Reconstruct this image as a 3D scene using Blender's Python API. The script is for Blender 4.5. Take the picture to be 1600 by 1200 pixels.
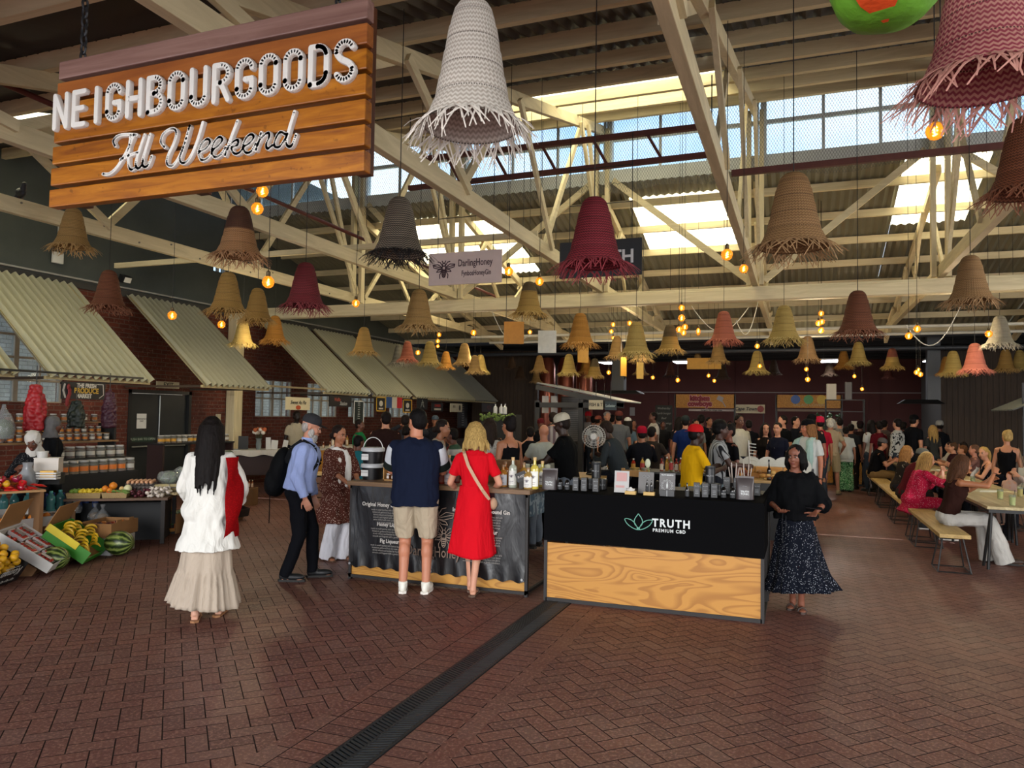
import bpy, bmesh, math, random
from mathutils import Vector, Matrix, noise
random.seed(7)
for o in list(bpy.data.objects): bpy.data.objects.remove(o)
SC = bpy.context.scene; COL = SC.collection
PI = math.pi; R = math.radians
# ---------------------------------------------------------------- camera
F = 1180.0; TH = math.atan(450/F); PH = math.atan(49/F); RO = .015
CAM = Vector((0, 0, 1.75))
_f0 = Vector((-math.sin(TH), math.cos(TH), 0)); _r0 = Vector((math.cos(TH), math.sin(TH), 0)); _z = Vector((0, 0, 1))
_f = _f0*math.cos(PH) + _z*math.sin(PH); _u0 = _r0.cross(_f)
_r = math.cos(RO)*_r0 + math.sin(RO)*_u0; _u = math.cos(RO)*_u0 - math.sin(RO)*_r0
cd = bpy.data.cameras.new('camera'); cam = bpy.data.objects.new('camera', cd); COL.objects.link(cam)
cd.sensor_width = 36; cd.lens = 36*F/1600; cd.clip_start = .05; cd.clip_end = 500
cam.matrix_world = Matrix(((_r.x, _u.x, -_f.x, CAM.x), (_r.y, _u.y, -_f.y, CAM.y), (_r.z, _u.z, -_f.z, CAM.z), (0, 0, 0, 1)))
SC.camera = cam
def ray(x, y): return _f + _r*((x-800)/F) - _u*((y-600)/F)
def at(x, y, ax, v):
    d = ray(x, y); return CAM + d*((v-CAM[ax])/d[ax])
def atX(x, y, v): return at(x, y, 0, v)
def atY(x, y, v): return at(x, y, 1, v)
def atZ(x, y, v): return at(x, y, 2, v)
# ---------------------------------------------------------------- world, sun, exposure
W = bpy.data.worlds.new('world'); SC.world = W; W.use_nodes = True
wn = W.node_tree.nodes; wl = W.node_tree.links; wn.clear()
def wnode(t): return wn.new(t)
out = wnode('ShaderNodeOutputWorld'); bg = wnode('ShaderNodeBackground'); tc = wnode('ShaderNodeTexCoord')
sx = wnode('ShaderNodeSeparateXYZ'); cr = wnode('ShaderNodeValToRGB'); nz = wnode('ShaderNodeTexNoise'); mx = wnode('ShaderNodeMix'); mr = wnode('ShaderNodeMapRange')
mx.data_type = 'RGBA'; nz.inputs['Scale'].default_value = 3.2; nz.inputs['Detail'].default_value = 6
wl.new(tc.outputs['Generated'], sx.inputs[0]); wl.new(sx.outputs['Z'], cr.inputs[0]); wl.new(tc.outputs['Generated'], nz.inputs['Vector'])
cr.color_ramp.elements[0].position = 0; cr.color_ramp.elements[0].color = (.75, .86, 1, 1)
cr.color_ramp.elements[1].position = .7; cr.color_ramp.elements[1].color = (.16, .40, .85, 1)
wl.new(nz.outputs['Fac'], mr.inputs['Value']); mr.inputs['From Min'].default_value = .45; mr.inputs['From Max'].default_value = .62
wl.new(mr.outputs['Result'], mx.inputs['Factor']); wl.new(cr.outputs[0], mx.inputs['A']); mx.inputs['B'].default_value = (.95, .97, 1, 1)
wl.new(mx.outputs['Result'], bg.inputs['Color']); bg.inputs['Strength'].default_value = 2.6
wl.new(bg.outputs[0], out.inputs[0])
sl = bpy.data.lights.new('sun', 'SUN'); sl.energy = 14; sl.angle = R(.5); sl.color = (1, .95, .86)
so = bpy.data.objects.new('sun', sl); COL.objects.link(so)
sd = Vector((.02, -.25, -1)); so.rotation_euler = sd.to_track_quat('-Z', 'Y').to_euler(); so.location = (0, 20, 20)
def area(name, loc, target, sx_, sy_, power, col=(1, 1, 1)):
    l = bpy.data.lights.new(name, 'AREA'); l.shape = 'RECTANGLE'; l.size = sx_; l.size_y = sy_; l.energy = power; l.color = col
    o = bpy.data.objects.new(name, l); COL.objects.link(o); o.location = loc
    o.rotation_euler = (Vector(target)-Vector(loc)).to_track_quat('-Z', 'Y').to_euler(); return o
area('entrance_fill', (-3, -14, 4.5), (-3, 9, 1.0), 22, 7, 4600, (1, .97, .93))  # unseen lamp added behind the camera, stands in for sky light
area('side_fill', (11.6, 9, 3.4), (-2, 13, 1.0), 14, 3.8, 1500, (1, .97, .92))  # unseen fill lamp added at the right to brighten the interior
SC.view_settings.view_transform = 'Standard'; SC.view_settings.look = 'None'; SC.view_settings.gamma = 1
SC.view_settings.exposure = 0.0
SC.view_settings.use_curve_mapping = False
# ---------------------------------------------------------------- materials
def lin(c):
    c = c/255.; return c/12.92 if c <= .04045 else ((c+.055)/1.055)**2.4
def hexc(h): h = h.lstrip('#'); return tuple(lin(int(h[i:i+2], 16)) for i in (0, 2, 4)) + (1,)
class NT:
    def __init__(s, name):
        s.m = bpy.data.materials.new(name); s.m.use_nodes = True; s.n = s.m.node_tree.nodes; s.l = s.m.node_tree.links
        s.b = s.n['Principled BSDF']; s.c = None
    def node(s, t, **k):
        n = s.n.new(t)
        for a, v in k.items():
            if a in n.inputs.keys() if hasattr(n.inputs, 'keys') else False: n.inputs[a].default_value = v
            else: setattr(n, a, v)
        return n
    def coord(s, scale=(1, 1, 1), rot=(0, 0, 0), kind='Object'):
        tc = s.n.new('ShaderNodeTexCoord'); mp = s.n.new('ShaderNodeMapping'); s.l.new(tc.outputs[kind], mp.inputs[0])
        mp.inputs['Scale'].default_value = scale; mp.inputs['Rotation'].default_value = rot; return mp.outputs[0]
    def noise(s, vec, scale=5, detail=3, rough=.5, dist=0):
        n = s.n.new('ShaderNodeTexNoise'); s.l.new(vec, n.inputs['Vector']); n.inputs['Scale'].default_value = scale
        n.inputs['Detail'].default_value = detail; n.inputs['Roughness'].default_value = rough; n.inputs['Distortion'].default_value = dist; return n.outputs['Fac']
    def ramp(s, fac, stops, interp='LINEAR'):
        r = s.n.new('ShaderNodeValToRGB'); s.l.new(fac, r.inputs[0]); e = r.color_ramp; e.interpolation = interp
        while len(e.elements) < len(stops): e.elements.new(.5)
        for el, (p, c) in zip(e.elements, stops): el.position = p; el.color = c if len(c) == 4 else tuple(c)+(1,)
        return r.outputs[0]
    def mix(s, fac, a, b, mode='MIX'):
        m = s.n.new('ShaderNodeMix'); m.data_type = 'RGBA'; m.blend_type = mode
        for k, v in (('Factor', fac), ('A', a), ('B', b)):
            if isinstance(v, (float, int, tuple)): m.inputs[k].default_value = v
            else: s.l.new(v, m.inputs[k])
        return m.outputs['Result']
    def math(s, op, a, b=0.0):
        m = s.n.new('ShaderNodeMath'); m.operation = op
        for i, v in enumerate((a, b)):
            if isinstance(v, (float, int)): m.inputs[i].default_value = v
            else: s.l.new(v, m.inputs[i])
        return m.outputs[0]
    def bump(s, h, strength=.3, dist=.01):
        b = s.n.new('ShaderNodeBump'); s.l.new(h, b.inputs['Height']); b.inputs['Strength'].default_value = strength; b.inputs['Distance'].default_value = dist
        s.l.new(b.outputs[0], s.b.inputs['Normal'])
    def base(s, c):
        if isinstance(c, tuple): s.b.inputs['Base Color'].default_value = c
        else: s.l.new(c, s.b.inputs['Base Color'])
    def set(s, rough=.6, metal=0., spec=None):
        s.b.inputs['Roughness'].default_value = rough; s.b.inputs['Metallic'].default_value = metal
        if spec is not None: s.b.inputs['Specular IOR Level'].default_value = spec
def dk(c, k): return tuple(min(1, v*k) for v in c[:3]) + (1,)
_mc = {}
def pm(col, rough=.6, var=.12, scale=6, bump=0., bscale=60, metal=0., spec=None, stretch=(1, 1, 1), name='plain'):
    """plain surface: a hex colour with slight noise variation and optional bump"""
    key = (col, rough, var, scale, bump, bscale, metal, spec, stretch)
    if key in _mc: return _mc[key]
    t = NT(name); c = hexc(col); v = t.coord(stretch)
    t.base(t.mix(t.noise(v, scale, 4), dk(c, 1-var), dk(c, 1+var))); t.set(rough, metal, spec)
    if bump: t.bump(t.noise(v, bscale, 4), bump, .01)
    _mc[key] = t.m; return t.m
def cloth(col, rough=.85, fold=.5, name='cloth'):
    key = ('cl', col, rough, fold)
    if key in _mc: return _mc[key]
    t = NT(name); c = hexc(col); v = t.coord((1, 1, .35))
    n = t.noise(v, 9, 3, .5, 1.2); t.base(t.mix(n, dk(c, .86), dk(c, 1.1))); t.set(rough, 0, .06); t.bump(n, fold, .03)
    _mc[key] = t.m; return t.m
def spotted(a, b, scale=60, thr=.5, kind='VORONOI', name='patterned_cloth'):
    t = NT(name); v = t.coord()
    if kind == 'VORONOI':
        n = t.n.new('ShaderNodeTexVoronoi'); n.inputs['Scale'].default_value = scale; t.l.new(v, n.inputs[0]); f = n.outputs['Distance']
    else: f = t.noise(v, scale, 2, .5, 1.)
    t.base(t.ramp(f, [(max(0, thr-.03), hexc(a)), (thr+.03, hexc(b))])); t.set(.85, 0, .06)
    t.bump(t.noise(t.coord((1, 1, .35)), 9, 3), .5, .03); return t.m
def striped(a, b, scale=40, axis=0, thr=.5, name='striped_cloth'):
    t = NT(name); v = t.coord(); s = t.n.new('ShaderNodeSeparateXYZ'); t.l.new(v, s.inputs[0])
    f = t.math('FRACT', t.math('MULTIPLY', s.outputs[axis], float(scale)))
    t.base(t.ramp(f, [(thr-.04, hexc(a)), (thr+.04, hexc(b))])); t.set(.85, 0, .2); return t.m
def wood(a, b, along=0, scale=3., ring=8., rough=.5, name='wood', bump=.1):
    key = ('wd', a, b, along, scale, ring, rough)
    if key in _mc: return _mc[key]
    t = NT(name); sc = [ring]*3; sc[along] = scale*.25
    v = t.coord(tuple(sc)); n = t.noise(v, 1.6, 6, .6, 1.4)
    t.base(t.ramp(n, [(.25, hexc(a)), (.5, t_mid(a, b)), (.72, hexc(b))])); t.set(rough, 0, .4); t.bump(n, bump, .01)
    _mc[key] = t.m; return t.m
def t_mid(a, b):
    a = hexc(a); b = hexc(b); return tuple((x+y)/2 for x, y in zip(a, b))
def plywood(a, b, name='plywood'):
    t = NT(name); v = t.coord((1.0, 1, 4.2)); n1 = t.noise(v, 1.2, 1.5, .4, .5)
    f = t.math('FRACT', t.math('MULTIPLY', n1, 12.)); g = t.noise(t.coord((2, 2, 90)), 3, 3)
    c = t.ramp(f, [(0, hexc(a)), (.12, hexc(a)), (.5, hexc(b)), (.92, hexc(b)), (1, hexc(a))]); t.base(t.mix(t.math('MULTIPLY', g, .35), c, hexc(a))); t.set(.45, 0, .4); return t.m
def glassy(col, alpha=.25, rough=.03, name='glass'):
    key = ('gl', col, alpha, rough)
    if key in _mc: return _mc[key]
    t = NT(name); tr = t.n.new('ShaderNodeBsdfTransparent'); tr.inputs[0].default_value = hexc(col)
    ms = t.n.new('ShaderNodeMixShader'); ms.inputs[0].default_value = alpha
    t.base(hexc(col)); t.set(rough, 0, .8); t.l.new(tr.outputs[0], ms.inputs[1]); t.l.new(t.b.outputs[0], ms.inputs[2])
    t.l.new(ms.outputs[0], t.n['Material Output'].inputs[0]); _mc[key] = t.m; return t.m
def emis(col, s, name='lit'):
    key = ('em', col, s)
    if key in _mc: return _mc[key]
    t = NT(name); t.base(hexc(col)); t.b.inputs['Emission Color'].default_value = hexc(col); t.b.inputs['Emission Strength'].default_value = s
    _mc[key] = t.m; return t.m
# ---------------------------------------------------------------- mesh builder
class MB:
    def __init__(s): s.v = []; s.f = []; s.uv = None
    def add(s, vs, fs):
        o = len(s.v); s.v += [tuple(v) for v in vs]; s.f += [tuple(i+o for i in f) for f in fs]; return s
    def box(s, c, d, rot=None, taper=1.0):
        """box centred at c with full sizes d"""
        vs = []
        for z in (-.5, .5):
            k = taper if z > 0 else 1
            for x, y in ((-.5, -.5), (.5, -.5), (.5, .5), (-.5, .5)): vs.append(Vector((x*d[0]*k, y*d[1]*k, z*d[2])))
        if rot is not None: vs = [rot @ v for v in vs]
        c = Vector(c); return s.add([v+c for v in vs], [(0, 3, 2, 1), (4, 5, 6, 7), (0, 1, 5, 4), (1, 2, 6, 5), (2, 3, 7, 6), (3, 0, 4, 7)])
    def span(s, a, b): # box between two corners
        a = Vector(a); b = Vector(b); return s.box((a+b)/2, [abs(q) for q in (b-a)])
    def beam(s, p, q, w, h, up=(0, 0, 1)):
        """rectangular bar p->q, w across, h along up"""
        p = Vector(p); q = Vector(q); d = q-p; L = d.length; d.normalize(); u = Vector(up); sd = d.cross(u)
        if sd.length < 1e-4: sd = d.cross(Vector((1, 0, 0)))
        sd.normalize(); u = sd.cross(d); vs = []
        for e in (p, q):
            for a, b in ((-1, -1), (1, -1), (1, 1), (-1, 1)): vs.append(e + sd*(a*w/2) + u*(b*h/2))
        return s.add(vs, [(0, 1, 2, 3), (7, 6, 5, 4), (0, 4, 5, 1), (1, 5, 6, 2), (2, 6, 7, 3), (3, 7, 4, 0)])
    def cyl(s, p, q, r, r2=None, n=12, cap=True):
        p = Vector(p); q = Vector(q); r2 = r if r2 is None else r2; d = (q-p).normalized()
        a = d.orthogonal().normalized(); b = d.cross(a); vs = []
        for e, rr in ((p, r), (q, r2)):
            for i in range(n): t = 2*PI*i/n; vs.append(e + a*(math.cos(t)*rr) + b*(math.sin(t)*rr))
        fs = [(i, (i+1) % n, n+(i+1) % n, n+i) for i in range(n)]
        if cap: fs += [tuple(range(n))[::-1], tuple(range(n, 2*n))]
        return s.add(vs, fs)
    def tube(s, pts, r, n=8):
        pts = [Vector(p) for p in pts]; vs = []; fs = []; a = None; m = len(pts)
        for i, p in enumerate(pts):
            d = (pts[min(i+1, m-1)]-pts[max(i-1, 0)]).normalized()
            a = d.orthogonal().normalized() if a is None else (a - d*a.dot(d)).normalized(); b = d.cross(a)
            rr = r[i] if isinstance(r, (list, tuple)) else r
            for k in range(n): t = 2*PI*k/n; vs.append(p + a*(math.cos(t)*rr) + b*(math.sin(t)*rr))
        for i in range(m-1):
            for k in range(n): fs.append((i*n+k, i*n+(k+1) % n, (i+1)*n+(k+1) % n, (i+1)*n+k))
        fs += [tuple(range(n))[::-1], tuple(range((m-1)*n, m*n))]; return s.add(vs, fs)
    def lathe(s, prof, c=(0, 0, 0), n=24, sx=1, sy=1, wob=None):
        """profile [(r,z)...] turned about z at c"""
        c = Vector(c); vs = []; fs = []
        for j, (r, z) in enumerate(prof):
            for i in range(n):
                t = 2*PI*i/n; k = 1 if wob is None else wob(t, j)
                vs.append(c + Vector((math.cos(t)*r*sx*k, math.sin(t)*r*sy*k, z)))
        for j in range(len(prof)-1):
            for i in range(n): a = j*n+i; b = j*n+(i+1) % n; fs.append((a, b, b+n, a+n))
        if prof[0][0] > 1e-4: fs.append(tuple(range(n))[::-1])
        if prof[-1][0] > 1e-4: m = (len(prof)-1)*n; fs.append(tuple(range(m, m+n)))
        return s.add(vs, fs)
    def ell(s, c, r, rot=None, n=12, m=8):
        c = Vector(c); vs = [Vector((0, 0, -1))]; fs = []
        if not hasattr(r, '__len__'): r = (r, r, r)
        for j in range(1, m):
            t = PI*j/m
            for i in range(n): p = 2*PI*i/n; vs.append(Vector((math.sin(t)*math.cos(p), math.sin(t)*math.sin(p), -math.cos(t))))
        vs.append(Vector((0, 0, 1))); L = len(vs)-1
        for i in range(n): fs.append((0, 1+(i+1) % n, 1+i)); fs.append((L, L-n+i, L-n+(i+1) % n))
        for j in range(m-2):
            for i in range(n): a = 1+j*n+i; b = 1+j*n+(i+1) % n; fs.append((a, b, b+n, a+n))
        vs = [Vector((v.x*r[0], v.y*r[1], v.z*r[2])) for v in vs]
        if rot is not None: vs = [rot @ v for v in vs]
        return s.add([v+c for v in vs], fs)
    def grid(s, P, closed=False):
        """P[i][j] -> points"""
        o = []; m = len(P[0])
        for row in P: o += row
        fs = []
        for i in range(len(P)-1):
            for j in range(m if closed else m-1): a = i*m+j; b = i*m+(j+1) % m; fs.append((a, b, b+m, a+m))
        return s.add(o, fs)
    def xf(s, M): s.v = [tuple(M @ Vector(v)) for v in s.v]; return s
    def build(s, name, mat, parent=None, smooth=True, bevel=0., angle=40, loc=None):
        me = bpy.data.meshes.new(name); me.from_pydata(s.v, [], s.f)
        me.materials.append(mat)
        if smooth:
            me.polygons.foreach_set('use_smooth', [True]*len(me.polygons)); me.set_sharp_from_angle(angle=R(angle))
        me.update(); o = bpy.data.objects.new(name, me); COL.objects.link(o)
        if parent: o.parent = parent
        if loc is not None: o.location = loc
        if bevel:
            b = o.modifiers.new('bevel', 'BEVEL'); b.width = bevel; b.segments = 2; b.limit_method = 'ANGLE'
        return o
def tag(o, label=None, cat=None, group=None, kind=None):
    for k, v in (('label', label), ('category', cat), ('group', group), ('kind', kind)):
        if v: o[k] = v
    return o
def thing(name, label, cat, loc=(0, 0, 0), rz=0., group=None):
    o = bpy.data.objects.new(name, None); COL.objects.link(o); o.location = loc; o.rotation_euler = (0, 0, rz); o.empty_display_size = .1
    return tag(o, label, cat, group)
def struct(o): o['kind'] = 'structure'; return o
def dup(o, loc=None, rz=None, label=None, parent=None, group=None):
    c = o.copy(); COL.objects.link(c)
    if loc is not None: c.location = loc
    if rz is not None: c.rotation_euler = (0, 0, rz)
    if label: c['label'] = label
    if group: c['group'] = group
    if parent is not None: c.parent = parent
    for ch in list(o.children): dup(ch, parent=c)
    return c
def recol(o, m):
    for s_ in o.material_slots: s_.link = 'OBJECT'; s_.material = m
def rotm(v): return Matrix.Rotation(v[2], 3, 'Z') @ Matrix.Rotation(v[1], 3, 'Y') @ Matrix.Rotation(v[0], 3, 'X')
def text_mesh(txt, size, depth=.004, bold=0., sx=1., align='CENTER', spacing=1., shear=0., res=3):
    cu = bpy.data.curves.new('txt', 'FONT'); cu.body = txt; cu.size = size; cu.extrude = depth/2; cu.offset = bold; cu.align_x = align; cu.align_y = 'CENTER'
    cu.space_character = spacing; cu.shear = shear; cu.resolution_u = res
    o = bpy.data.objects.new('txt', cu); COL.objects.link(o); bpy.context.view_layer.update()
    me = bpy.data.meshes.new_from_object(o.evaluated_get(bpy.context.evaluated_depsgraph_get()))
    bpy.data.objects.remove(o); bpy.data.curves.remove(cu)
    if sx != 1: me.transform(Matrix.Diagonal((sx, 1, 1, 1)))
    return me
def lettering(name, txt, size, loc, mat, parent, facing='-Y', depth=.004, bold=0., sx=1., align='CENTER', spacing=1., shear=0., tilt=0., res=3):
    me = text_mesh(txt, size, depth, bold, sx, align, spacing, shear, res); me.materials.clear(); me.materials.append(mat); me.name = name
    o = bpy.data.objects.new(name, me); COL.objects.link(o); o.parent = parent
    rz = {'-Y': 0, '+X': PI/2, '-X': -PI/2, '+Y': PI}.get(facing, facing)
    o.matrix_local = Matrix.Translation(loc) @ Matrix.Rotation(rz, 4, 'Z') @ Matrix.Rotation(PI/2, 4, 'X') @ Matrix.Rotation(tilt, 4, 'Z')
    return o
# ================================================================ SETTING
WX = -12.5; YD = 14.2; XR = 12.0; YB = 36.0
cream = wood('b8aa86', 'd8caa4', 1, 2., 5., .6, 'cream_paint'); creamx = wood('b8aa86', 'd8caa4', 0, 2., 5., .6, 'cream_paint'); creamz = wood('b8aa86', 'd8caa4', 2, 2., 5., .6, 'cream_paint')
# floor: herringbone clay pavers at 45 degrees, real joints
def paver_mat():
    t = NT('clay_pavers'); a = t.n.new('ShaderNodeAttribute'); a.attribute_name = 'tone'; v = t.coord()
    n = t.noise(v, .55, 4, .6); n2 = t.noise(v, 45, 3, .7)
    c = t.ramp(a.outputs['Fac'], [(0, hexc('633d35')), (.35, hexc('6e4238')), (.75, hexc('794a3c')), (1, hexc('755146'))])
    c = t.mix(t.math('MULTIPLY', n, .8), c, hexc('503530')); c = t.mix(t.ramp(n2, [(.5, (0, 0, 0)), (.62, (.55,)*3)]), c, hexc('8f6858'))
    t.base(c); t.l.new(t.ramp(n, [(.3, (.42,)*3), (.7, (.62,)*3)]), t.b.inputs['Roughness']); t.b.inputs['Specular IOR Level'].default_value = .35
    t.bump(n2, .25, .004); return t.m
U = .112; c45 = math.cos(PI/4); vs = []; fs = []; tone = []
def paver(cx, cy, L, Wd, ang, z=0.):
    ca, sa = math.cos(ang), math.sin(ang); g = .0035; o = len(vs)
    for x, y in ((-1, -1), (1, -1), (1, 1), (-1, 1)):
        X = x*(L/2-g); Y = y*(Wd/2-g); vs.append((cx+X*ca-Y*sa, cy+X*sa+Y*ca, z))
    fs.append((o, o+1, o+2, o+3)); t_ = random.random(); tone.append(t_)
DX = -2.13
for i in range(-250, 330):
    for j in range(-250, 330):
        r = (i-j) % 4
        if r == 0: cx, cy, an = i+1., j+.5, 0.
        elif r == 3: cx, cy, an = i+.5, j+1., PI/2
        else: continue
        x = (cx*c45-cy*c45)*U; y = (cx*c45+cy*c45)*U
        if y < -7 or y > YB or x < WX or x > XR or abs(x-DX) < .40: continue
        if y > 16 and (x > 6 or x < -11): continue
        paver(x, y, 2*U, U, an+PI/4, -.001)
for k in range(-60, 330):
    y = k*U*1.0+.05
    for s_ in (-1, 1): paver(DX+s_*(.13+U), y, 2*U, U, 0.); 
    if -7 < y:
        for s_ in (-1, 1): paver(DX+s_*(.13+2.55*U), y*2, 1.1*U, 2*U, 0., .0)
me = bpy.data.meshes.new('floor'); me.from_pydata(vs, [], fs); at_ = me.attributes.new('tone', 'FLOAT', 'FACE'); at_.data.foreach_set('value', tone)
me.materials.append(paver_mat()); fl = bpy.data.objects.new('floor', me); COL.objects.link(fl); struct(fl)
b = MB(); b.span((WX-.3, -7, -.3), (XR+.3, YB+.3, -.0045)); sub = b.build('floor', pm('3c2a25', .9, .3, 20, .3), None, False); struct(sub)
# drain
dr = thing('drain_channel', 'long black slotted drain channel running up the brick floor', 'drain', (DX, 0, 0))
b = MB()
for s_ in (-1, 1): b.span((s_*.108, -4, -.004), (s_*.125, 12, .005))
b.build('channel_edge', pm('17181a', .55, .2), dr, False)
b = MB()
for k in range(0, 480):
    y = -3.9+k*.033
    for s_ in (-1, 1): b.beam((s_*.003, y, .002), (s_*.108, y+.05, .002), .016, .006)
b.beam((0, -4, .003), (0, 12, .003), .012, .006); b.build('grating', pm('1d1f21', .55, .2), dr, False)
b = MB(); b.span((-.108, -4, -.0042), (.108, 12, -.0035)); b.build('channel_bed', pm('0c0c0c', .9), dr, False)
# walls
def brick_mat(name, a, b_, mortar, scale=1., rot=(0, 0, 0), patch=.0):
    t = NT(name); tc_ = t.n.new('ShaderNodeTexCoord'); sp = t.n.new('ShaderNodeSeparateXYZ'); cb = t.n.new('ShaderNodeCombineXYZ')
    t.l.new(tc_.outputs['Object'], sp.inputs[0]); t.l.new(t.math('ADD', sp.outputs['X'], sp.outputs['Y']), cb.inputs['X']); t.l.new(sp.outputs['Z'], cb.inputs['Y'])
    br = t.n.new('ShaderNodeTexBrick'); t.l.new(cb.outputs[0], br.inputs['Vector']); br.inputs['Scale'].default_value = scale
    br.inputs['Brick Width'].default_value = .24; br.inputs['Row Height'].default_value = .086; br.inputs['Mortar Size'].default_value = .008
    br.inputs['Color1'].default_value = hexc(a); br.inputs['Color2'].default_value = hexc(b_); br.inputs['Mortar'].default_value = hexc(mortar)
    v = t.coord(); n = t.noise(v, 1.1, 5, .65); n3 = t.noise(v, 25, 3)
    c = t.mix(t.ramp(n, [(.42, (0, 0, 0)), (.75, (.75,)*3)]), br.outputs['Color'], hexc('3a2420')); c = t.mix(t.ramp(n3, [(.62, (0, 0, 0)), (.75, (.5,)*3)]), c, hexc('9c7a6a'))
    t.base(c); t.set(.85, 0, .2); t.bump(t.math('SUBTRACT', t.math('MULTIPLY', n3, .4), br.outputs['Fac']), .6, .012); return t.m
brickm = brick_mat('face_brick', '4f251c', '633226', '5e4c42')
# window openings in the left wall: (y0,y1,z0,z1)
WIN = [(8.2, 9.95, 1.85, 3.4), (15.1, 16.6, 1.62, 2.55), (17.2, 18.7, 1.62, 2.55), (19.2, 20.8, 1.62, 2.55), (21.6, 23.2, 1.62, 2.55)]
DOOR = (11.35, 13.0, 0, 2.16)
holes = sorted(WIN+[DOOR])
b = MB(); y = -2.
for (a0, a1, z0, z1) in holes:
    b.span((WX-.25, y, 0), (WX, a0, 4.05))
    if z0 > 0: b.span((WX-.25, a0, 0), (WX, a1, z0))
    b.span((WX-.25, a0, z1), (WX, a1, 4.05)); y = a1
b.span((WX-.25, y, 0), (WX, YB, 4.05)); struct(b.build('wall_left', brickm, None, False))
b = MB(); SW = (13.55, 14.05, 4.95, 5.35)
b.span((WX-.25, -2, 4.05), (WX, SW[0], 8)); b.span((WX-.25, SW[1], 4.05), (WX, YB, 8)); b.span((WX-.25, SW[0], 4.05), (WX, SW[1], SW[2])); b.span((WX-.25, SW[0], SW[3]), (WX, SW[1], 8))
greyp = brick_mat('grey_painted_brick', '3f4543', '434947', '3a403e'); greyp.node_tree.nodes
t = NT('grey_paint'); v = t.coord(); n = t.noise(v, 1.5, 5, .6); t.base(t.mix(n, hexc('3a3f3d'), hexc('525753'))); t.set(.8, 0, .2); t.bump(t.noise(v, 14, 4), .2, .01)
struct(b.build('wall_left', t.m, None, False))
struct(MB().span((WX-.02, -2, 3.98), (WX+.05, 30, 4.10)).build('trim_1', pm('2b2a28', .6), None, False))
struct(MB().span((WX-.02, -2, 4.13), (WX+.09, 30, 4.16)).build('trim_2', pm('8a8a84', .5), None, False))
struct(MB().span((XR, 5, 0), (XR+.25, YB, 8)).build('wall_right', brickm, None, False))
redw = pm('5b2f2c', .75, .15, 2, .1, 20)
b = MB(); b.span((WX-.25, YB, 0), (XR, YB+.25, 8))
for x in range(-12, 12, 3): b.span((x-.22, YB-.14, 0), (x+.22, YB, 5))
struct(b.build('wall_back', redw, None, False))
b = MB(); b.span((WX, YB-.2, 2.93), (XR, YB-.14, 2.97)); struct(b.build('trim_3', pm('9b8f8c', .5), None, False))
# glass windows, outside pale wall in view
wm = pm('8e8372', .7, .2, 9); gm = glassy('e6f0f5', .12)
for k, (a0, a1, z0, z1) in enumerate(WIN+[SW]):
    e = bpy.data.objects.new('window_%d' % (k+1), None); COL.objects.link(e); struct(e); e.location = (WX-.12, (a0+a1)/2, z0)
    w = a1-a0; h = z1-z0; nx = max(2, round(w/.42)); nzr = max(1, round(h/.4)); b = MB()
    for i in range(nx+1):
        yy = -w/2+w*i/nx; big = (i % 2 == 0); b.span((-.04, yy-(.04 if big else .015), 0), (.04, yy+(.04 if big else .015), h))
    for i in range(nzr+1): zz = h*i/nzr; b.span((-.03, -w/2, zz-.02), (.03, w/2, zz+.02))
    b.build('window_frame', wm, e, False); MB().span((-.004, -w/2, 0), (.004, w/2, h)).build('pane', gm, e, False)
MB()
ob = MB().span((WX-3.2, 0, -.1), (WX-3, 30, 4.6)).build('wall_outside', brick_mat('pale_outside_brick', 'c9bda4', 'd8ceb8', 'a79c88'), None, False); struct(ob)
# double door with push bar
dm = pm('1d2122', .5, .2); e = bpy.data.objects.new('door_1', None); COL.objects.link(e); struct(e); e.location = (WX-.08, 12.17, 0)
b = MB(); b.span((-.05, -.83, 0), (.1, -.76, 2.16)); b.span((-.05, .76, 0), (.1, .83, 2.16)); b.span((-.05, -.83, 2.09), (.1, .83, 2.16)); b.build('door_frame', pm('141617', .5), e, False)
for s_ in (-1, 1):
    MB().span((-.02, min(s_*.01, s_*.755), .01), (.03, max(s_*.01, s_*.755), 2.08)).build('door_leaf', dm, e, False, .004)
    MB().cyl((.07, s_*.1, 1.0), (.07, s_*.7, 1.0), .018).box((.05, s_*.1, 1.0), (.05, .05, .1)).build('push_bar', pm('9aa09c', .35, .1, metal=.7), e)
    MB().span((.031, s_*.4-.26, 1.1), (.036, s_*.4+.26, 1.2)).build('push_sign', pm('1f3a2c', .5), e, False)
    lettering('push_sign_text', 'PUSH BAR TO OPEN', .07, (.038, s_*.4, 1.15), pm('a9b5a4', .5), e, '+X', .002)
MB().cyl((.05, 0, .1), (.05, 0, 2.05), .012).build('door_rod', pm('9aa09c', .35, .1, metal=.7), e)
nt = MB().span((-.002, -.12, -.15), (.003, .12, .15)).build('door_notice', pm('d8d8d2', .7), None, False, loc=(WX-.04, 11.72, 1.52)); tag(nt, 'white paper notice taped to the black exit door', 'notice')
lettering('notice_text', 'EMERGENCY\nEXIT', .045, (.006, 0, .02), pm('222222', .7), nt, '+X', .002)
es = MB().span((-.01, -.3, -.07), (.02, .3, .07)).build('exit_sign', pm('b0a78e', .6), None, False, loc=(WX+.03, 12.3, 2.28)); tag(es, 'pale EXIT sign above the black double door', 'sign')
lettering('exit_text', 'EXIT', .13, (.024, 0, 0), pm('2a2a28', .6), es, '+X', .004, .003)
# column with D beam
struct(MB().span((WX+.02, YD-.14, 0), (WX+.26, YD+.14, 3.9)).build('trim_4', creamz, None, False, .01))
struct(MB().beam((WX, YD, 4.0), (XR, YD, 4.0), .16, .26).beam((WX, YD-.1, 3.98), (XR, YD-.1, 3.98), .04, .2).build('trim_5', creamx, None, False, .008))
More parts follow.
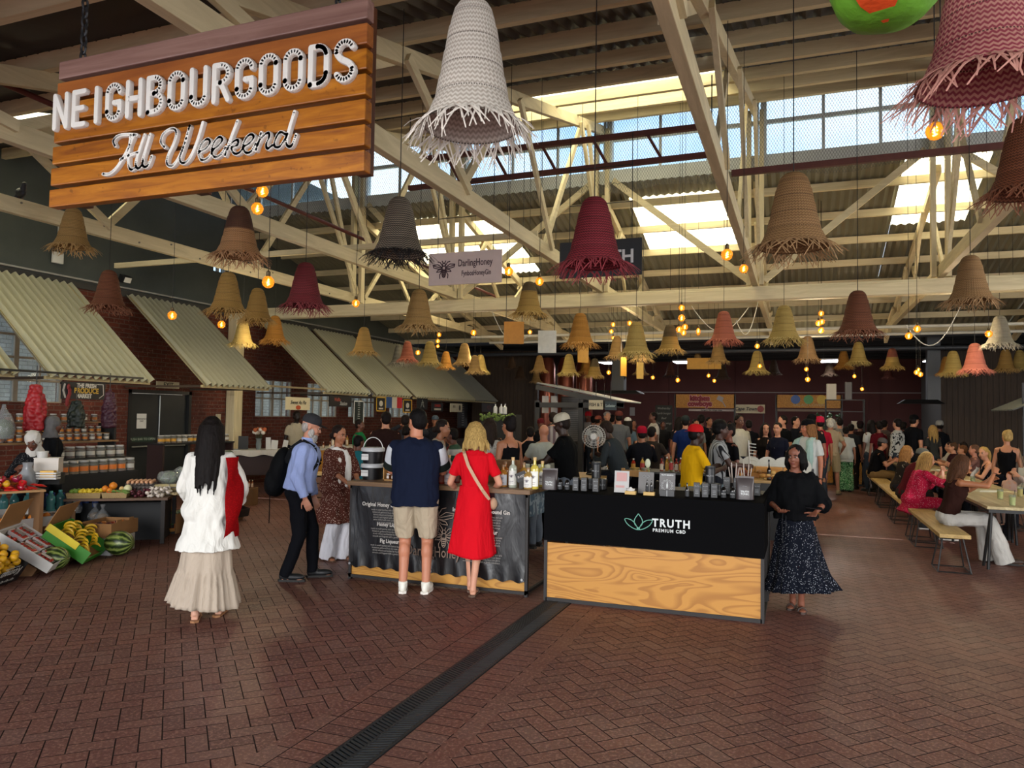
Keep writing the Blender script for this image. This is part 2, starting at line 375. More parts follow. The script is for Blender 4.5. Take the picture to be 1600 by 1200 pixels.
# ---------------------------------------------------------------- roof
NS = .27; FS = .24
def zn(y): return 7.62-NS*(YD-y)
def zf(y): return 6.28-FS*(y-YD)
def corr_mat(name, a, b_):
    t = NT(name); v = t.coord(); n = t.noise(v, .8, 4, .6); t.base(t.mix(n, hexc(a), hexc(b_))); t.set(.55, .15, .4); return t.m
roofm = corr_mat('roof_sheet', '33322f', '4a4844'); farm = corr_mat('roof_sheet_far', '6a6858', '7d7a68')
t = NT('translucent_sheet'); tr = t.n.new('ShaderNodeBsdfTranslucent'); tr.inputs[0].default_value = hexc('fff3c8'); t.l.new(tr.outputs[0], t.n['Material Output'].inputs[0]); tlm = t.m
def corrugated(b, o, du, dv, w, L, amp=.018, pitch=.076, th=.0012, nseg=6, up=None):
    """corrugated sheet at corner o, corrugations vary along du (width w), run along dv (length L); two skins"""
    du = Vector(du).normalized(); dv = Vector(dv).normalized(); nn = du.cross(dv).normalized(); n = max(4, int(w/pitch*nseg)); o = Vector(o)
    for s_ in (1, -1):
        r0_ = []; r1_ = []
        for i in range(n+1):
            u = w*i/n; h = math.sin(2*PI*u/pitch)*amp + s_*th; p = o + du*u + nn*h; r0_.append(p); r1_.append(p+dv*L)
        b.grid([r0_, r1_] if s_ > 0 else [r1_, r0_])
XL = WX-.25
# translucent panels: (x0,x1,y0,y1)
SKN = [(-4.9, -1.1, 10.6, 12.9), (-11.2, -9.4, 6.2, 8.2)]; SKF = [(-9.0, -6.1, 14.9, 17.9), (-3.2, -1.2, 14.8, 17.3), (1.7, 3.0, 14.2, 16.7), (5, 7.4, 15, 17.6)]
def roofplane(name, y0, y1, zfn, slope, holes_, m):
    b = MB(); dv = Vector((0, 1, slope)); k = math.sqrt(1+slope*slope)
    xs = sorted(set([XL, XR]+[h[0] for h in holes_]+[h[1] for h in holes_]))
    for xa, xb in zip(xs, xs[1:]):
        hs = sorted([h for h in holes_ if h[0] <= xa and h[1] >= xb], key=lambda h: h[2]); y = y0
        for h in hs: corrugated(b, (xa, y, zfn(y)), (1, 0, 0), dv, xb-xa, (h[2]-y)*k, .02, .15, .002, 4); y = h[3]
        corrugated(b, (xa, y, zfn(y)), (1, 0, 0), dv, xb-xa, (y1-y)*k, .02, .15, .002, 4)
    struct(b.build(name, m, None, True))
    for i, h in enumerate(holes_):
        b = MB(); corrugated(b, (h[0], h[2], zfn(h[2])), (1, 0, 0), dv, h[1]-h[0], (h[3]-h[2])*k, .02, .15, .0, 4)
        b.f = b.f[:len(b.f)//2]; b.v = b.v[:len(b.v)//2]; sk = b.build('roof_light', tlm, None, True); struct(sk); sk.name = 'window_%d' % (10+i+(10 if slope < 0 else 0))
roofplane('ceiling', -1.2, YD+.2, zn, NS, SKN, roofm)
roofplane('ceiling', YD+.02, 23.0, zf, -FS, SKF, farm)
tn = 6
for y in [v*1.22+.1 for v in range(0, 12)]:
    struct(MB().beam((XL+.2, y, zn(y)-.11), (XR, y, zn(y)-.11), .075, .17, (0, 0, 1)).build('trim_%d' % tn, creamx, None, False)); tn += 1
for y in [14.85+v*1.1 for v in range(8)]:
    struct(MB().beam((XL+.2, y, zf(y)-.10), (XR, y, zf(y)-.10), .07, .14).build('trim_%d' % tn, creamx, None, False)); tn += 1
# clerestory
TX = [-9.1, -6.7, -3.6, -.75, 2.2, 5.2, 8.3]
white = pm('c9ccc8', .6, .08)
b = MB(); b.beam((XL, YD+.1, 6.42), (XR, YD+.1, 6.42), .1, .26); b.beam((XL, YD+.1, 7.16), (XR, YD+.1, 7.16), .07, .07); b.beam((XL, YD+.1, 7.62), (XR, YD+.1, 7.62), .1, .12)
for i, x in enumerate(TX):
    b.beam((x+.14, YD+.08, 6.3), (x+.14, YD+.08, 7.6), .18, .1)
    nx = TX[i+1] if i+1 < len(TX) else XR
    for k in (1, 2, 3): xx = x+.23+(nx-x-.2)*k/3.0; b.beam((xx, YD+.1, 6.5), (xx, YD+.1, 7.6), .05, .05)
x = XL
while x < TX[0]: b.beam((x, YD+.1, 6.5), (x, YD+.1, 7.6), .05, .05); x += .9
e = b.build('window_30', white, None, False); struct(e)
MB().span((XL, YD+.115, 6.5), (XR, YD+.12, 7.6)).build('pane', gm, e, False)
# netting before the glass
t = NT('wire_net'); v = t.coord(); sp = t.n.new('ShaderNodeSeparateXYZ'); t.l.new(v, sp.inputs[0])
def lines(op):
    a = t.math('FRACT', t.math('MULTIPLY', t.math(op, sp.outputs['X'], t.math('MULTIPLY', sp.outputs['Z'], .6)), 20.)); return t.math('LESS_THAN', a, .12)
f = t.math('MAXIMUM', lines('ADD'), lines('SUBTRACT')); tr = t.n.new('ShaderNodeBsdfTransparent'); ms = t.n.new('ShaderNodeMixShader')
t.base(hexc('595d5c')); t.l.new(f, ms.inputs[0]); t.l.new(tr.outputs[0], ms.inputs[1]); t.l.new(t.b.outputs[0], ms.inputs[2]); t.l.new(ms.outputs[0], t.n['Material Output'].inputs[0])
b = MB(); n = 60; P = [[], []]
for i in range(n+1):
    x = XL+(XR-XL)*i/n; P[0].append(Vector((x, YD-.25+.06*math.sin(i*.8), 7.5))); P[1].append(Vector((x, YD-.05, 6.1+.05*math.sin(i*1.3))))
b.grid(P); nt = b.build('bird_netting', t.m); tag(nt, 'sagging wire bird netting stretched before the high clerestory windows', 'netting', kind='stuff')
# trusses
def truss(x, lab):
    t = thing('roof_truss', lab, 'roof truss', (x, YD, 4.15), 0, 'cream timber roof trusses')
    def P(y, z, dx=0): return (dx, y-YD, z-4.15)
    MB().beam(P(-1.2, 4.25), P(22.7, 4.25), .1, .2).build('bottom_chord', cream, t, False, .006)
    MB().beam(P(-1.2, zn(-1.2)-.28), P(YD-.05, zn(YD-.05)-.28), .09, .17).build('top_chord', cream, t, False, .006)
    MB().beam(P(YD+.15, zf(YD)-.24), P(22.9, zf(22.9)-.24), .09, .15).build('top_chord', cream, t, False, .006)
    for dx in (-.11, .11): MB().beam(P(YD, 4.16, dx), P(YD, 7.35, dx), .08, .14, (0, 1, 0)).build('post', creamz, t, False, .004)
    bot = [14.0, 10.9, 7.8, 4.7]; top = [12.9, 9.4, 6.3, 3.6]
    for i in range(4):
        MB().beam(P(bot[i], 4.3, .07), P(top[i], zn(top[i])-.3, .07), .05, .11).build('web', cream, t, False)
        if i < 3: MB().beam(P(top[i], zn(top[i])-.3, -.07), P(bot[i+1], 4.3, -.07), .05, .11).build('web', cream, t, False)
    MB().beam(P(14.1, 4.35, .08), P(12.4, zn(12.4)-.3, .08), .05, .1).build('web', cream, t, False)
    bot = [14.4, 17.0, 19.4, 21.4]; top = [15.6, 18.1, 20.4]
    for i in range(3):
        MB().beam(P(bot[i], 4.3, .07), P(top[i], zf(top[i])-.3, .07), .05, .1).build('web', cream, t, False)
        MB().beam(P(top[i], zf(top[i])-.3, -.07), P(bot[i+1], 4.3, -.07), .05, .1).build('web', cream, t, False)
    if x < -9:
        for k in range(12): y = 6.5+k*.6; MB().cyl(P(y, 4.25+.05*(-1)**k, .05), P(y, 4.25+.05*(-1)**k, .062), .014, n=8).build('bolt', pm('6a6256', .5), t)
    return t
labs = ['cream timber roof truss nearest the grey side wall', 'cream timber roof truss second from the grey side wall', 'cream timber roof truss passing just behind the big white lampshade',
        'cream timber roof truss coming down steeply right of the red lampshade', 'cream timber roof truss right of the tan lampshade, above the benches', 'cream timber roof truss above the far right edge of the hall']
for x, l in zip(TX, labs): truss(x, l)
# braces in the clerestory plane
bl = ['cream diagonal brace rising left from the middle truss post', 'cream diagonal brace rising right from the middle truss post', 'cream diagonal brace rising left from the second truss post', 'cream diagonal brace rising right from the second truss post', 'cream diagonal brace rising left above the right edge']
for (xa, xb), l in zip([(-.85, -3.4), (-.6, 2.0), (-6.8, -8.9), (-6.6, -3.8), (5.1, 2.4)], bl):
    tag(MB().beam((xa, YD+.06, 4.25), (xb, YD+.06, 6.35), .12, .06, (0, 1, 0)).build('diagonal_brace', creamx, None, False, .004), l, 'brace', 'cream diagonal braces')
# ties
tag(MB().beam((-11.9, 10.4, 4.42), (-3.6, 10.4, 4.42), .06, .09).build('tie_beam', creamx, None, False), 'thin cream tie beam crossing beside the sign towards the side wall', 'beam')
rust = pm('5a3028', .7, .35, 14, .2, 60); rod = pm('151515', .5)
lt = thing('steel_ladder_rail', 'rusty red steel ladder rail hung before the clerestory', 'rail', (0, 0, 0))
YS = 10.2; p0 = atY(640, 251, YS); p1 = atY(1112, 196, YS); p2 = atY(690, 289, YS); p3 = atY(1112, 241, YS)
p2 = Vector((p0.x, YS-.0, p2.z)); p3 = Vector((p1.x, YS, p3.z))
MB().beam(p0, p1, .07, .07).build('top_rail', rust, lt, False); MB().beam(p2, p3, .07, .07).build('bottom_rail', rust, lt, False)
for k in range(1, 6): xx = p0.x+(p1.x-p0.x)*k/6; MB().beam((xx-.12, YS, p0.z), (xx+.12, YS, p2.z), .04, .04).build('rung', rust, lt, False)
for xx in (p0.x, p1.x): MB().cyl((xx, YS, p0.z), (xx, YS, zn(YS)-.2), .008).build('hanger_rod', rod, lt)
q0 = atY(1143, 271, YS); q1 = atY(1600, 220, YS); tag(MB().beam(q0, (8.3, YS, q1.z), .06, .08).build('rusty_steel_bar', rust, None, False), 'long rusty steel bar crossing above the tan lampshade', 'bar')
tag(MB().cyl((-7.25, 1, 4.95), (-7.25, 20, 4.75), .03).build('red_pipe', pm('5a1f1c', .5)), 'thin dark red pipe running past the sign along the trusses', 'pipe')
for i, (y, z) in enumerate([(20.2, 4.02), (21.6, 3.99)]):
    tag(MB().cyl((-9, y, z), (11, y, z), .04).build('white_pipe', pm('c9c6b8', .4)), ['upper white pipe crossing behind the hanging lamps', 'lower white pipe crossing behind the hanging lamps'][i], 'pipe', 'white pipes')
# dark back ceiling and duct
struct(MB().span((WX, 23.0, 4.55), (XR, YB, 4.7)).build('ceiling', pm('0e0e10', .8), None, False))
b = MB()
for k in range(8): b.beam((WX, 23.4+k*1.6, 4.42), (XR, 23.4+k*1.6, 4.42), .12, .22)
struct(b.build('trim_40', pm('141518', .7), None, False))
struct(MB().beam((WX, 23.1, 4.3), (XR, 23.1, 4.3), .12, .5).build('trim_41', pm('17181a', .7), None, False))
tag(MB().cyl((WX+.3, 24.4, 3.86), (11, 24.4, 3.86), .06).build('grey_conduit', pm('3c3f44', .4)), 'grey conduit pipe running across the dark far ceiling', 'pipe')
# timber clad cabins
tim = wood('2c221a', '453628', 2, 3., 10., .7, 'dark_cladding')
def clad(x0, x1, y0, y1, z, lab):
    t = thing('timber_clad_cabin', lab, 'cabin', ((x0+x1)/2, y0, 0), 0, None); w = x1-x0
    MB().span((-w/2, .03, 0), (w/2, y1-y0, z)).build('cabin_body', pm('1b1713', .8), t, False); b = MB(); n = int(w/.15)
    for i in range(n):
        a = -w/2+w*i/n; b.span((a+.004, 0, .02), (a+w/n-.004, .03, z-.01+.0*i))
    b.build('cladding', tim, t, False); return t
clad(-11.6, -9.0, 26.2, 29, 4.15, 'dark timber clad cabin at the far end of the awnings')
clad(4.0, 9.0, 26.0, 30, 3.92, 'dark vertical timber clad cabin behind the dining benches')
# ================================================================ HANGING SIGNS
sb = thing('hanging_sign', 'big slatted orange wooden sign with raised white market lettering, hung on chains', 'sign', (-2.85, 2.95, 3.255))
vw = wood('5a2d0c', 'b4691f', 0, 2.2, 9., .3, 'varnished_wood', .15)
t = NT('varnished_wood'); v = t.coord((.9, 6, 9)); n = t.noise(v, 2.2, 6, .62, 1.2); n2 = t.noise(t.coord((1, 1, 1)), 26, 2)
c = t.ramp(n, [(.25, hexc('6e380e')), (.5, hexc('985a10')), (.75, hexc('b5741c'))]); c = t.mix(t.ramp(n2, [(.66, (0, 0, 0)), (.74, (.5,)*3)]), c, hexc('4a2508'))
t.base(c); t.set(.32, 0, .5); t.bump(n, .15, .004); vw = t.m
vw0 = wood('6b4a42', '94746a', 0, 2.2, 9., .4, 'mauve_wood'); vw1 = wood('7a4220', 'a8652e', 0, 2.2, 9., .35, 'brown_varnish')  # top plank coloured mauve, second brown, the rest orange
for k in range(7):
    z = .405-.05-k*.1183; ln = 1.0-.004*k
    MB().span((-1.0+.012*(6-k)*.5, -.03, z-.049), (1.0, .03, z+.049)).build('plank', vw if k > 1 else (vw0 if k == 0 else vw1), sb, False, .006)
for x in (-.82, .0, .955): MB().span((x-.035, .031, -.4), (x+.035, .075, .4)).build('batten', wood('3a1c0c', '5a2f14', 2, 2, 8, .4, 'dark_wood'), sb, False, .004)
whitel = pm('dcdad4', .45, .04, 20, .05, 200)
def stroke(b, pts, w, h, y0, n=10):
    """raised rounded stroke lying in the XZ plane, front face at y0-h"""
    pts = [Vector((p[0], 0, p[1])) for p in pts]
    def disc(c):
        vs = []
        for rr, yy in ((w/2, y0), (w/2, y0-h*.75), (w/2*.8, y0-h)):
            for i in range(n): a = 2*PI*i/n; vs.append((c.x+math.cos(a)*rr, yy, c.z+math.sin(a)*rr))
        fs = [(j*n+i, j*n+(i+1) % n, (j+1)*n+(i+1) % n, (j+1)*n+i) for j in range(2) for i in range(n)]
        fs.append(tuple(range(2*n, 3*n))); b.add(vs, fs)
    for p in pts: disc(p)
    for k_, (p, q) in enumerate(zip(pts, pts[1:])):
        hh = h*(.985-.012*(k_ % 4))
        d = (q-p); L = d.length
        if L < 1e-5: continue
        s_ = Vector((-d.z, 0, d.x))/L; vs = []
        for e in (p, q):
            for k, yy in ((-1, y0), (-1, y0-hh*.75), (-.8, y0-hh), (.8, y0-hh), (1, y0-hh*.75), (1, y0)): v_ = e+s_*(k*w/2); vs.append((v_.x, yy, v_.z))
        b.add(vs, [(i, 6+i, 6+i+1, i+1) for i in range(5)])
def arc(cx, cz, rx, rz, a0, a1, n=8): return [(cx+rx*math.cos(R(a0+(a1-a0)*i/n)), cz+rz*math.sin(R(a0+(a1-a0)*i/n))) for i in range(n+1)]
def glyph(ch):  # cell 0..1 wide, 0..2 tall
    if ch == 'N': return [[(0, 0), (0, 2), (.9, 0), (.9, 2)]]
    if ch == 'E': return [[(.8, 0), (0, 0), (0, 2), (.8, 2)], [(0, 1), (.7, 1)]]
    if ch == 'I': return [[(.45, 0), (.45, 2)]]
    if ch == 'G': return [arc(.45, 1.55, .45, .45, 0, 180)+[(0, .45)]+arc(.45, .45, .45, .45, 180, 360)+[(.9, .95), (.5, .95)]]
    if ch == 'H': return [[(0, 0), (0, 2)], [(.9, 0), (.9, 2)], [(0, 1), (.9, 1)]]
    if ch == 'B': return [[(0, 0), (0, 2)]+arc(.4, 1.55, .45, .45, 90, -90)+[(0, 1.1)], [(.4, 1.05)]+arc(.4, .53, .52, .52, 90, -90)+[(0, 0)]]
    if ch == 'O': return [arc(.45, 1.55, .45, .45, 0, 180)+[(0, .45)]+arc(.45, .45, .45, .45, 180, 360)+[(.9, 1.55)]]
    if ch == 'U': return [[(0, 2), (0, .45)]+arc(.45, .45, .45, .45, 180, 360)+[(.9, 2)]]
    if ch == 'R': return [[(0, 0), (0, 2)]+arc(.4, 1.5, .5, .5, 90, -90)+[(0, 1)], [(.4, 1), (.9, 0)]]
    if ch == 'D': return [[(0, 0), (0, 2), (.35, 2)]+arc(.4, 1.5, .5, .5, 90, 0)+[(.9, .5)]+arc(.4, .5, .5, .5, 0, -90)+[(0, 0)]]
    if ch == 'S': return [arc(.45, 1.52, .45, .48, 20, 180)+[(.02, 1.4), (.2, 1.15), (.7, .85), (.88, .6)]+arc(.45, .48, .45, .48, 0, -160)]
x = -.965
for ch in 'NEIGHBOURGOODS':
    b = MB(); w = .096; adv = .139 if ch != 'I' else .1
    off = -.02 if ch == 'I' else 0
    for s_ in glyph(ch): stroke(b, [(x+off+.012+px*w, .112+(pz-1)*.089) for px, pz in s_], .033, .024, -.03)
    b.build('raised_letter', whitel, sb, True, 0, 30); x += adv*1.022
def spline(pts, n=5):
    out_ = []; P = [pts[0]]+pts+[pts[-1]]
    for i in range(1, len(P)-2):
        for k in range(n):
            t_ = k/n; out_.append(tuple(.5*((2*P[i][c])+(-P[i-1][c]+P[i+1][c])*t_+(2*P[i-1][c]-5*P[i][c]+4*P[i+1][c]-P[i+2][c])*t_*t_+(-P[i-1][c]+3*P[i][c]-3*P[i+1][c]+P[i+2][c])*t_**3) for c in (0, 1)))
    return out_+[pts[-1]]
def sgn(pts):  # strokes of the script words measured on the sign board
    o = []
    for x_, y_ in pts: p = atY(x_*.4, y_*.4, 2.92); o.append((p.x+2.85, p.z-3.255))
    return spline(o)
words = [('A', [[(462, 575), (455, 555), (475, 535), (510, 530), (545, 532)], [(535, 532), (505, 598), (470, 655), (440, 682), (414, 684)], [(522, 535), (514, 600), (514, 650), (525, 668), (545, 655)], [(482, 628), (515, 612), (548, 600)]]),
         ('l', [[(576, 532), (556, 590), (542, 640), (548, 662), (562, 655), (572, 632)]]), ('l', [[(598, 530), (580, 590), (568, 635), (574, 656), (590, 650), (604, 615)]]),
         ('W', [[(655, 580), (640, 560), (650, 528), (682, 508), (700, 520), (692, 560), (668, 612), (664, 645), (685, 652), (712, 615), (735, 560), (752, 498)], [(752, 498), (728, 580), (714, 628), (728, 642), (752, 622), (778, 565), (803, 484)]]),
         ('e', [[(790, 598), (815, 585), (832, 560), (820, 548), (798, 568), (787, 602), (798, 630), (822, 622), (845, 592)]]),
         ('e', [[(840, 590), (862, 576), (880, 552), (868, 540), (848, 560), (838, 592), (848, 618), (872, 610), (892, 580)]]),
         ('k', [[(938, 478), (918, 530), (900, 580), (890, 612)], [(900, 588), (920, 560), (940, 552), (938, 572), (915, 582), (925, 604), (945, 602), (962, 580)]]),
         ('e', [[(962, 578), (985, 565), (1002, 540), (990, 530), (970, 548), (960, 580), (972, 602), (992, 596), (1010, 565)]]),
         ('n', [[(1030, 524), (1020, 560), (1010, 592)], [(1016, 572), (1036, 540), (1058, 524), (1062, 540), (1050, 570), (1056, 586), (1075, 572)]]),
         ('d', [[(1125, 530), (1105, 522), (1088, 545), (1082, 575), (1100, 580), (1120, 555), (1132, 530)], [(1160, 442), (1142, 500), (1128, 560), (1138, 578), (1152, 570), (1166, 532)]])]
for nm, ss in words:
    b = MB()
    for s_ in ss: stroke(b, sgn(s_), .021, .02, -.03, 8)
    b.build('script_letter', whitel, sb, True, 0, 30)
chm = pm('3a3b3e', .45, .2, metal=.7)
def chain(x0, z0, z1, parent):
    b = MB(); z = z0; k = 0
    while z < z1:
        pts = [(x0+(math.cos(a)*.016 if k % 2 else 0), (0 if k % 2 else math.cos(a)*.016), z+math.sin(a)*.032) for a in [2*PI*i/10 for i in range(11)]]
        b.tube(pts, .0065, 6); z += .05; k += 1
    return b.build('chain', chm, parent)
for x in (-.82, .82): chain(x, .42, 1.25, sb)
# hanging honey sign and truth sign
def hang_sign(name, lab, px0, px1, py0, py1, Y, col, ztop, rails=True):
    a = atY(px0, py0, Y); c = atY(px1, py1, Y); cx = (a.x+c.x)/2; cz = (a.z+c.z)/2; w = c.x-a.x; h = a.z-c.z
    t = thing(name, lab, 'sign', (cx, Y, cz)); MB().span((-w/2, -.012, -h/2), (w/2, .012, h/2)).build('board', pm(col, .6, .1), t, False, .004)
    b = MB()
    for s_ in (-.38, .38):
        b.cyl((w*s_, 0, h/2), (w*s_, 0, ztop-cz), .006, n=6)
    if rails:
        for k in (.35, .7): zz = h/2+(ztop-cz-h/2)*k; b.cyl((-w*.38, 0, zz), (w*.38, 0, zz), .006, n=6)
    b.build('hanger', rod, t); return t, w, h
ink = pm('3a2430', .7)
t, w, h = hang_sign('honey_gin_sign', 'pale pink board with a bee drawing and honey gin lettering on black rods', 671, 784, 397, 441, 10.15, 'c9b6b0', p0.z)
def roman(name, txt, size, loc, m, parent, sx=.75, bold=0., dep=.003, tilt=0.): return lettering(name, txt, size, loc, m, parent, '-Y', dep, bold, sx, tilt=tilt)
roman('lettering', 'DarlingHoney', .15, (.17, -.014, .07), ink, t, .66, .001); roman('lettering', 'FynbosHoneyGin', .11, (.19, -.014, -.085), ink, t, .62, .001)
def bee(b, cx, cz, s, y, w=.1):
    def st(pts): stroke(b, [(cx+p[0]*s, cz+p[1]*s) for p in pts], w*s*.1, .002, y, 6)
    st(arc(0, .32, .13, .12, 0, 360)); st(arc(0, 0.06, .17, .17, 0, 360)); st(arc(0, -.35, .15, .3, 0, 360, 12))
    for k in range(4): z = -.15-k*.12; ww = .14-.025*k; st([(-ww, z), (ww, z)]); st([(-ww*.9, z-.03), (ww*.9, z-.03)])
    for s_ in (-1, 1):
        st([(s_*.12, .1), (s_*.5, .35), (s_*.9, .32), (s_*.85, .12), (s_*.4, .0), (s_*.12, .02)]); st([(s_*.12, 0), (s_*.5, -.08), (s_*.6, -.22), (s_*.3, -.2), (s_*.12, -.05)])
        st([(s_*.15, .08), (s_*.85, .25)]); st([(s_*.05, .42), (s_*.15, .6)]); st([(s_*.12, -.1), (s_*.35, -.45), (s_*.33, -.7)]); st([(s_*.1, .2), (s_*.3, .5), (s_*.5, .55)])
b = MB(); bee(b, -.34, 0.0, .2, -.0125, .75); b.build('bee_drawing', ink, t)
t, w, h = hang_sign('truth_sign', 'black board with pale capital letters half hidden by the red lampshade', 875, 1003, 380, 429, 10.15, '1b1e22', p0.z)
roman('lettering', 'TRUTH', .26, (.08, -.014, 0), pm('c9c9c9', .6), t, .95, .006)
# plaques hung on short rods: px centre, py centre, w, h, Y, colour, yaw
for px, py, w, h, Y, col, ry, lab in [(803, 520, .36, .40, 12.6, 'b57a28', .25, 'square orange plywood plaque hanging under the cream beam'), (855, 534, .34, .42, 13.4, 'b9b8b0', .25, 'square whitewashed plaque hanging beside the orange plywood one'),
        (911, 549, .30, .48, 15.5, 'b8862c', 1.0, 'small yellow plywood tag below the orange-brown lampshade'), (974, 573, .2, .42, 16.5, 'b8862c', 1.1, 'narrow yellow tag hanging left of the pale tag under the straw shades'),
        (1000, 579, .18, .36, 16.5, 'c09a4a', .9, 'narrow pale tag hanging under the double straw shades'), (1100, 568, .95, .32, 22., 'b98a35', 0, 'long yellow plywood plank hung left of the coral lampshade')]:
    p = atY(px, py, Y); t = thing('wooden_plaque', lab, 'plaque', p, ry); MB().span((-w/2, -.01, -h/2), (w/2, .01, h/2)).build('board', pm(col, .6, .2, 12), t, False)
    b = MB()
    for s_ in (-.4, .4): b.cyl((w*s_, 0, h/2), (w*s_, 0, h/2+(zn(p.y) if p.y < YD else (zf(p.y) if p.y < 22 else 4.57))-p.z-h/2), .006, n=6)
    b.build('hanger', rod, t)
# ================================================================ WOVEN SHADES
PROF = [(.0, 1.0), (.045, .998), (.085, .985), (.12, .955), (.148, .91), (.168, .84), (.182, .77), (.19, .76), (.206, .66), (.218, .57), (.226, .56), (.240, .46), (.252, .37), (.261, .36), (.278, .26), (.292, .18), (.302, .17), (.335, .08), (.385, 0.0)]
def shade_mesh():
    b = MB(); b.lathe(PROF, n=40); inner = [(max(0, r-.012), z-.01) for r, z in PROF][::-1]; b2 = MB(); b2.lathe(inner, n=40)
    n = len(PROF)*40; # outer bottom faces are open: drop the caps
    b.f = [f for f in b.f if len(f) <= 4]; b2.f = [f for f in b2.f if len(f) <= 4]; b.add(b2.v, b2.f); return b
def fringe_mesh(seed, n=150, L=1.):
    rnd = random.Random(seed); b = MB()
    for i in range(n):
        a = 2*PI*i/n+rnd.uniform(-.05, .05); l = rnd.uniform(.2, .38)*L; tw = rnd.uniform(-.9, .9); fl = rnd.uniform(.2, .62); w = .010; pts = []
        for k in range(4):
            u = k/3.; r = .36+fl*l*u*1.1-.05*u*u*l; z = .05-.02-l*(u*(.35+.35*u))*(1.25-fl); aa = a+tw*u*l*1.5
            pts.append(Vector((math.cos(aa)*r, math.sin(aa)*r, z)))
        for k in range(3):
            d = Vector((-math.sin(a), math.cos(a), rnd.uniform(-.3, .3)))*w; th = Vector((0, 0, .004)); p, q = pts[k], pts[k+1]; k0 = 1-.2*k; k1 = 1-.2*(k+1)
            b.add([p-d*k0, p+d*k0, q+d*k1, q-d*k1, p-d*k0-th, p+d*k0-th, q+d*k1-th, q-d*k1-th], [(0, 1, 2, 3), (7, 6, 5, 4), (1, 5, 6, 2), (0, 3, 7, 4)])
    return b
def lampmat(a, b_, top=None, split=.5, dens=22):
    key = ('lm', a, b_, top, split, dens)
    if key in _mc: return _mc[key]
    t = NT('woven_straw'); tc_ = t.n.new('ShaderNodeTexCoord'); s = t.n.new('ShaderNodeSeparateXYZ'); t.l.new(tc_.outputs['Object'], s.inputs[0])
    ang = t.math('MULTIPLY', t.math('ARCTAN2', s.outputs['Y'], s.outputs['X']), dens/(2*PI)*1.8)
    zig = t.math('ABSOLUTE', t.math('SUBTRACT', t.math('FRACT', ang), .5))
    f = t.math('FRACT', t.math('ADD', t.math('MULTIPLY', s.outputs['Z'], float(dens)), zig))
    c = t.ramp(f, [(.42, hexc(b_)), (.52, hexc(a)), (.93, hexc(a)), (1., hexc(b_))])
    if top:
        c2 = t.ramp(f, [(.42, dk(hexc(top), .6)), (.52, hexc(top)), (.93, hexc(top))]); c = t.mix(t.ramp(s.outputs['Z'], [(split-.02, (0, 0, 0)), (split+.02, (1, 1, 1))]), c, c2)
    seam = t.math('LESS_THAN', t.math('FRACT', t.math('ADD', t.math('MULTIPLY', s.outputs['Z'], 4.6), .05)), .05); dots = t.math('GREATER_THAN', t.math('FRACT', t.math('MULTIPLY', ang, 2.)), .45)
    c = t.mix(t.math('MULTIPLY', t.math('MULTIPLY', seam, dots), .95), c, hexc('2b1d12')); c = t.mix(t.math('MULTIPLY', t.noise(t.coord(), 4, 3), .35), c, dk(hexc(a), .6))
    t.base(c); t.set(.75, 0, .2); t.bump(f, .5, .012)
    tr = t.n.new('ShaderNodeBsdfTranslucent'); t.l.new(c, tr.inputs[0]); ms = t.n.new('ShaderNodeMixShader'); ms.inputs[0].default_value = .12
    t.l.new(t.b.outputs[0], ms.inputs[1]); t.l.new(tr.outputs[0], ms.inputs[2]); t.l.new(ms.outputs[0], t.n['Material Output'].inputs[0]); _mc[key] = t.m; return t.m
cordm = pm('1c1a18', .7)
shade0 = shade_mesh().build('shade', lampmat('b9924f', '8f6c36'), None); fr0 = [fringe_mesh(s_).build('fringe', pm('a98950', .8), None) for s_ in (1, 2, 3)]
cord0 = MB().cyl((0, 0, 0), (0, 0, 1), 1, n=6).build('cord', cordm, None)
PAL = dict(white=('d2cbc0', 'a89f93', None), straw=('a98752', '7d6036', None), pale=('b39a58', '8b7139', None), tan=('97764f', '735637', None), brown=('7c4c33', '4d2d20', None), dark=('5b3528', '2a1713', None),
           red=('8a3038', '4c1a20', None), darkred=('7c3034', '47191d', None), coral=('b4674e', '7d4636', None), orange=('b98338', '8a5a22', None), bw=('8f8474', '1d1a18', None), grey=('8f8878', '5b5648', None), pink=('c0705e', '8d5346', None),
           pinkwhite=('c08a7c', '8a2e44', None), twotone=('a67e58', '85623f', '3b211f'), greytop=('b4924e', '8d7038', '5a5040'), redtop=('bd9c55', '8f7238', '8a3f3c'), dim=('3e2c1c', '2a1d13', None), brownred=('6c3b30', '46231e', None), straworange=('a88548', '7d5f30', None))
def lamp(px, t_, b_, col, lab, hh=.5, split=.5, fr=None, yaw=0., fringe_col=None, cordtop=None, bulb_in=False):
    d = hh*F/(b_-t_); p = CAM+ray(px, t_)*d; pb = Vector((p.x, p.y, p.z-hh)); a, b2, top = PAL[col]
    t = thing('woven_pendant_shade', lab, 'lampshade', pb, yaw, 'woven straw pendant shades')
    s_ = dup(shade0, (0, 0, 0), parent=t); wx = 1.0 if lab.startswith('largest') else (1.12 if 'large pink' in lab else 1.22); s_.scale = (hh*wx, hh*wx, hh); recol(s_, lampmat(a, b2, top, split, 26)); s_.name = 'shade'
    f = dup(fr0[len(COL.objects) % 3], (0, 0, 0), parent=t); f.scale = (hh*wx, hh*wx, hh); recol(f, pm(fringe_col or b2 if col in ('bw', 'dark') else fringe_col or a, .8)); f.name = 'fringe'
    ztop = cordtop or (zn(p.y)-.03 if p.y < YD else (zf(p.y)-.03 if p.y < 22.8 else 4.57)); c = dup(cord0, (0, 0, hh), parent=t); c.scale = (.004, .004, max(.05, ztop-p.z)); c.name = 'cord'
    return t, pb
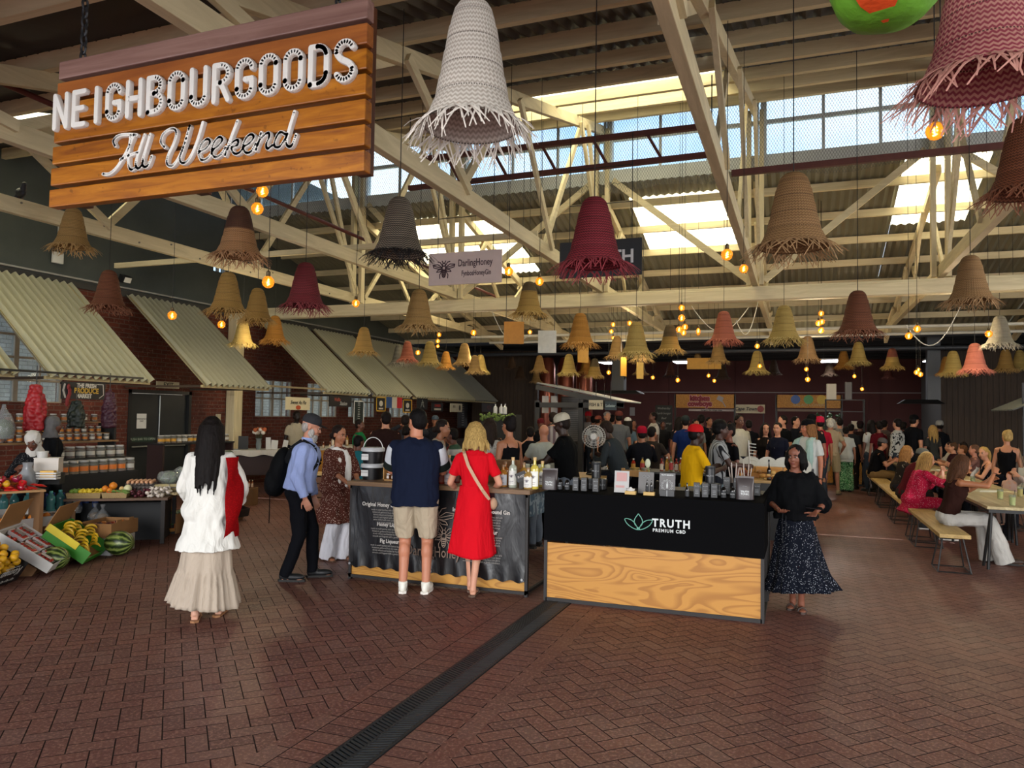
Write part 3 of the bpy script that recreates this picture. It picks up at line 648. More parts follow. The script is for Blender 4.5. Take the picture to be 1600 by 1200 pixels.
LAMPS = [(740, 0, 200, 'white', 'largest lampshade, white woven bell right of the big wooden sign', .55), (1538, -98, 132, 'pinkwhite', 'large pink and white zigzag lampshade cut by the top right corner', .58),
 (115, 325, 386, 'straw', 'straw lampshade hanging just under the left corner of the big wooden sign', .48), (375, 322, 400, 'twotone', 'two-tone lampshade, dark brown above and tan below, under the big sign'),
 (171, 422, 480, 'brown', 'reddish brown lampshade hanging before the gap between the first awnings'), (357, 425, 485, 'straworange', 'tan lampshade in front of the cream column at the side wall'),
 (403, 450, 500, 'straworange', 'small tan lampshade right behind the one at the cream column'), (430, 493, 532, 'orange', 'small orange straw lampshade lowest right in the cluster by the column'),
 (380, 500, 537, 'pale', 'yellowish lampshade lowest left in the cluster by the column', .42), (478, 410, 478, 'darkred', 'dark red lampshade above the corrugated awnings'),
 (625, 308, 398, 'bw', 'black and grey zigzag lampshade left of the honey gin sign'), (929, 308, 414, 'red', 'red lampshade hanging in front of the black truth sign'),
 (655, 452, 510, 'straw', 'straw lampshade hanging in front of the long cream beam'), (569, 511, 550, 'straworange', 'grey-brown straw lampshade over the fourth awning', .45),
 (624, 538, 568, 'grey', 'grey lampshade beside a peach one over the awnings'), (637, 533, 562, 'coral', 'peach lampshade half behind the grey one over the awnings', .45),
 (672, 533, 567, 'pale', 'straw lampshade over the last awning, left of a small yellow one'), (697, 549, 574, 'orange', 'tiny yellow lampshade over the last awning', .42),
 (726, 536, 567, 'straw', 'straw lampshade left of the touching pair at the cabin'), (742, 555, 581, 'straw', 'left one of the touching pair of lampshades at the dark cabin', .40), (751, 554, 580, 'pale', 'right one of the touching pair of lampshades at the dark cabin', .45),
 (193, 55, 130, 'grey', 'grey woven lampshade peeking over the top edge of the big sign', .5),
 (1240, 270, 386, 'tan', 'tan lampshade right of the steep truss, below the rusty bar', .52), (1603, 182, 302, 'brown', 'dark brown zigzag lampshade cut by the right edge', .52),
 (1516, 399, 470, 'tan', 'tan lampshade with long fringe at the right over the benches'), (1340, 454, 519, 'brown', 'brown zigzag lampshade hanging in front of the cream beam'),
 (1225, 477, 530, 'pale', 'yellow straw lampshade left of the brown zigzag one'), (1262, 525, 561, 'tan', 'pinkish tan lampshade below and between the yellow and brown ones'),
 (1131, 486, 532, 'coral', 'coral lampshade above a tan one with pink fringe'), (1122, 533, 564, 'straw', 'tan lampshade with pink fringe below the coral one', .5),
 (1047, 507, 547, 'greytop', 'grey-topped straw lampshade left of the coral one', .5), (907, 489, 537, 'orange', 'orange-brown straw lampshade above a hanging yellow tag'),
 (994, 503, 552, 'pale', 'tallest straw lampshade in the group left of the grey-topped one'), (964, 525, 557, 'straw', 'straw lampshade half hidden left of the tallest straw one'), (1003, 530, 562, 'straw', 'straw lampshade behind and right of the tallest straw one', .48),
 (827, 440, 490, 'greytop', 'straw lampshade with grey top hanging right of the honey gin sign', .5, .68), (889, 553, 583, 'pale', 'pale straw lampshade before the dark end wall'), (843, 555, 579, 'straw', 'upper one of the two small lampshades at the cabin edge', .45),
 (838, 578, 596, 'straw', 'lower one of the two small lampshades at the cabin edge', .4), (929, 560, 587, 'greytop', 'grey-topped small lampshade right of the pale straw one', .48), (916, 556, 581, 'orange', 'orange small lampshade half behind the grey-topped one', .53),
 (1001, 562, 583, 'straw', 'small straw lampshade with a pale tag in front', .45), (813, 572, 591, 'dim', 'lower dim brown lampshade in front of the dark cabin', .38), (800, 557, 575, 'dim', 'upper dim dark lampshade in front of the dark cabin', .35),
 (1183, 548, 580, 'pale', 'straw lampshade behind a string of bulbs left of the food stall boards', .5), (1341, 534, 566, 'pale', 'pale yellow lampshade left of the red and straw two-tone one', .5), (1318, 547, 573, 'orange', 'orange straw lampshade half behind the pale yellow one', .5),
 (1296, 565, 585, 'dim', 'dim dark lampshade behind the orange and pale yellow pair', .45), (1394, 544, 573, 'redtop', 'two-tone lampshade, dark red above and straw below', .5), (1388, 572, 590, 'brownred', 'dim reddish lampshade under the red and straw two-tone one', .42),
 (1489, 548, 583, 'pale', 'bright straw lampshade left of the pink one before the timber cabin', .5), (1478, 557, 583, 'orange', 'orange lampshade half behind the bright straw one', .45), (1523, 536, 578, 'pink', 'pink lampshade before the timber cabin', .5),
 (1562, 493, 538, 'grey', 'grey zigzag lampshade high before the timber cabin'), (1571, 546, 577, 'straworange', 'straw lampshade below the grey zigzag one', .5), (1593, 547, 575, 'pale', 'yellowish lampshade at the right edge below the grey zigzag one', .48),
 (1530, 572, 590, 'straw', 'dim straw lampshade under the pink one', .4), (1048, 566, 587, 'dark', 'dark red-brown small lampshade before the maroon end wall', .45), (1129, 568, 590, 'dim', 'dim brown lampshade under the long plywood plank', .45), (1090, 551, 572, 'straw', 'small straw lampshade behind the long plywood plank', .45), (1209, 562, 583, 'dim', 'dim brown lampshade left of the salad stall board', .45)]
for i, a in enumerate(LAMPS): lamp(a[0], a[1], a[2], a[3], a[4], a[5] if len(a) > 5 else .5, a[6] if len(a) > 6 else .5, yaw=i*1.1, cordtop=(zn(2.2) if a[1] < 100 else None))
for o in [shade0, cord0]+fr0: bpy.data.objects.remove(o)
# ================================================================ BULBS
t = NT('amber_glass'); tr = t.n.new('ShaderNodeBsdfTransparent'); tr.inputs[0].default_value = hexc('f2c25a'); ms = t.n.new('ShaderNodeMixShader'); ms.inputs[0].default_value = .42
t.base(hexc('c98a24')); t.set(.08, 0, .6); t.b.inputs['Emission Color'].default_value = hexc('ffc04a'); t.b.inputs['Emission Strength'].default_value = .55
t.l.new(tr.outputs[0], ms.inputs[1]); t.l.new(t.b.outputs[0], ms.inputs[2]); t.l.new(ms.outputs[0], t.n['Material Output'].inputs[0]); amber = t.m
fil = emis('ffd98a', 60); sock = pm('4a3c22', .35, .1, metal=.6); wsock = pm('cfcabb', .5)
gl0 = MB().lathe([(0, -1), (.3, -.95), (.6, -.8), (.85, -.52), (1, 0), (.9, .45), (.62, .8), (.35, 1.0), (.3, 1.15)], n=20).build('glass_globe', amber, None)
el0 = MB().lathe([(0, -1.7), (.35, -1.55), (.65, -1.), (.75, -.2), (.6, .5), (.35, 1.0), (.3, 1.15)], n=16).build('glass_globe', amber, None)
fi0 = MB().tube([(.2*math.cos(a*1.6)*(1 if a % 2 else -1), .12*math.sin(a), -.5+a*.09) for a in range(12)], .11, 5).build('filament', fil, None)
so0 = MB().lathe([(.32, .95), (.36, 1.0), (.36, 1.7), (.2, 1.85), (.1, 1.95)], n=12).build('socket', sock, None)
co0 = MB().cyl((0, 0, 0), (0, 0, 1), 1, n=5).build('cord', cordm, None)
bulb_n = 0
BULBS = [(1461, 205, 28, 'amber bulb hanging between the pink zigzag and the tan lampshade'), (1470, 145, 30, 'amber bulb glowing inside the pink zigzag lampshade'), (402, 326, 19, 'lower one of the two amber bulbs right under the big sign'), (410, 299, 19, 'upper one of the two amber bulbs right under the big sign'),
 (419, 441, 19, 'amber bulb between the two-tone and the dark red lampshade'), (269, 493, 14, 'amber bulb hanging in front of the second awning'), (346, 507, 12, 'amber bulb left of the cream column'), (556, 474, 12, 'amber bulb right of the dark red lampshade'),
 (795, 424, 14, 'amber bulb right of the honey gin sign'), (843, 440, 13, 'amber bulb between honey gin sign and red lampshade'), (740, 520, 9, 'amber bulb above the awning right end'), (653, 551, 8, 'small amber bulb between peach and straw shades over the awnings'),
 (686, 523, 7, 'top bulb of the vertical cluster over the awnings'), (684, 533, 7, 'middle bulb of the vertical cluster over the awnings'), (684, 541, 6, 'lowest bulb of the vertical cluster over the awnings'),
 (828, 519, 7, 'small amber bulb right of the orange plywood plaque'), (1136, 398, 18, 'left bulb of the pair near the steep truss foot'), (1162, 420, 14, 'right bulb of the pair near the steep truss foot'),
 (1065, 481, 10, 'top bulb of the big cluster left of the coral shade'), (1065, 497, 11, 'second bulb of the big cluster left of the coral shade'), (1061, 515, 10, 'left bulb low in the big cluster by the coral shade'), (1070, 511, 10, 'right bulb low in the big cluster by the coral shade'), (1068, 520, 9, 'bottom bulb of the big cluster left of the coral shade'),
 (1091, 517, -9, 'long drop-shaped bulb left of the coral shade'), (958, 507, 7, 'top bulb of the cluster above the straw shades'), (955, 518, 7, 'middle bulb of the cluster above the straw shades'), (958, 528, 6, 'bottom bulb of the cluster above the straw shades'), (984, 505, 8, 'bulb left of the tallest straw shade'),
 (1283, 490, 9, 'top bulb of the cluster left of the brown zigzag shade'), (1279, 505, 9, 'left bulb of the cluster left of the brown zigzag shade'), (1284, 503, 9, 'right bulb of the cluster left of the brown zigzag shade'), (1283, 516, 9, 'lowest bulb of the cluster left of the brown zigzag shade'),
 (1420, 525, 11, 'lower bulb of the pair right of the brown zigzag shade'), (1433, 514, 11, 'upper bulb of the pair right of the brown zigzag shade'), (1583, 438, 9, 'bulb in a white socket at the right edge before the beam'), (1545, 522, 11, 'bulb left of the grey zigzag shade'),
 (1183, 541, 8, 'bulb in front of the straw shade at the black cords'), (1187, 572, 7, 'bulb below the straw shade at the black cords'), (1260, 577, 7, 'upper tiny bulb under the pinkish tan shade'), (1262, 593, 8, 'lower tiny bulb under the pinkish tan shade'),
 (951, 582, 7, 'small bulb right of the grey-topped small shade'), (1059, 594, 7, 'amber bulb under the dark red-brown small shade'), (1335, 588, 6, 'tiny bulb under the pale yellow shade'), (1347, 608, 6, 'tiny bulb hung lowest before the maroon wall'),
 (1432, 582, 8, 'left bulb of the far cluster by the timber cabin'), (1438, 585, 8, 'right bulb of the far cluster by the timber cabin'), (1435, 578, 7, 'top bulb of the far cluster by the timber cabin'), (1107, 587, 6, 'tiny bulb right below the plywood plank'), (1116, 595, 6, 'lowest tiny bulb below the plywood plank'), (1020, 590, 6, 'tiny bulb before the maroon wall left of the chalkboard')]
for px, py, D, lab in BULBS:
    r = .055 if abs(D) > 8 else .05; d = 2*r*F/abs(D); d = min(d, 23); p = CAM+ray(px, py)*d
    t = thing('pendant_bulb', lab, 'light bulb', p, 0, 'amber pendant bulbs')
    for src, nm in ((gl0 if D > 0 else el0, 'glass_globe'), (fi0, 'filament'), (so0, 'socket')):
        o = dup(src, (0, 0, 0), parent=t); o.scale = (r,)*3; o.name = nm
    if d > 12:
        pass
    zt = (zn(p.y) if p.y < YD else (zf(p.y) if p.y < 22.8 else 4.63))-.06; c = dup(co0, (0, 0, r*1.9), parent=t); c.scale = (.0035, .0035, max(.05, zt-p.z)); c.name = 'cord'
for o in (gl0, el0, fi0, so0, co0): bpy.data.objects.remove(o)
# loose cables between bulbs
for a, b_, lab in [((1080, 478, 15), (1170, 480, 15), 'pale cable looping from the bulb cluster towards the truss foot'), ((1415, 508, 13), (1500, 480, 13), 'pale cable sagging right of the brown zigzag shade'), ((1150, 500, 16), (1185, 470, 16), 'pale cable curling at the black cords'),
                   ((762, 470, 16), (830, 520, 16), 'pale cable sagging left of the plaques')]:
    p = CAM+ray(a[0], a[1])*a[2]; q = CAM+ray(b_[0], b_[1])*b_[2]; pts = [p.lerp(q, k/12)+Vector((0, 0, -.5*math.sin(PI*k/12))) for k in range(13)]
    tag(MB().tube(pts, .009, 5).build('cable', pm('b8b4a8', .6)), lab, 'cable', 'loose pale cables')
# hanging painted piñata-like paper float cut by the frame
p = CAM+ray(1385, -25)*2.4
fl_ = thing('paper_float', 'painted green and orange round papier-mache float at the top edge', 'decoration', p)
gm2 = pm('5f9a22', .7, .35, 14, .5, 30); om = pm('c9440c', .7, .3, 14, .5, 30)
def wob(t_, j): return 1+.03*math.sin(5*t_+j)
fl_pts = [(0.001, -.13), (.06, -.127), (.11, -.11), (.15, -.07), (.165, -.02), (.165, .04), (.13, .1), (.06, .13), (.001, .14)]
MB().lathe(fl_pts, n=32, wob=wob).build('paper_body', gm2, fl_)
b = MB(); P = []
for j in range(9):
    z = -.131+j*.02; row = []
    rr = [.012, .125, .15, .158, .165, .168, .17, .17, .17][j]+.004
    for i in range(9): a = R(-130)+R(50)*i/8; row.append(Vector((math.cos(a)*rr, math.sin(a)*rr, z)))
    P.append(row)
b.grid(P); b.build('orange_patch', om, fl_); MB().cyl((0, 0, .13), (0, 0, 1.2), .003).build('cord', cordm, fl_)
# ================================================================ PEOPLE BUILDER
TS = bpy.data.scenes.new('workshop')
def solid(b, name, mat, vox=.012, smooth=2, disp=0., dscale=(9, 9, 4), seed=0, fold=None):
    """fuse overlapping closed shapes of b into one continuous skin"""
    me = bpy.data.meshes.new(name); me.from_pydata(b.v, [], b.f); o = bpy.data.objects.new(name, me); TS.collection.objects.link(o)
    r_ = o.modifiers.new('r', 'REMESH'); r_.mode = 'VOXEL'; r_.voxel_size = vox; r_.use_smooth_shade = True
    if smooth: s_ = o.modifiers.new('s', 'SMOOTH'); s_.iterations = smooth; s_.factor = .5
    vl = TS.view_layers[0]; vl.update(); dg = vl.depsgraph; m2 = bpy.data.meshes.new_from_object(o.evaluated_get(dg)); bpy.data.objects.remove(o); bpy.data.meshes.remove(me)
    if disp:
        nr = [v.normal.copy() for v in m2.vertices]
        for v, n_ in zip(m2.vertices, nr):
            p = v.co; q = Vector((p.x*dscale[0]+seed*3.1, p.y*dscale[1], p.z*dscale[2])); k = noise.noise(q)+.5*noise.noise(q*2.3)
            v.co = p + n_*(disp*(k-.1))
    m2.materials.clear(); m2.materials.append(mat); m2.polygons.foreach_set('use_smooth', [True]*len(m2.polygons)); m2.update(); m2.name = name
    o = bpy.data.objects.new(name, m2); COL.objects.link(o); return o
def ik(a, c, l1, l2, pole):
    a = Vector(a); c = Vector(c); d = c-a; L = d.length
    if L > (l1+l2)*.995: c = a+d*((l1+l2)*.995/L); d = c-a; L = d.length
    x = (l1*l1-l2*l2+L*L)/(2*L); h = math.sqrt(max(0, l1*l1-x*x)); u = d.normalized(); p = Vector(pole); p = (p-u*p.dot(u)).normalized(); return a+u*x+p*h, c
def limb(b, pts, rs, n=12, ball=True):
    for i in range(len(pts)-1): b.cyl(pts[i], pts[i+1], rs[i], rs[i+1], n)
    if ball:
        for p, r in zip(pts[1:-1], rs[1:-1]): b.ell(p, r*.99, n=n)
def loftb(b, rings, M=None, n=20, pw=2.4):
    """rings (z,rx,ry,yoff[,xoff]); superelliptic closed loft"""
    vs = []
    for rg in rings:
        z, rx, ry, yo = rg[:4]; xo = rg[4] if len(rg) > 4 else 0
        for i in range(n):
            t_ = 2*PI*i/n; c_, s_ = math.cos(t_), math.sin(t_); v = Vector((xo+rx*math.copysign(abs(c_)**(2/pw), c_), yo+ry*math.copysign(abs(s_)**(2/pw), s_), z)); vs.append(M @ v if M else v)
    fs = [(j*n+i, j*n+(i+1) % n, (j+1)*n+(i+1) % n, (j+1)*n+i) for j in range(len(rings)-1) for i in range(n)]
    fs += [tuple(range(n))[::-1], tuple(range((len(rings)-1)*n, len(rings)*n))]; b.add(vs, fs)
def hand(b, w, d, nrm, s=1., curl=.35, side=1, spread=.12):
    """palm + 5 fingers from wrist w along d, palm facing nrm"""
    d = Vector(d).normalized(); nrm = Vector(nrm); nrm = (nrm-d*nrm.dot(d)).normalized(); x = d.cross(nrm)*side; w = Vector(w)
    for k in (-1, -.33, .33, 1): b.cyl(w+d*.005*s+x*k*.012*s, w+d*.088*s+x*(k*.029*s), .014*s, .013*s, 8)
    b.ell(w+d*.045*s, (.001, .001, .001))
    for i, (o, L) in enumerate(((.031, .068), (.0105, .078), (-.0105, .073), (-.030, .057))):
        p = w+d*.086*s+x*o*s; dd = (d+x*(o*spread*20)).normalized(); c_ = curl*(1+.15*i)
        for k in range(3):
            a = c_*(k+1)*.75; v = dd*math.cos(a)+nrm*math.sin(a); l = L*s*(.45, .32, .23)[k]; q = p+v*l; r = (.0092, .0085, .0078)[k]*s; b.cyl(p, q, r, r*.92, 8); b.ell(q, r*.95, n=8, m=6); p = q
    p = w+d*.022*s+x*.024*s; v = (d*.65+x*.7+nrm*.25).normalized()
    for k in range(3):
        l = (.04, .032, .026)[k]*s; q = p+v*l; r = (.0125, .0105, .009)[k]*s; b.cyl(p, q, r, r*.92, 8); b.ell(q, r*.95, n=8, m=6); p = q; v = (v*.85+d*.45+nrm*.15*curl*2).normalized()
SKIN = {}
def skin(col):
    key = ('sk', col)
    if key not in _mc:
        t = NT('skin'); c = hexc(col); t.base(t.mix(t.noise(t.coord(), 14, 3), dk(c, .88), dk(c, 1.1))); t.set(.5, 0, .4); t.b.inputs['Subsurface Weight'].default_value = .08; t.b.inputs['Subsurface Radius'].default_value = (.02, .008, .004); _mc[key] = t.m
    return _mc[key]
def hairm(col):
    key = ('hr', col)
    if key not in _mc:
        t = NT('hair'); c = hexc(col); n = t.noise(t.coord((60, 60, 5)), 2.2, 4, .6, .4); t.base(t.ramp(n, [(.3, dk(c, .4)), (.5, dk(c, .85)), (.72, dk(c, 1.4))])); t.set(.65, 0, .12); t.bump(n, .5, .008); _mc[key] = t.m
    return _mc[key]
def clothset(m):
    return cloth(m) if isinstance(m, str) else m
PN = 0
def person(label, pos, rz, H=1.72, fem=False, sk='a8714f', hair=('short', '1a120e'), top=('2a2a2c', 'short'), bottom=('trousers', '1d1f26'), shoes='1a1a1a', lean=0, head=(0, 0), hands=(None, None), curls=(.35, .35), palms=(None, None),
           sit=None, feet=((.10, 0), (-.10, 0)), knees=None, vox=.02, face=True, hat=None, girth=1., hem=None, loose=0., group=None, beard=None, turn=0, extras=None, barefoot=False, sidelean=0, eyes=None, brow='20150f'):
    """one figure; local front is -Y.  hands: wrist targets in local metres (already for H=1.75)"""
    global PN; PN += 1; s = H/1.75; t = thing('person', label, 'person', (pos[0], pos[1], 0), R(rz), group)
    rnd = random.Random(PN*17)
    pz = .93 if sit is None else (sit/s+.10); dz = pz-.93
    T0 = Matrix.Translation((0, 0, pz)) @ Matrix.Rotation(R(lean), 4, 'X') @ Matrix.Rotation(R(sidelean), 4, 'Y') @ Matrix.Rotation(R(turn), 4, 'Z') @ Matrix.Translation((0, 0, -.93))
    gx = girth*(.93 if fem else 1.)
    if fem: rings = [(.85, .13, .09, .0), (.90, .165, .115, .005), (.96, .165, .12, .005), (1.04, .135, .10, 0), (1.10, .122, .092, 0), (1.18, .135, .10, -.005), (1.27, .150, .120, -.015), (1.34, .152, .105, -.002), (1.40, .142, .088, .004), (1.435, .10, .066, .008), (1.47, .056, .052, .012)]
    else: rings = [(.85, .135, .095, 0), (.90, .16, .115, 0), (.97, .158, .118, 0), (1.06, .15, .112, 0), (1.15, .155, .115, 0), (1.25, .172, .122, 0), (1.34, .176, .118, 0), (1.40, .162, .095, .004), (1.445, .115, .072, .008), (1.48, .064, .058, .012)]
    rings = [(z, rx*gx, ry*girth, yo) for z, rx, ry, yo in rings]
    shw = (.150 if fem else .176)*(1+.5*(girth-1)); shz = 1.385
    sh = [T0 @ Vector((k*shw, .005, shz)) for k in (1, -1)]; nb = T0 @ Vector((0, .012, 1.42)); hcn = T0 @ Vector((0, -.012, 1.625))
    hp = [Vector((k*.085*gx, 0, pz-.02)) for k in (1, -1)]
    # legs
    kn = []; an = []
    for i, k in enumerate((1, -1)):
        fx, fy = feet[i][:2]; fz = feet[i][2] if len(feet[i]) > 2 else 0
        a = Vector((fx, fy, .085+fz)); 
        pole = (0.05*k, -1, .1) if sit is None else (.0, -1, .8)
        kk, a = ik(hp[i], a, .43, .42, pole) if knees is None else (Vector(knees[i]), a)
        if sit is not None and knees is None: kk = Vector((.11*k, -.43, sit/s+.085))
        kn.append(kk); an.append(a)
    # arms
    el = []; wr = []
    for i, k in enumerate((1, -1)):
        w = hands[i]
        w = Vector(w) if w is not None else (T0 @ Vector((k*(shw+.075), -.03, .85)))
        e_, w = ik(sh[i], w, .285, .255, (k*.6, .55, -.6)); el.append(e_); wr.append(w)
    fr = girth**.5*(.88 if fem else 1.)
    b = MB(); loftb(b, rings, T0)
    b.cyl(T0 @ Vector((0, .015, 1.38)), hcn+Vector((0, .012, -.04)), .060*fr, .054*fr)
    for i in (0, 1):
        b.ell(sh[i], .056*fr); limb(b, [T0 @ Vector(((1, -1)[i]*.09, .008, 1.405)), sh[i]], [.045, .052*fr]); limb(b, [sh[i], el[i], wr[i]], [.050*fr, .040*fr, .026*fr]); b.ell(el[i].lerp(wr[i], .25), .041*fr)
        limb(b, [hp[i], kn[i], an[i]], [.088*girth*(1 if not fem else 1), .055*fr, .036*fr]); b.ell(kn[i].lerp(an[i], .28)+Vector((0, .012 if sit is None else 0, 0)), (.053*fr, .055*fr, .10) if sit is None else .05*fr); b.ell(hp[i], .095*girth)
        d = (wr[i]-el[i]).normalized(); pm_ = palms[i] or Vector(((-1, 1)[i], -.1, .0)); hand(b, wr[i], d, pm_, 1., curls[i], (1, -1)[i]*1)
        fd = Vector((.12*(1, -1)[i], -1, 0)).normalized(); b.cyl(an[i], an[i]+Vector((0, .01, -.04)), .036, .034); b.cyl(an[i]+Vector((0, .03, -.055)), an[i]+fd*.13+Vector((0, 0, -.065)), .030, .022); b.ell(an[i]+fd*.14+Vector((0, 0, -.067)), (.04, .05, .018))
    Hm = Matrix.Translation(hcn) @ Matrix.Rotation(R(lean*.35), 4, 'X') @ Matrix.Rotation(R(head[0]), 4, 'Z') @ Matrix.Rotation(R(head[1]), 4, 'X')
    h = MB(); h.ell((0, .016, .035), (.076, .096, .088), n=20, m=14); h.ell((0, -.016, -.03), (.062, .074, .088), n=16, m=12); h.ell((0, -.050, -.098), (.030, .030, .022)); h.ell((0, -.014, -.07), (.052, .062, .05))
    h.cyl((0, -.080, .014), (0, -.102, -.026), .007, .012, 8); h.ell((0, -.099, -.03), (.016, .014, .010)); h.ell((0, -.076, .022), (.046, .016, .010))
    for k in (-1, 1): h.ell((k*.034, -.066, -.036), (.022, .020, .022)); h.ell((k*.076, .012, -.008), (.010, .020, .032))
    h.ell((0, -.088, -.064), (.020, .009, .009)); h.xf(Hm); b.add(h.v, h.f)
    b.xf(Matrix.Scale(s, 4)); o = solid(b, 'body', skin(sk), min(vox, .0145), 2 if vox > .008 else 3); o.parent = t
    if face:
        for k in (-1, 1):
            e_ = MB().ell((k*.031, -.0805 if vox > .008 else -.0795, .002), (.0135, .009, .0058), n=12, m=8).xf(Matrix.Scale(s, 4) @ Hm).build('eye', pm('9a9088', .4, .02), t)
            g_ = (eyes or 0)*.005
            MB().ell((k*.031+g_, -.0900, .002), (.0076, .0045, .0068), n=10, m=6).xf(Matrix.Scale(s, 4) @ Hm).build('iris', pm('1c110b', .15, .02), e_)
            MB().tube([(k*.014, -.094, .020), (k*.03, -.094, .026), (k*.047, -.084, .021)], .0045, 6).xf(Matrix.Scale(s, 4) @ Hm).build('eyebrow', pm(brow, .8), t)
        MB().ell((0, -.094, -.060), (.020, .006, .0042)).ell((0, -.093, -.0685), (.017, .007, .005)).xf(Matrix.Scale(s, 4) @ Hm).build('lips', pm('7a3f36' if fem else '80503f', .45), t)
    # top garment
    if top:
        tm = clothset(top[0]); sl_ = top[1]; zh = top[2] if len(top) > 2 else .88; off = .014+loose; b = MB()
        rr = [(z, rx+off+(loose*.6 if z < 1.25 else 0), ry+off+(loose*.5 if z < 1.25 else 0), yo) for z, rx, ry, yo in rings if z >= max(.84, min(zh, 1.2))-.03 and z < 1.45 and z > zh-.02]
        if zh < .85:
            fl = top[3] if len(top) > 3 else .03; z0 = rr[0]; rr = [(zh, z0[1]+fl, z0[2]+fl, z0[3]), ((zh+z0[0])/2, z0[1]+fl*.5, z0[2]+fl*.5, z0[3])]+rr
        elif zh < rr[0][0]-.01: rr = [(zh, rr[0][1], rr[0][2], rr[0][3])]+rr
        if loose >= .03 or girth > 1.1: rr = [(z, max(rx, .150*gx+off) if z < 1.2 else rx, max(ry, .125*girth+off) if z < 1.2 else ry, yo) for z, rx, ry, yo in rr]
        if sl_ in ('none', 'strap'): rr = [r_ for r_ in rr if r_[0] < 1.36]; rr.append((1.36, rr[-1][1]*.86, rr[-1][2]*.8, 0))
        else: rr[-1] = (rr[-1][0], rr[-1][1]-loose*.7, rr[-1][2]-loose*.5, rr[-1][3]); rr.append((1.480 if not fem else 1.464, .08, .07, .012))
        loftb(b, rr, T0, 24)
        if sl_ not in ('none', 'strap'):
            for i in (0, 1):
                k_ = (1, -1)[i]; b.ell(sh[i], .060*fr+loose*.3); limb(b, [T0 @ Vector((k_*.08, .008, 1.395)), sh[i]], [.052, .060*fr+loose*.3])
                if sl_ == 'short': m_ = sh[i].lerp(el[i], .68); limb(b, [sh[i], m_], [.060*fr+loose*.3, .060*fr+loose*.9])
                elif sl_ == 'half': m_ = el[i].lerp(wr[i], .25); limb(b, [sh[i], el[i], m_], [.060*fr+loose*.4, .056*fr+loose, .052*fr+loose])
                else: limb(b, [sh[i], el[i], wr[i].lerp(el[i], .04)], [.060*fr+loose*.4, .054*fr+loose, .040*fr+loose*.8])
        elif sl_ == 'strap':
            for k_ in (-1, 1): b.tube([T0 @ Vector((k_*.09, -.115*girth, 1.30)), T0 @ Vector((k_*.098, -.085, 1.39)), T0 @ Vector((k_*.098, 0, 1.44)), T0 @ Vector((k_*.095, .08, 1.39)), T0 @ Vector((k_*.085, .11*girth, 1.3))], .014, 6)
        elif sl_ == 'none':
            for k_ in (-1, 1): b.tube([T0 @ Vector((k_*.1, -.11*girth, 1.30)), T0 @ Vector((k_*.11, -.075, 1.39)), T0 @ Vector((k_*.11, 0, 1.425)), T0 @ Vector((k_*.11, .07, 1.39)), T0 @ Vector((k_*.1, .1*girth, 1.3))], .028, 8)
        b.xf(Matrix.Scale(s, 4)); o = solid(b, top[4] if len(top) > 4 else ('top' if fem else 'shirt'), tm, max(min(vox, .016), .009), 3, .010+loose*.25, (10, 10, 5), PN); o.parent = t
    # bottoms
    kind = bottom[0]; bm_ = clothset(bottom[1])
    if kind in ('trousers', 'shorts', 'wide', 'slim'):
        b = MB(); wd = {'slim': (.09, .06, .05), 'trousers': (.095, .072, .062), 'shorts': (.105, .092, .09), 'wide': (.088, .085, .12)}[kind]
        rr = [(z, rx+.016, ry+.016, yo) for z, rx, ry, yo in rings if z < 1.02]; loftb(b, [(r_[0], r_[1], r_[2], r_[3]) for r_ in rr], Matrix.Translation((0, 0, dz)) if sit is None or lean < 4 else T0)
        for i in (0, 1):
            b.ell(hp[i], .108*girth)
            if kind == 'shorts': m_ = hp[i].lerp(kn[i], .93); limb(b, [hp[i], m_], [wd[0]*girth+.01, wd[1]])
            else:
                e_ = an[i]+Vector((0, .005, -.03 if kind == 'trousers' else -.06)); limb(b, [hp[i], kn[i], e_], [wd[0]*girth+.008, wd[1]*girth**.5, wd[2]])
        b.xf(Matrix.Scale(s, 4)); o = solid(b, kind if kind != 'wide' else 'wide_trousers', bm_, max(min(vox, .016), .009), 3, .012, (8, 8, 5), PN+5); o.parent = t
    elif kind == 'skirt':  # (kind, mat, z_top, z_hem, rx_hem, ry_hem, folds, amp, xoff, yoff, flounce_z)
        zt, zb, hx, hy, nf, am = bottom[2:8]; xo, yo = (bottom[8], bottom[9]) if len(bottom) > 9 else (0, 0); fz = bottom[10] if len(bottom) > 10 else None
        P = []; n = 120; m = 26
        wx, wy = (.155 if zt < 1.03 else .142)*gx+.012, .125*girth
        for ins in (0, 1):
            for j in (range(m+1) if not ins else range(m, -1, -1)):
                u = j/m; z = zt+(zb-zt)*u; row = []
                e_ = min(1, u*3.2); e2 = u**.9
                rx = wx+(.175*gx-wx)*min(1, u*4) ; rx = rx+(hx-rx)*e2*(.5+.5*u); ry = wy+(hy-wy)*e2*(.5+.5*u)
                for i in range(n):
                    a = 2*PI*i/n; f_ = am*e2*(math.sin(nf*a+.8*math.sin(2*a+PN)+u*.9)+.45*math.sin(nf*1.9*a+PN+u*2))
                    if fz and z < fz: q = (fz-z)/(fz-zb); f_ += .012*math.sin(nf*4*a)+.03*q+.010*math.sin(nf*2.7*a+1)*q; 
                    if fz and abs(z-fz) < .02: f_ -= .006
                    k = 1-(.012/.2 if ins else 0)
                    zz = z+(.02*math.sin(nf*.5*a+1)*u if not fz else .035*math.sin(a+2)*u)
                    row.append(Vector(((rx+f_)*math.cos(a)*k+xo*u*u, (ry+f_)*math.sin(a)*k+yo*u*u, zz+dz)))
                P.append(row)
        b = MB(); b.grid(P, True); b.xf(Matrix.Scale(s, 4)); b.build('skirt', bm_, t, True, 0, 180)
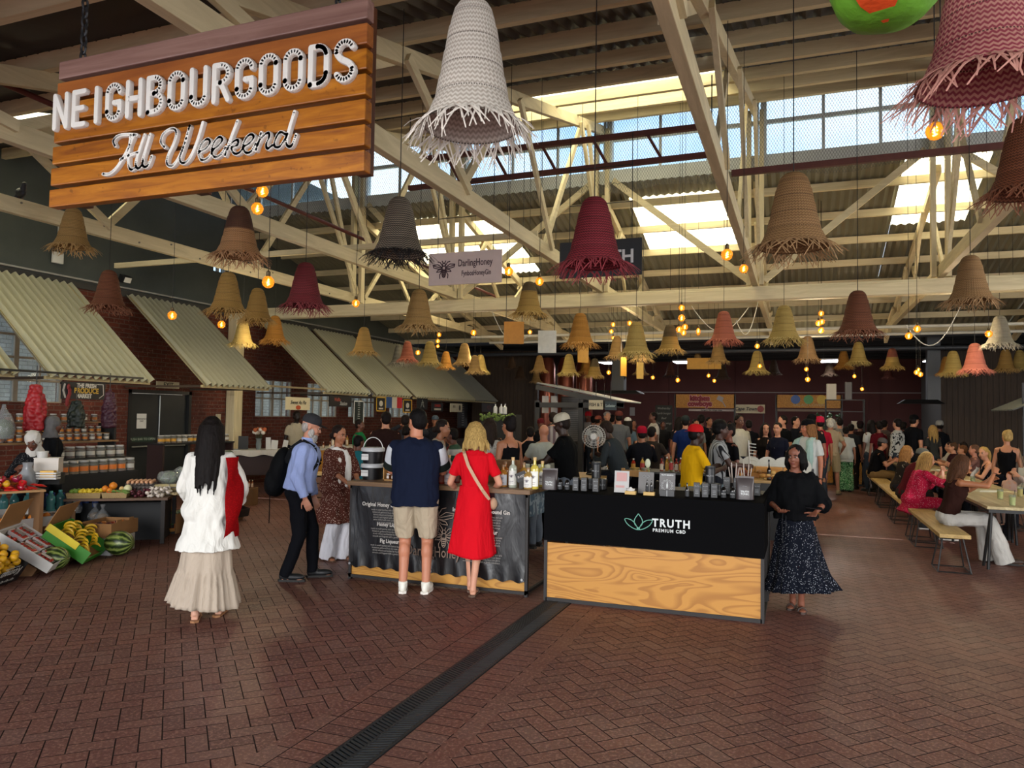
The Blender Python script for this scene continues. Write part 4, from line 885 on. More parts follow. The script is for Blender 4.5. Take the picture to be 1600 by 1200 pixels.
    # shoes
    if shoes:
        for i in (0, 1):
            k_ = (1, -1)[i]; a = an[i]; fd = Vector((.12*k_, -1, 0)).normalized(); sdv = Vector((1, .12*k_, 0)); M = Matrix.Translation((a.x, a.y, a.z-.085)) @ Matrix(((sdv.x, -fd.x, 0, 0), (sdv.y, -fd.y, 0, 0), (0, 0, 1, 0), (0, 0, 0, 1)))
            b = MB()
            if barefoot: # sandal: sole and straps
                b.add(*slab([(-.038, -.17), (-.02, -.205), (.02, -.205), (.04, -.165), (.036, -.05), (.034, .06), (0, .085), (-.034, .06), (-.034, -.05)], 0, .018)); b.tube([(-.042, -.12, .01), (-.03, -.12, .04), (0, -.125, .056), (.03, -.12, .04), (.042, -.12, .01)], .010, 6); b.xf(Matrix.Scale(s, 4) @ M); o = b.build('sandal', pm(shoes, .6), t)
            else:
                b.ell((0, -.10, .045), (.046, .105, .04), n=16, m=10); b.ell((0, .0, .055), (.038, .07, .06), n=16, m=10); b.cyl((0, .0, .05), (0, .005, .11), .042, .044)
                b2 = MB(); b2.v = [(x, y, max(.012, z)) for x, y, z in b.v]; b2.f = b.f; b2.xf(Matrix.Scale(s, 4) @ M); o = solid(b2, 'shoe', pm(shoes, .5), .009, 2); o.parent = t
                b = MB(); b.add(*slab([(-.036, -.17), (-.02, -.208), (.02, -.208), (.042, -.165), (.044, -.09), (.036, -.03), (.036, .055), (0, .078), (-.036, .055), (-.036, -.03), (-.044, -.09)], 0, .022)); b.xf(Matrix.Scale(s, 4) @ M); b.build('sole', pm('d9d5cc' if shoes in ('e0ddd2', '17181a') else '24221f', .7), o)
    # hair
    hs, hc = hair[0], hair[1]; S_ = Matrix.Scale(s, 4) @ Hm
    if hs != 'bald':
        b = MB()
        cap_ = lambda: (b.ell((0, .024, .045), (.083, .096, .086), n=20, m=14), b.ell((0, .045, .0), (.080, .070, .085), n=16, m=12))
        if hs == 'short': cap_()
        elif hs == 'grey': b.ell((0, .026, .045), (.088, .100, .088)); b.ell((0, .05, -.02), (.084, .068, .085)); [b.ell((k*.06, .03, .06), .04) for k in (-1, 1)]
        elif hs == 'ring': b.ell((0, .055, -.01), (.082, .052, .07))
        elif hs == 'afro': b.ell((0, .03, .055), (.098, .108, .098)); b.ell((0, .05, .0), (.09, .08, .08))
        elif hs == 'bun': cap_(); b.ell((0, .085, .10), (.045, .04, .042)); b.ell((0, .07, .07), .045)
        elif hs == 'lowbun': cap_(); b.ell((0, .125, -.03), (.045, .035, .045)); b.ell((0, .1, -.01), .04)
        elif hs == 'pony':
            cap_(); b.tube([(0, .11, .05), (0, .16, .03), (0, .175, -.05), (0, .15, -.16), (0, .14, -.25)], [.03, .036, .042, .034, .012], 10)
        elif hs in ('long', 'bob'):
            L = hair[2] if len(hair) > 2 else (.45 if hs == 'long' else .16); cap_(); b.ell((0, .022, .02), (.090, .094, .10), n=20, m=14)
            m = 46 if vox < .013 else 22
            for i in range(m):
                a = R(-38+256*i/(m-1)) if hs == 'long' else R(-50+280*i/(m-1)); x0 = math.cos(a)*.085; y0 = .03+math.sin(a)*.085; ll = L*rnd.uniform(.72, 1.) * (.75 if abs(math.cos(a)) > .93 and hs == 'long' else 1)
                sw = rnd.uniform(-.02, .02); out_ = 1.0 if hs == 'long' else 1.22
                b.tube([(x0*.7, .02+(y0-.02)*.7, .075), (x0, y0, .03), (x0*1.12, y0+.015*math.sin(a), -.06), (x0*1.08*out_+sw, y0*1.1+.015, -.06-ll*.5), (x0*(.9 if hs == 'long' else 1.1)*out_+sw*1.8, (y0*1.05+.03 if hs == 'long' else y0*1.08+.01), -.06-ll)], [.016, .022, .023, .019, .006], 7)
        if len(hair) > 3: hair[3](b)
        b.xf(S_); o = solid(b, 'hair', hairm(hc), .007 if vox < .013 else .011, 1, .0035, (60, 60, 14), PN); o.parent = t
    if beard:
        b = MB(); b.ell((0, -.045, -.10), (.052, .052, .055)); b.ell((0, -.06, -.13), (.035, .035, .05)); [b.ell((k*.055, -.02, -.06), (.018, .035, .05)) for k in (-1, 1)]; b.xf(S_); o = solid(b, 'beard', hairm(beard), .008, 1, .004, (60, 60, 20)); o.parent = t
    if hat:
        kind, hcx = hat[:2]; hm_ = cloth(hcx); b = MB()
        if kind in ('cap', 'backcap'):
            k = -1 if kind == 'cap' else 1; b.lathe([(.094, -.0), (.096, .03), (.088, .065), (.06, .095), (.02, .107), (.0, .108)], (0, 0, 0), 24, .93, 1.1)
            b.v = [(x, y+.018, z+.035) for x, y, z in b.v]; P = []
            for j, zz in ((0, .0), (1, .0)):
                row = []
                for i in range(13): a = PI*i/12; r_ = 1 if j == 0 else 0; row.append(Vector((math.cos(a)*(.08-.01*(1-r_)), k*(.075+math.sin(a)*(.095 if r_ else .0)), .045-.012*math.sin(a)*r_-(.008*math.cos(a)**2))))
                P.append(row)
            b.grid([P[0], P[1]]); b.grid([[v+Vector((0, 0, .006)) for v in P[1]], [v+Vector((0, 0, .006)) for v in P[0]]]); b.xf(S_); b.build('cap', hm_, t)
        elif kind == 'scarf':
            b.ell((0, .025, .03), (.098, .108, .108), n=20, m=14); b.ell((0, .05, -.06), (.095, .085, .10)); b.cyl((0, .03, -.08), (0, .04, -.2), .08, .12); b.xf(S_); o = solid(b, 'headscarf', hm_, .011, 3, .008, (14, 14, 14), PN); o.parent = t
        elif kind == 'beanie': b.lathe([(.094, -.01), (.1, .03), (.092, .08), (.06, .115), (.0, .125)], (0, .015, .03), 20, .93, 1.08); b.xf(S_); b.build('beanie', hm_, t)
    info = dict(t=t, s=s, T0=T0, Hm=Hm, S=S_, sh=sh, el=el, wr=wr, hp=hp, kn=kn, an=an)
    if extras: extras(info)
    return info
def slab(pts, z0, z1):
    n = len(pts); vs = [(x, y, z0) for x, y in pts]+[(x, y, z1) for x, y in pts]
    return vs, [tuple(range(n))[::-1], tuple(range(n, 2*n))]+[(i, (i+1) % n, n+(i+1) % n, n+i) for i in range(n)]
def strip(name, pts, w, mat, parent, th=.004, up=(0, 0, 1)):
    b = MB(); pts = [Vector(p) for p in pts]
    for p, q in zip(pts, pts[1:]): b.beam(p, q, w, th, up)
    return b.build(name, mat, parent, False)
def fl(px, py): p = atZ(px, py, 0); return (p.x, p.y)
def hx(px, py, Y):  # place under a head seen at this pixel, at depth Y
    p = atY(px, py, Y); return (p.x, p.y)
def topH(px, py, Y): return atY(px, py, Y).z
# ---------------- foreground figures
V0 = .0075
wcl = cloth('cfcdc6', .85, .9); linen = cloth('a89a8a', .9, .9)
def red_shawl(I):
    b = MB(); s = I['s']; P = []
    for j in range(15):
        u = j/14; row = []
        for i in range(9):
            v = i/8; a_ = R(128+72*v); row.append(Vector((-.0+math.cos(a_)*(.235+.02*math.sin(u*9+v*5)+.03*math.sin(PI*u)), math.sin(a_)*(.185+.02*u)+.0, 1.40-.70*u-.05*max(0, .25-u)*0)))
        P.append(row)
    back = [[v-Vector((0, .012, 0)) for v in r_][::-1] for r_ in P]; b.grid(P); b.grid(back); b.xf(Matrix.Scale(s, 4)); o = b.build('red_shawl', spotted('a00c10', '7a070b', 90, .3), I['t']); o['label'] = 'red crocheted shawl over the right shoulder'
    return o
white_sh = lambda I: red_shawl(I)
fp = fl(322, 965)
WOM = person('person in loose white shirt, beige tiered skirt and red shawl, seen from behind', fp, 212, 1.70, True, 'b98a72', ('long', '120d0c', .52), (wcl, 'long', .60, .075), ('skirt', linen, 1.0, .13, .265, .23, 7, .014, 0.02, 0, .40), '8a5f3c',
       hands=((.20, -.30, .98), (-.20, -.30, .98)), feet=((.07, .10), (-.09, -.06)), head=(0, 8), vox=V0, loose=.035, barefoot=True, face=False, extras=red_shawl)
def backpack(I):
    s = I['s']; b = MB(); b.ell((0, .225, 1.12), (.15, .115, .25), n=20, m=14); b.ell((0, .25, .95), (.14, .115, .12)); b.ell((0, .32, 1.0), (.11, .05, .12)); b.xf(Matrix.Scale(s, 4) @ I['T0']); o = solid(b, 'backpack', cloth('0c0d0f', .7), .012, 3, .008); o.parent = I['t']
    for k in (-1, 1): strip('shoulder_strap', [I['T0'] @ Vector(v)*1 for v in [(k*.11, .17, 1.2), (k*.115, .13, 1.36), (k*.12, .04, 1.452), (k*.12, -.09, 1.40), (k*.125, -.145, 1.25), (k*.15, -.06, 1.08)]], .05, cloth('101113', .7), I['t'], .01, (k, 0, .1))
    strip('hanging_strap', [(k_, .3, z_) for k_, z_ in ((.03, .95), (.04, .72), (.03, .58))], .02, cloth('101113', .7), I['t'], .006, (0, 1, 0))
    b = MB(); b.cyl(I['Hm'] @ Vector((0, .0, -.12)), I['T0'] @ Vector((0, .0, 1.40)), .066, .078, 20); b.xf(Matrix.Scale(s, 4)); b.build('collar', cloth('8f9ecb', .8), I['t'])
CAP = person('bearded person in pale blue shirt, dark trousers and grey cap with a black backpack', fl(463, 905), 118, 1.73, False, 'b07a62', ('ring', 'a09a94'), (cloth('8f9ecb', .8, .8), 'long', .95), ('trousers', cloth('0f1014', .85, .5)), '111214',
       lean=9, head=(0, 14), hands=((.16, -.14, .86), (-.235, -.10, .88)), feet=((.10, -.16), (-.09, .10)), vox=V0, hat=('cap', '2e2e31'), beard='a7a29c', loose=.018, extras=backpack, face=True, girth=1.04, brow='8a8580')
def scarf_white(I):
    s = I['s']; b = MB(); T0 = I['T0']
    b.tube([T0 @ Vector((math.cos(a)*.10, .01+math.sin(a)*.092-.0, 1.43+.02*math.sin(2*a)-.02*math.cos(a-4.7))) for a in [2*PI*i/16 for i in range(17)]], .038, 10)
    b.tube([T0 @ Vector(v) for v in ((.02, -.10, 1.42), (.035, -.155, 1.34), (.03, -.175, 1.2), (.03, -.165, 1.05), (.02, -.15, .96))], [.034, .042, .05, .055, .04], 12)
    b.tube([T0 @ Vector(v) for v in ((-.05, -.08, 1.42), (-.08, -.14, 1.3), (-.07, -.15, 1.1), (-.07, -.15, .92), (-.06, -.15, .82))], [.028, .034, .036, .038, .034], 12)
    b.xf(Matrix.Scale(s, 4)); o = solid(b, 'scarf', cloth('d2cfca', .9, .9), .010, 3, .012, (22, 22, 6), 3); o.parent = I['t']
kurta = spotted('d9c4b4', '4e2a22', 62, .22)
person('person in brown dotted tunic, white scarf and white trousers at the gin counter end', fl(525, 874), 66, 1.60, True, '9a6548', ('lowbun', '1f1512'), (kurta, 'half', .50, .12), ('wide', cloth('cbcad0', .85, .8), .06), '5b3f2f',
       head=(14, 8), hands=((.10, -.34, 1.0), (-.08, -.36, 1.02)), feet=((.09, -.02), (-.10, .04)), vox=V0, loose=.034, barefoot=True, extras=scarf_white, girth=1.08, eyes=-.3)
def vestman(I):
    s = I['s']
    # black and white sleeve ends
    for i in (0, 1):
        a = I['sh'][i]; e_ = I['el'][i]; u = (e_-a).normalized()
        b = MB(); b.cyl(a+u*.05, a+u*.17, .088, .088, 20); b.ell(a+u*.05, .088, n=20, m=10); b.xf(Matrix.Scale(s, 4)); b.build('pale_sleeve', cloth('b4b8bd', .85), I['t'])
        b = MB(); b.cyl(a+u*.165, a+u*.24, .089, .091, 20); b.xf(Matrix.Scale(s, 4)); b.build('dark_cuff', cloth('1a201d', .85), I['t'])
    ph = MB().box(I['wr'][1]*s+Vector((0.0, -.11, .03)), (.075, .15, .01), rotm((.5, 0, 0))).build('phone', pm('141518', .2), None, False, .003); ph.parent = I['t']
person('person in navy and grey polo shirt, beige shorts and white sneakers, seen from behind', fl(646, 925), 200, 1.80, False, 'b3765a', ('short', '0d0a0a'), (cloth('141a2c', .85, .5), 'short', .83), ('shorts', cloth('a89a84', .85, .8)), 'e0ddd2',
       head=(38, 6), hands=((.14, -.36, 1.16), (-.12, -.36, 1.16)), feet=((.10, .02), (-.12, .03)), vox=V0, girth=1.16, loose=.02, extras=vestman, curls=(.8, .8), face=False)
def redbag(I):
    s = I['s']; T0 = I['T0']
    strip('shoulder_strap', [T0 @ Vector(v) for v in [(.12, .0, 1.475), (.10, .105, 1.42), (.055, .155, 1.30), (-.02, .16, 1.17), (-.09, .145, 1.06), (-.16, .06, .96)]], .032, cloth('b9977c', .7), I['t'], .006, (0, 1, 0)).scale = (s, s, s)
    b = MB(); b.ell(T0 @ Vector((-.2, -.05, .92)), (.05, .10, .07)); b.xf(Matrix.Scale(s, 4)); b.build('small_bag', cloth('b9977c', .7), I['t'])
redm = cloth('c4101e', .8, .8)
person('person in red midi dress with blond bob hair and beige crossbody strap', fl(738, 928), 200, 1.68, True, 'c08a70', ('bob', 'a88a52', .15), (redm, 'short', 1.04), ('skirt', redm, 1.10, .40, .245, .19, 4, .014), '5a4638',
       head=(6, 14), hands=((.17, -.26, 1.00), (-.17, -.26, 1.02)), feet=((.03, -.12), (-.01, .08)), vox=V0, loose=.004, barefoot=True, extras=redbag, face=False, curls=(.7, .7), lean=4)
ditsy = spotted('b9bcc4', '10131c', 75, .20)
def phone2(I):
    w = I['wr'][0]*I['s']; MB().box(w+Vector((-.01, -.12, .055)), (.145, .075, .009), rotm((.15, .1, .2))).build('phone', pm('0d0e10', .15), I['t'], False, .003)
    b = MB()
    for k, z_ in ((.015, .80), (-.02, .72)): b.tube([(-.1+k, -.17, 1.02), (-.105+k, -.19, .92), (-.10+k, -.2, z_)], .004, 6); b.ell((-.10+k, -.2, z_), .011)
    b.xf(Matrix.Scale(I['s'], 4)); b.build('waist_tie', pm('15171d', .8), I['t'])
    for k in (0, 1): MB().tube([I['wr'][k]*I['s']+Vector((math.cos(a)*.032, math.sin(a)*.032, -.004)) for a in [2*PI*i/12 for i in range(13)]], .003, 6).build('bracelet', pm('b5883a', .3, .1, metal=.8), I['t'])
person('person in black top and long speckled skirt facing the camera, holding a phone', fl(1243, 950), -2, 1.52, True, '7a4a37', ('long', '0b0909', .12), (cloth('0c0d0f', .85, .5), 'half', .97), ('skirt', ditsy, 1.05, .20, .34, .25, 6, .022, .05, -.02, .34), '3a2a22',
       head=(-14, 4), hands=((.205, -.28, 1.06), (-.16, -.27, 1.07)), palms=((.1, 0.2, 1), (.3, -.4, 1)), curls=(.2, .45), feet=((.06, -.06), (-.03, .05)), vox=.006, loose=.045, barefoot=True, extras=phone2, eyes=-.8, girth=1.0, lean=5)
# ================================================================ FLUORESCENT FITTINGS
tube = emis('f4f6ff', 14)
for k, (px, py, lab) in enumerate([(952, 567, 'fluorescent light fitting left of the maroon end wall centre'), (1067, 566, 'fluorescent light fitting above the food stall board'), (1297, 564, 'fluorescent light fitting above the salad stall board'), (1461, 563, 'fluorescent light fitting beside the timber cabin')]):
    p = atY(px, py, 27.5); t = thing('fluorescent_light', lab, 'light fitting', p, 0, 'ceiling fluorescent lights')
    MB().span((-.3, -.5, 0), (.3, .5, .05)).build('housing', pm('c8c8c8', .5), t, False); MB().span((-.28, -.48, -.02), (.28, .48, 0)).build('diffuser', tube, t, False); MB().cyl((-.2, 0, .05), (-.2, 0, 4.55-p.z), .01).build('hanger', rod, t)
    l = bpy.data.lights.new('fluorescent_lamp', 'AREA'); l.shape = 'RECTANGLE'; l.size = .56; l.size_y = .96; l.energy = 110; l.color = (.95, .97, 1); o = bpy.data.objects.new('fluorescent_lamp', l); COL.objects.link(o); o.location = p-Vector((0, 0, .03))
for k, (x, y, z, e_) in enumerate([(-7.5, 17.5, 3.1, 60), (-3.5, 16.5, 3.3, 60), (.3, 15.5, 3.3, 60), (2.6, 15.0, 3.1, 60), (-8.5, 10.5, 2.9, 60), (-4.6, 21.5, 3.1, 60), (.3, 21.5, 3.1, 60), (-11.6, 10.2, 2.3, 12), (-11.4, 13.8, 2.3, 8), (-11.6, 18, 2.1, 10), (-11.6, 22.5, 2.1, 10)]):
    l = bpy.data.lights.new('warm_point_light', 'POINT'); l.energy = e_; l.color = (1, .8, .52); l.shadow_soft_size = .12; o = bpy.data.objects.new('warm_point_light', l); COL.objects.link(o); o.location = (x, y, z)  # warm lamps added near bulb groups; those at the side wall have no bulb
# ================================================================ AWNINGS
awm = corr_mat('awning_sheet', '98967f', 'b2af97'); galv = corr_mat('galvanised_sheet', '7c7e78', '94968e')
AW = [(5.9, 7.5), (7.98, 9.9), (11.12, 13.0), (15.0, 16.9), (17.2, 19.15), (19.4, 21.5), (21.56, 23.7), (23.75, 25.7)]
AL = ['corrugated pale awning cut by the left edge', 'corrugated pale awning over the produce stall', 'corrugated pale awning over the black exit door', 'corrugated awning right after the cream column', 'corrugated awning over the bakery sign', 'corrugated awning over the french flag stall', 'corrugated awning second from the dark cabin', 'corrugated awning touching the dark cabin end']
for (y0, y1), lab in zip(AW, AL):
    t = thing('corrugated_awning', lab, 'awning', (-12.4, y0, 4.02), 0, 'corrugated wall awnings'); dv = Vector((2.05, 0, -1.78)); L = dv.length
    b = MB(); corrugated(b, (0, 0, 0), (0, 1, 0), dv, y1-y0, L, .040, .15, .002, 8); b.build('corrugated_sheet', awm if y0 < 22 else galv, t)
    wdm = pm('a99a70', .7, .15)
    for k in (.08, y1-y0-.06): MB().beam((.02, k, -.06), (2.0, k, -1.80), .05, .05).build('rafter', wdm, t, False)
    MB().beam((1.95, .0, -1.81), (1.95, y1-y0, -1.81), .05, .05).build('front_rail', wdm, t, False)
    for k in (.1, y1-y0-.08): MB().beam((-.05, k, -1.81), (1.95, k, -1.81), .04, .04).build('arm', pm('3a2e22', .7), t, False)
wall_lamp = thing('flood_light', 'small black flood light on the grey wall between the first awnings', 'light', (-12.4, 11.0, 4.3)); MB().box((.08, 0, 0), (.12, .2, .14), rotm((0, .4, 0))).build('housing', rod, wall_lamp, False); MB().box((.15, 0, -.03), (.01, .15, .1), rotm((0, .4, 0))).build('lens', pm('d8d8d0', .2), wall_lamp, False)
jb = thing('junction_box', 'white junction box on the grey wall above the first awning', 'box', (-12.47, 9.65, 4.45)); MB().span((0, -.1, -.1), (.06, .1, .1)).build('box_body', pm('c8c8c2', .5), jb, False, .01); MB().cyl((.02, 0, .1), (.02, 0, 2.6), .012).build('conduit', pm('a8a8a2', .5), jb)
tag(MB().cyl((-12.46, 14.0, 4.2), (-12.46, 14.0, 6.8), .02).build('wall_conduit', pm('a8a8a2', .5)), 'pale vertical conduit on the grey wall above the column', 'pipe')
pg = thing('pigeon', 'dark pigeon perched on the truss beam at the left edge', 'pigeon', (-9.1, atX(32, 322, -9.1).y, 4.35), R(70))
b = MB(); b.ell((0, 0, .09), (.055, .12, .06), rotm((.25, 0, 0))); b.ell((0, -.12, .17), (.03, .035, .035)); b.cyl((0, -.08, .12), (0, -.12, .17), .04, .028); b.cyl((0, .08, .07), (0, .24, .03), .04, .025); b.cyl((0, -.15, .17), (0, -.175, .165), .008, .002); o = solid(b, 'bird_body', pm('1e2024', .6, .3), .008, 2); o.parent = pg
for k in (-1, 1): MB().cyl((k*.02, 0, .04), (k*.02, -.01, 0), .005).build('leg', pm('5a2f28', .6), pg)
# ================================================================ FRONT STALLS
# gin counter
DARK = pm('1b1614', .6, .2); YC = 6.93
g = thing('gin_counter', 'stall counter wrapped in a black printed honey liqueur banner with plywood strip', 'counter', (-3.46, YC, 0)); W2 = 1.0
wtop = wood('4a3320', '8a6a48', 0, 2, 7, .5, 'counter_top')
MB().span((-W2-.03, -.03, .985), (W2+.03, .75, 1.03)).build('counter_top', wtop, g, False, .004)
MB().span((-W2, .02, .05), (W2, .06, .16)).build('plywood_strip', plywood('9a6a2a', 'b8873c'), g, False)
b = MB()
for x in (-W2+.01, W2-.01): b.span((x-.015, .0, 0), (x+.015, .035, .985)); b.span((x-.015, .69, 0), (x+.015, .72, .985)); b.span((x-.015, 0, .03), (x+.015, .7, .06))
b.span((-W2, .0, .02), (W2, .035, .05)); b.span((-W2, .0, .955), (W2, .035, .985)); b.build('steel_frame', DARK, g, False)
t = NT('banner_vinyl'); t.base((.006, .006, .007, 1)); t.set(.28, 0, .6); n = t.noise(t.coord((1.6, 1, .5)), 4, 3, .5, 1.2); t.bump(n, .35, .03); vinyl = t.m
b = MB(); P = []
for j in range(31):
    z = .14+.85*j/30; row = []
    for i in range(81):
        x = -W2+.02+(2*W2-.04)*i/80; e_ = max(0, 1-(z-.14)/.16); rip = .010*math.sin(x*7+z*3)+.008*math.sin(x*17+z*6)*(.4+abs(z-.55)); pk = .012*e_*math.sin(x*38)
        row.append(Vector((x, -.012+rip*.6+pk, z+.012*e_*math.cos(x*38))))
    P.append(row)
b.grid(P); b.build('banner', vinyl, g)
pale = pm('b9b4ad', .6); dimt = pm('8a857f', .6); YF = -.030
def bt(txt, size, x, z, m=pale, bold=.0, align='CENTER', sx=.9): return lettering('banner_text', txt, size, (x, YF, z), m, g, '-Y', .001, bold, sx, align, res=2)
bt('Original Honey Compound Gin', .058, -.50, .80, pale, .0012); bt('Honey Liqueur', .056, -.50, .60, pale, .0012); bt('Fig Liqueur', .056, -.50, .43, pale, .0012)
bt('Infused Honey Compound Gin', .055, .52, .80, pale, .0012); bt('Coffee Liqueur', .055, .55, .60, pale, .0012); bt('Orange Liqueur', .055, .52, .42, pale, .0012)
para = ['made in small batches with fynbos honey and wild', 'botanicals gathered from the west coast farms', 'slowly infused and bottled by hand this gin is', 'smooth and fragrant with a gentle sweetness', 'serve chilled with tonic and a slice of orange', 'or simply enjoy it neat over ice']
for x in (-.5, .53):
    for z0, n_ in ((.755, 6), (.56, 4), (.39, 4)): bt('\n'.join(para[:n_]), .0255, x, z0-n_*.0125+.004, dimt, 0, sx=.86)
bt('DarlingHoney', .15, .0, .36, pm('6e5a4c', .6), .001, sx=.72)
b = MB(); bee(b, .03, .69, .22, YF, .35); bee(b, .12, .52, .16, YF, .4); b.build('bee_drawing', pm('7d6a5c', .6), g)
for x in (-.97, -.02, .96): MB().lathe([(.006, 0), (.012, 0), (.012, .004), (.006, .004)], n=12).xf(Matrix.Translation((x, YF-.003, .17)) @ Matrix.Rotation(PI/2, 4, 'X')).build('eyelet', pm('b8b8b8', .3, metal=.8), g)
# truth counter
c = thing('cbd_counter', 'stall counter with plywood front and black cloth printed with a lotus logo', 'counter', (-1.28, 6.90, 0)); W2 = .975
MB().span((-W2, .0, .03), (W2, .03, .55)).build('plywood_front', plywood('a06a28', 'bd863a'), c, False)
b = MB()
for x in (-W2-.005, W2+.005): b.span((x-.015, -.01, 0), (x+.015, .03, 1.0)); b.span((x-.015, .68, 0), (x+.015, .71, 1.0)); b.span((x-.015, 0, .0), (x+.015, .7, .03)); 
b.span((-W2, -.01, 0), (W2, .02, .035)); b.span((-W2, .0, .96), (W2, .03, 1.0)); b.span((-W2, .68, .96), (W2, .71, 1.0)); b.build('steel_frame', DARK, c, False)
MB().span((-W2, .0, 1.0), (W2, .71, 1.025)).build('counter_top', wtop, c, False)
blk = NT('black_cloth'); blk.base((.004, .004, .0045, 1)); blk.set(.9, 0, .02); blk = blk.m
b = MB(); P = []
for j in range(34):
    row = []
    for i in range(60):
        x = -W2-.02+(2*W2+.04)*i/59
        if j < 8: y = .74-.75*j/8.; z = 1.031
        else: u = (j-8)/25.; y = -.022-.006*math.sin(x*9)*u; z = 1.031-.47*u-.03*u*math.sin(PI*(x+1)/2)*0-.02*u*(x/2)
        if j == 8: y = -.018; z = 1.026
        row.append(Vector((x, y, z)))
    P.append(row)
b.grid(P)
for s_ in (-1, 1): x = s_*(W2+.022); b.grid([[Vector((x, -.02, 1.03)), Vector((x, .72, 1.03))], [Vector((x, -.02, .57-.01*s_)), Vector((x, .72, .57-.01*s_))]])
b.build('cloth_cover', blk, c)
wt = pm('cfd3d2', .6)
lettering('logo_text', 'TRUTH', .098, (.035, -.034, .80), wt, c, '-Y', .002, .003, .92, 'LEFT', 1.25); lettering('logo_text', 'PREMIUM CBD', .040, (.04, -.034, .735), wt, c, '-Y', .002, .001, .95, 'LEFT', 1.25)
b = MB()
def st(pts): stroke(b, pts, .007, .002, -.034, 6)
lx, lz = -.09, .785
for sg in (-1, 1):
    st(spline([(lx, lz-.055), (lx+sg*.045, lz-.045), (lx+sg*.10, lz-.01), (lx+sg*.125, lz+.035), (lx+sg*.08, lz+.035), (lx+sg*.035, lz+.005), (lx-sg*.0, lz-.055)]))
    st(spline([(lx, lz+.09), (lx+sg*.035, lz+.035), (lx+sg*.03, lz-.01), (lx-sg*.02, lz-.055)]))
b.build('lotus_logo', pm('5f9c8a', .5), c)
# ---- goods on the gin counter (z=1.03)
ZT = 1.031
def bottle(lab, x, y, r, h, col, cap, labcol, name='bottle', cat='bottle', group=None, neck=.3, z=ZT, alpha=.75, text=None, logo=False):
    t = thing(name, lab, cat, (x, y, z), 0, group); hb = h*(1-neck)
    MB().lathe([(0, 0), (r*.95, 0), (r, .008), (r, hb-.02), (r*.85, hb), (r*.36, hb+.02), (r*.32, h*.93), (0, h*.93)], n=18).build('bottle_glass', glassy(col, alpha, .05), t)
    MB().lathe([(0, h*.9), (r*.4, h*.9), (r*.42, h), (0, h)], n=12).build('stopper', pm(cap, .5), t)
    b = MB(); P = [[], []]
    for i in range(15): a = -PI/2-1.25+2.5*i/14; P[0].append(Vector((math.cos(a)*(r+.0012), math.sin(a)*(r+.0012), hb*.12))); P[1].append(Vector((math.cos(a)*(r+.0012), math.sin(a)*(r+.0012), hb*.8)))
    b.grid(P); b.build('label', pm(labcol, .6), t)
    if logo: b = MB(); bee(b, 0, hb*.55, r*.55, -r-.0016, .5); stroke(b, [(-r*.5, hb*.3), (r*.5, hb*.3)], .004, .001, -r-.0012, 4); stroke(b, [(-r*.4, hb*.22), (r*.4, hb*.22)], .003, .001, -r-.0012, 4); b.build('label_print', pm('4a3450', .6), t)
    if text: lettering('label_text', text, r*.5, (0, -r-.0016, hb*.5), pm('c9c9c9', .6), t, '-Y', .0006)
    return t
gb = [(787, 740, .046, .22, 'c98a3a', 'c9ccd0', 'short pale gin bottle in front of the amber one', 7.12), (802, 742, .042, .30, 'b9bfae', 'd8d8d2', 'tall clear gin bottle left of the price card', 7.1), (826, 755, .044, .21, 'a8884a', 'd8d8d2', 'short gin bottle right of the price card', 7.02), (836, 745, .042, .31, 'd9c65a', 'e2e2da', 'tall yellow gin bottle at the counter corner', 7.06),
      (690, 750, .042, .22, '8a2f1c', '7a3a24', 'short dark red liqueur bottle beside the person in navy', 7.1), (702, 742, .045, .30, 'b9a8a8', 'c9c0c0', 'tall clear gin bottle beside the person in navy', 7.1), (790, 728, .042, .24, 'a8642a', '6a3a24', 'amber liqueur bottle behind the short pale gin bottle', 7.3), (819, 730, .042, .24, 'b98a3a', '8a5a2a', 'amber bottle behind the price card', 7.3), (714, 742, .040, .24, '6a1f1a', '5a2a1a', 'dark red bottle at the left shoulder of the red dress', 7.25), (848, 738, .04, .26, 'c9b85a', 'd8d8d2', 'yellow bottle behind the counter corner', 7.32)]
for px, py, r, h, col, lc, lab, Y in gb: p = atY(px, 700, Y); bottle(lab, p.x, Y, r, h, col, 'c2a06a' if h > .25 else '8a6a4a', lc, 'gin_bottle', 'bottle', 'liqueur bottles on the gin counter', logo=True)
pc = thing('price_card', 'tilted black price card among the gin bottles', 'card', (atY(815, 700, 7.0).x, 7.0, ZT)); MB().box((0, 0, .12), (.11, .006, .09), rotm((0, -.4, 0))).build('card', rod, pc, False); MB().box((0, .02, .05), (.04, .04, .1)).build('card_stand', DARK, pc, False); lettering('card_text', 'R480', .035, (0, -.005, .12), pale, pc, '-Y', .001, tilt=.4)
for k, (z, lab) in enumerate([(ZT, 'lower black tub with silver lid on the gin counter'), (ZT+.175, 'upper black tub with silver lid and raised handle on the gin counter')]):
    p = atY(583, 700, 7.22); t = thing('honey_tub', lab, 'tub', (p.x, 7.22, z), 0, 'stacked black honey tubs'); MB().lathe([(0, 0), (.105, 0), (.118, .13), (0, .13)], n=28).build('tub_body', pm('0f0f11', .35), t); MB().lathe([(.118, .125), (.13, .13), (.13, .16), (.12, .172), (0, .174)], n=28).build('lid', pm('a9acae', .35), t)
    MB().box((-.03, -.113, .07), (.085, .006, .065)).build('label', pm('c9c9c6', .6), t, False)
    if k: MB().tube([(math.cos(a)*.125, 0, .14+math.sin(a)*.14) for a in [PI*i/14 for i in range(15)]], .005, 6).build('handle', pm('c9c9c6', .4), t)
    lettering('label_text', 'RAW HONEY', .014, (-.03, -.118, .08), ink, t, '-Y', .0006)
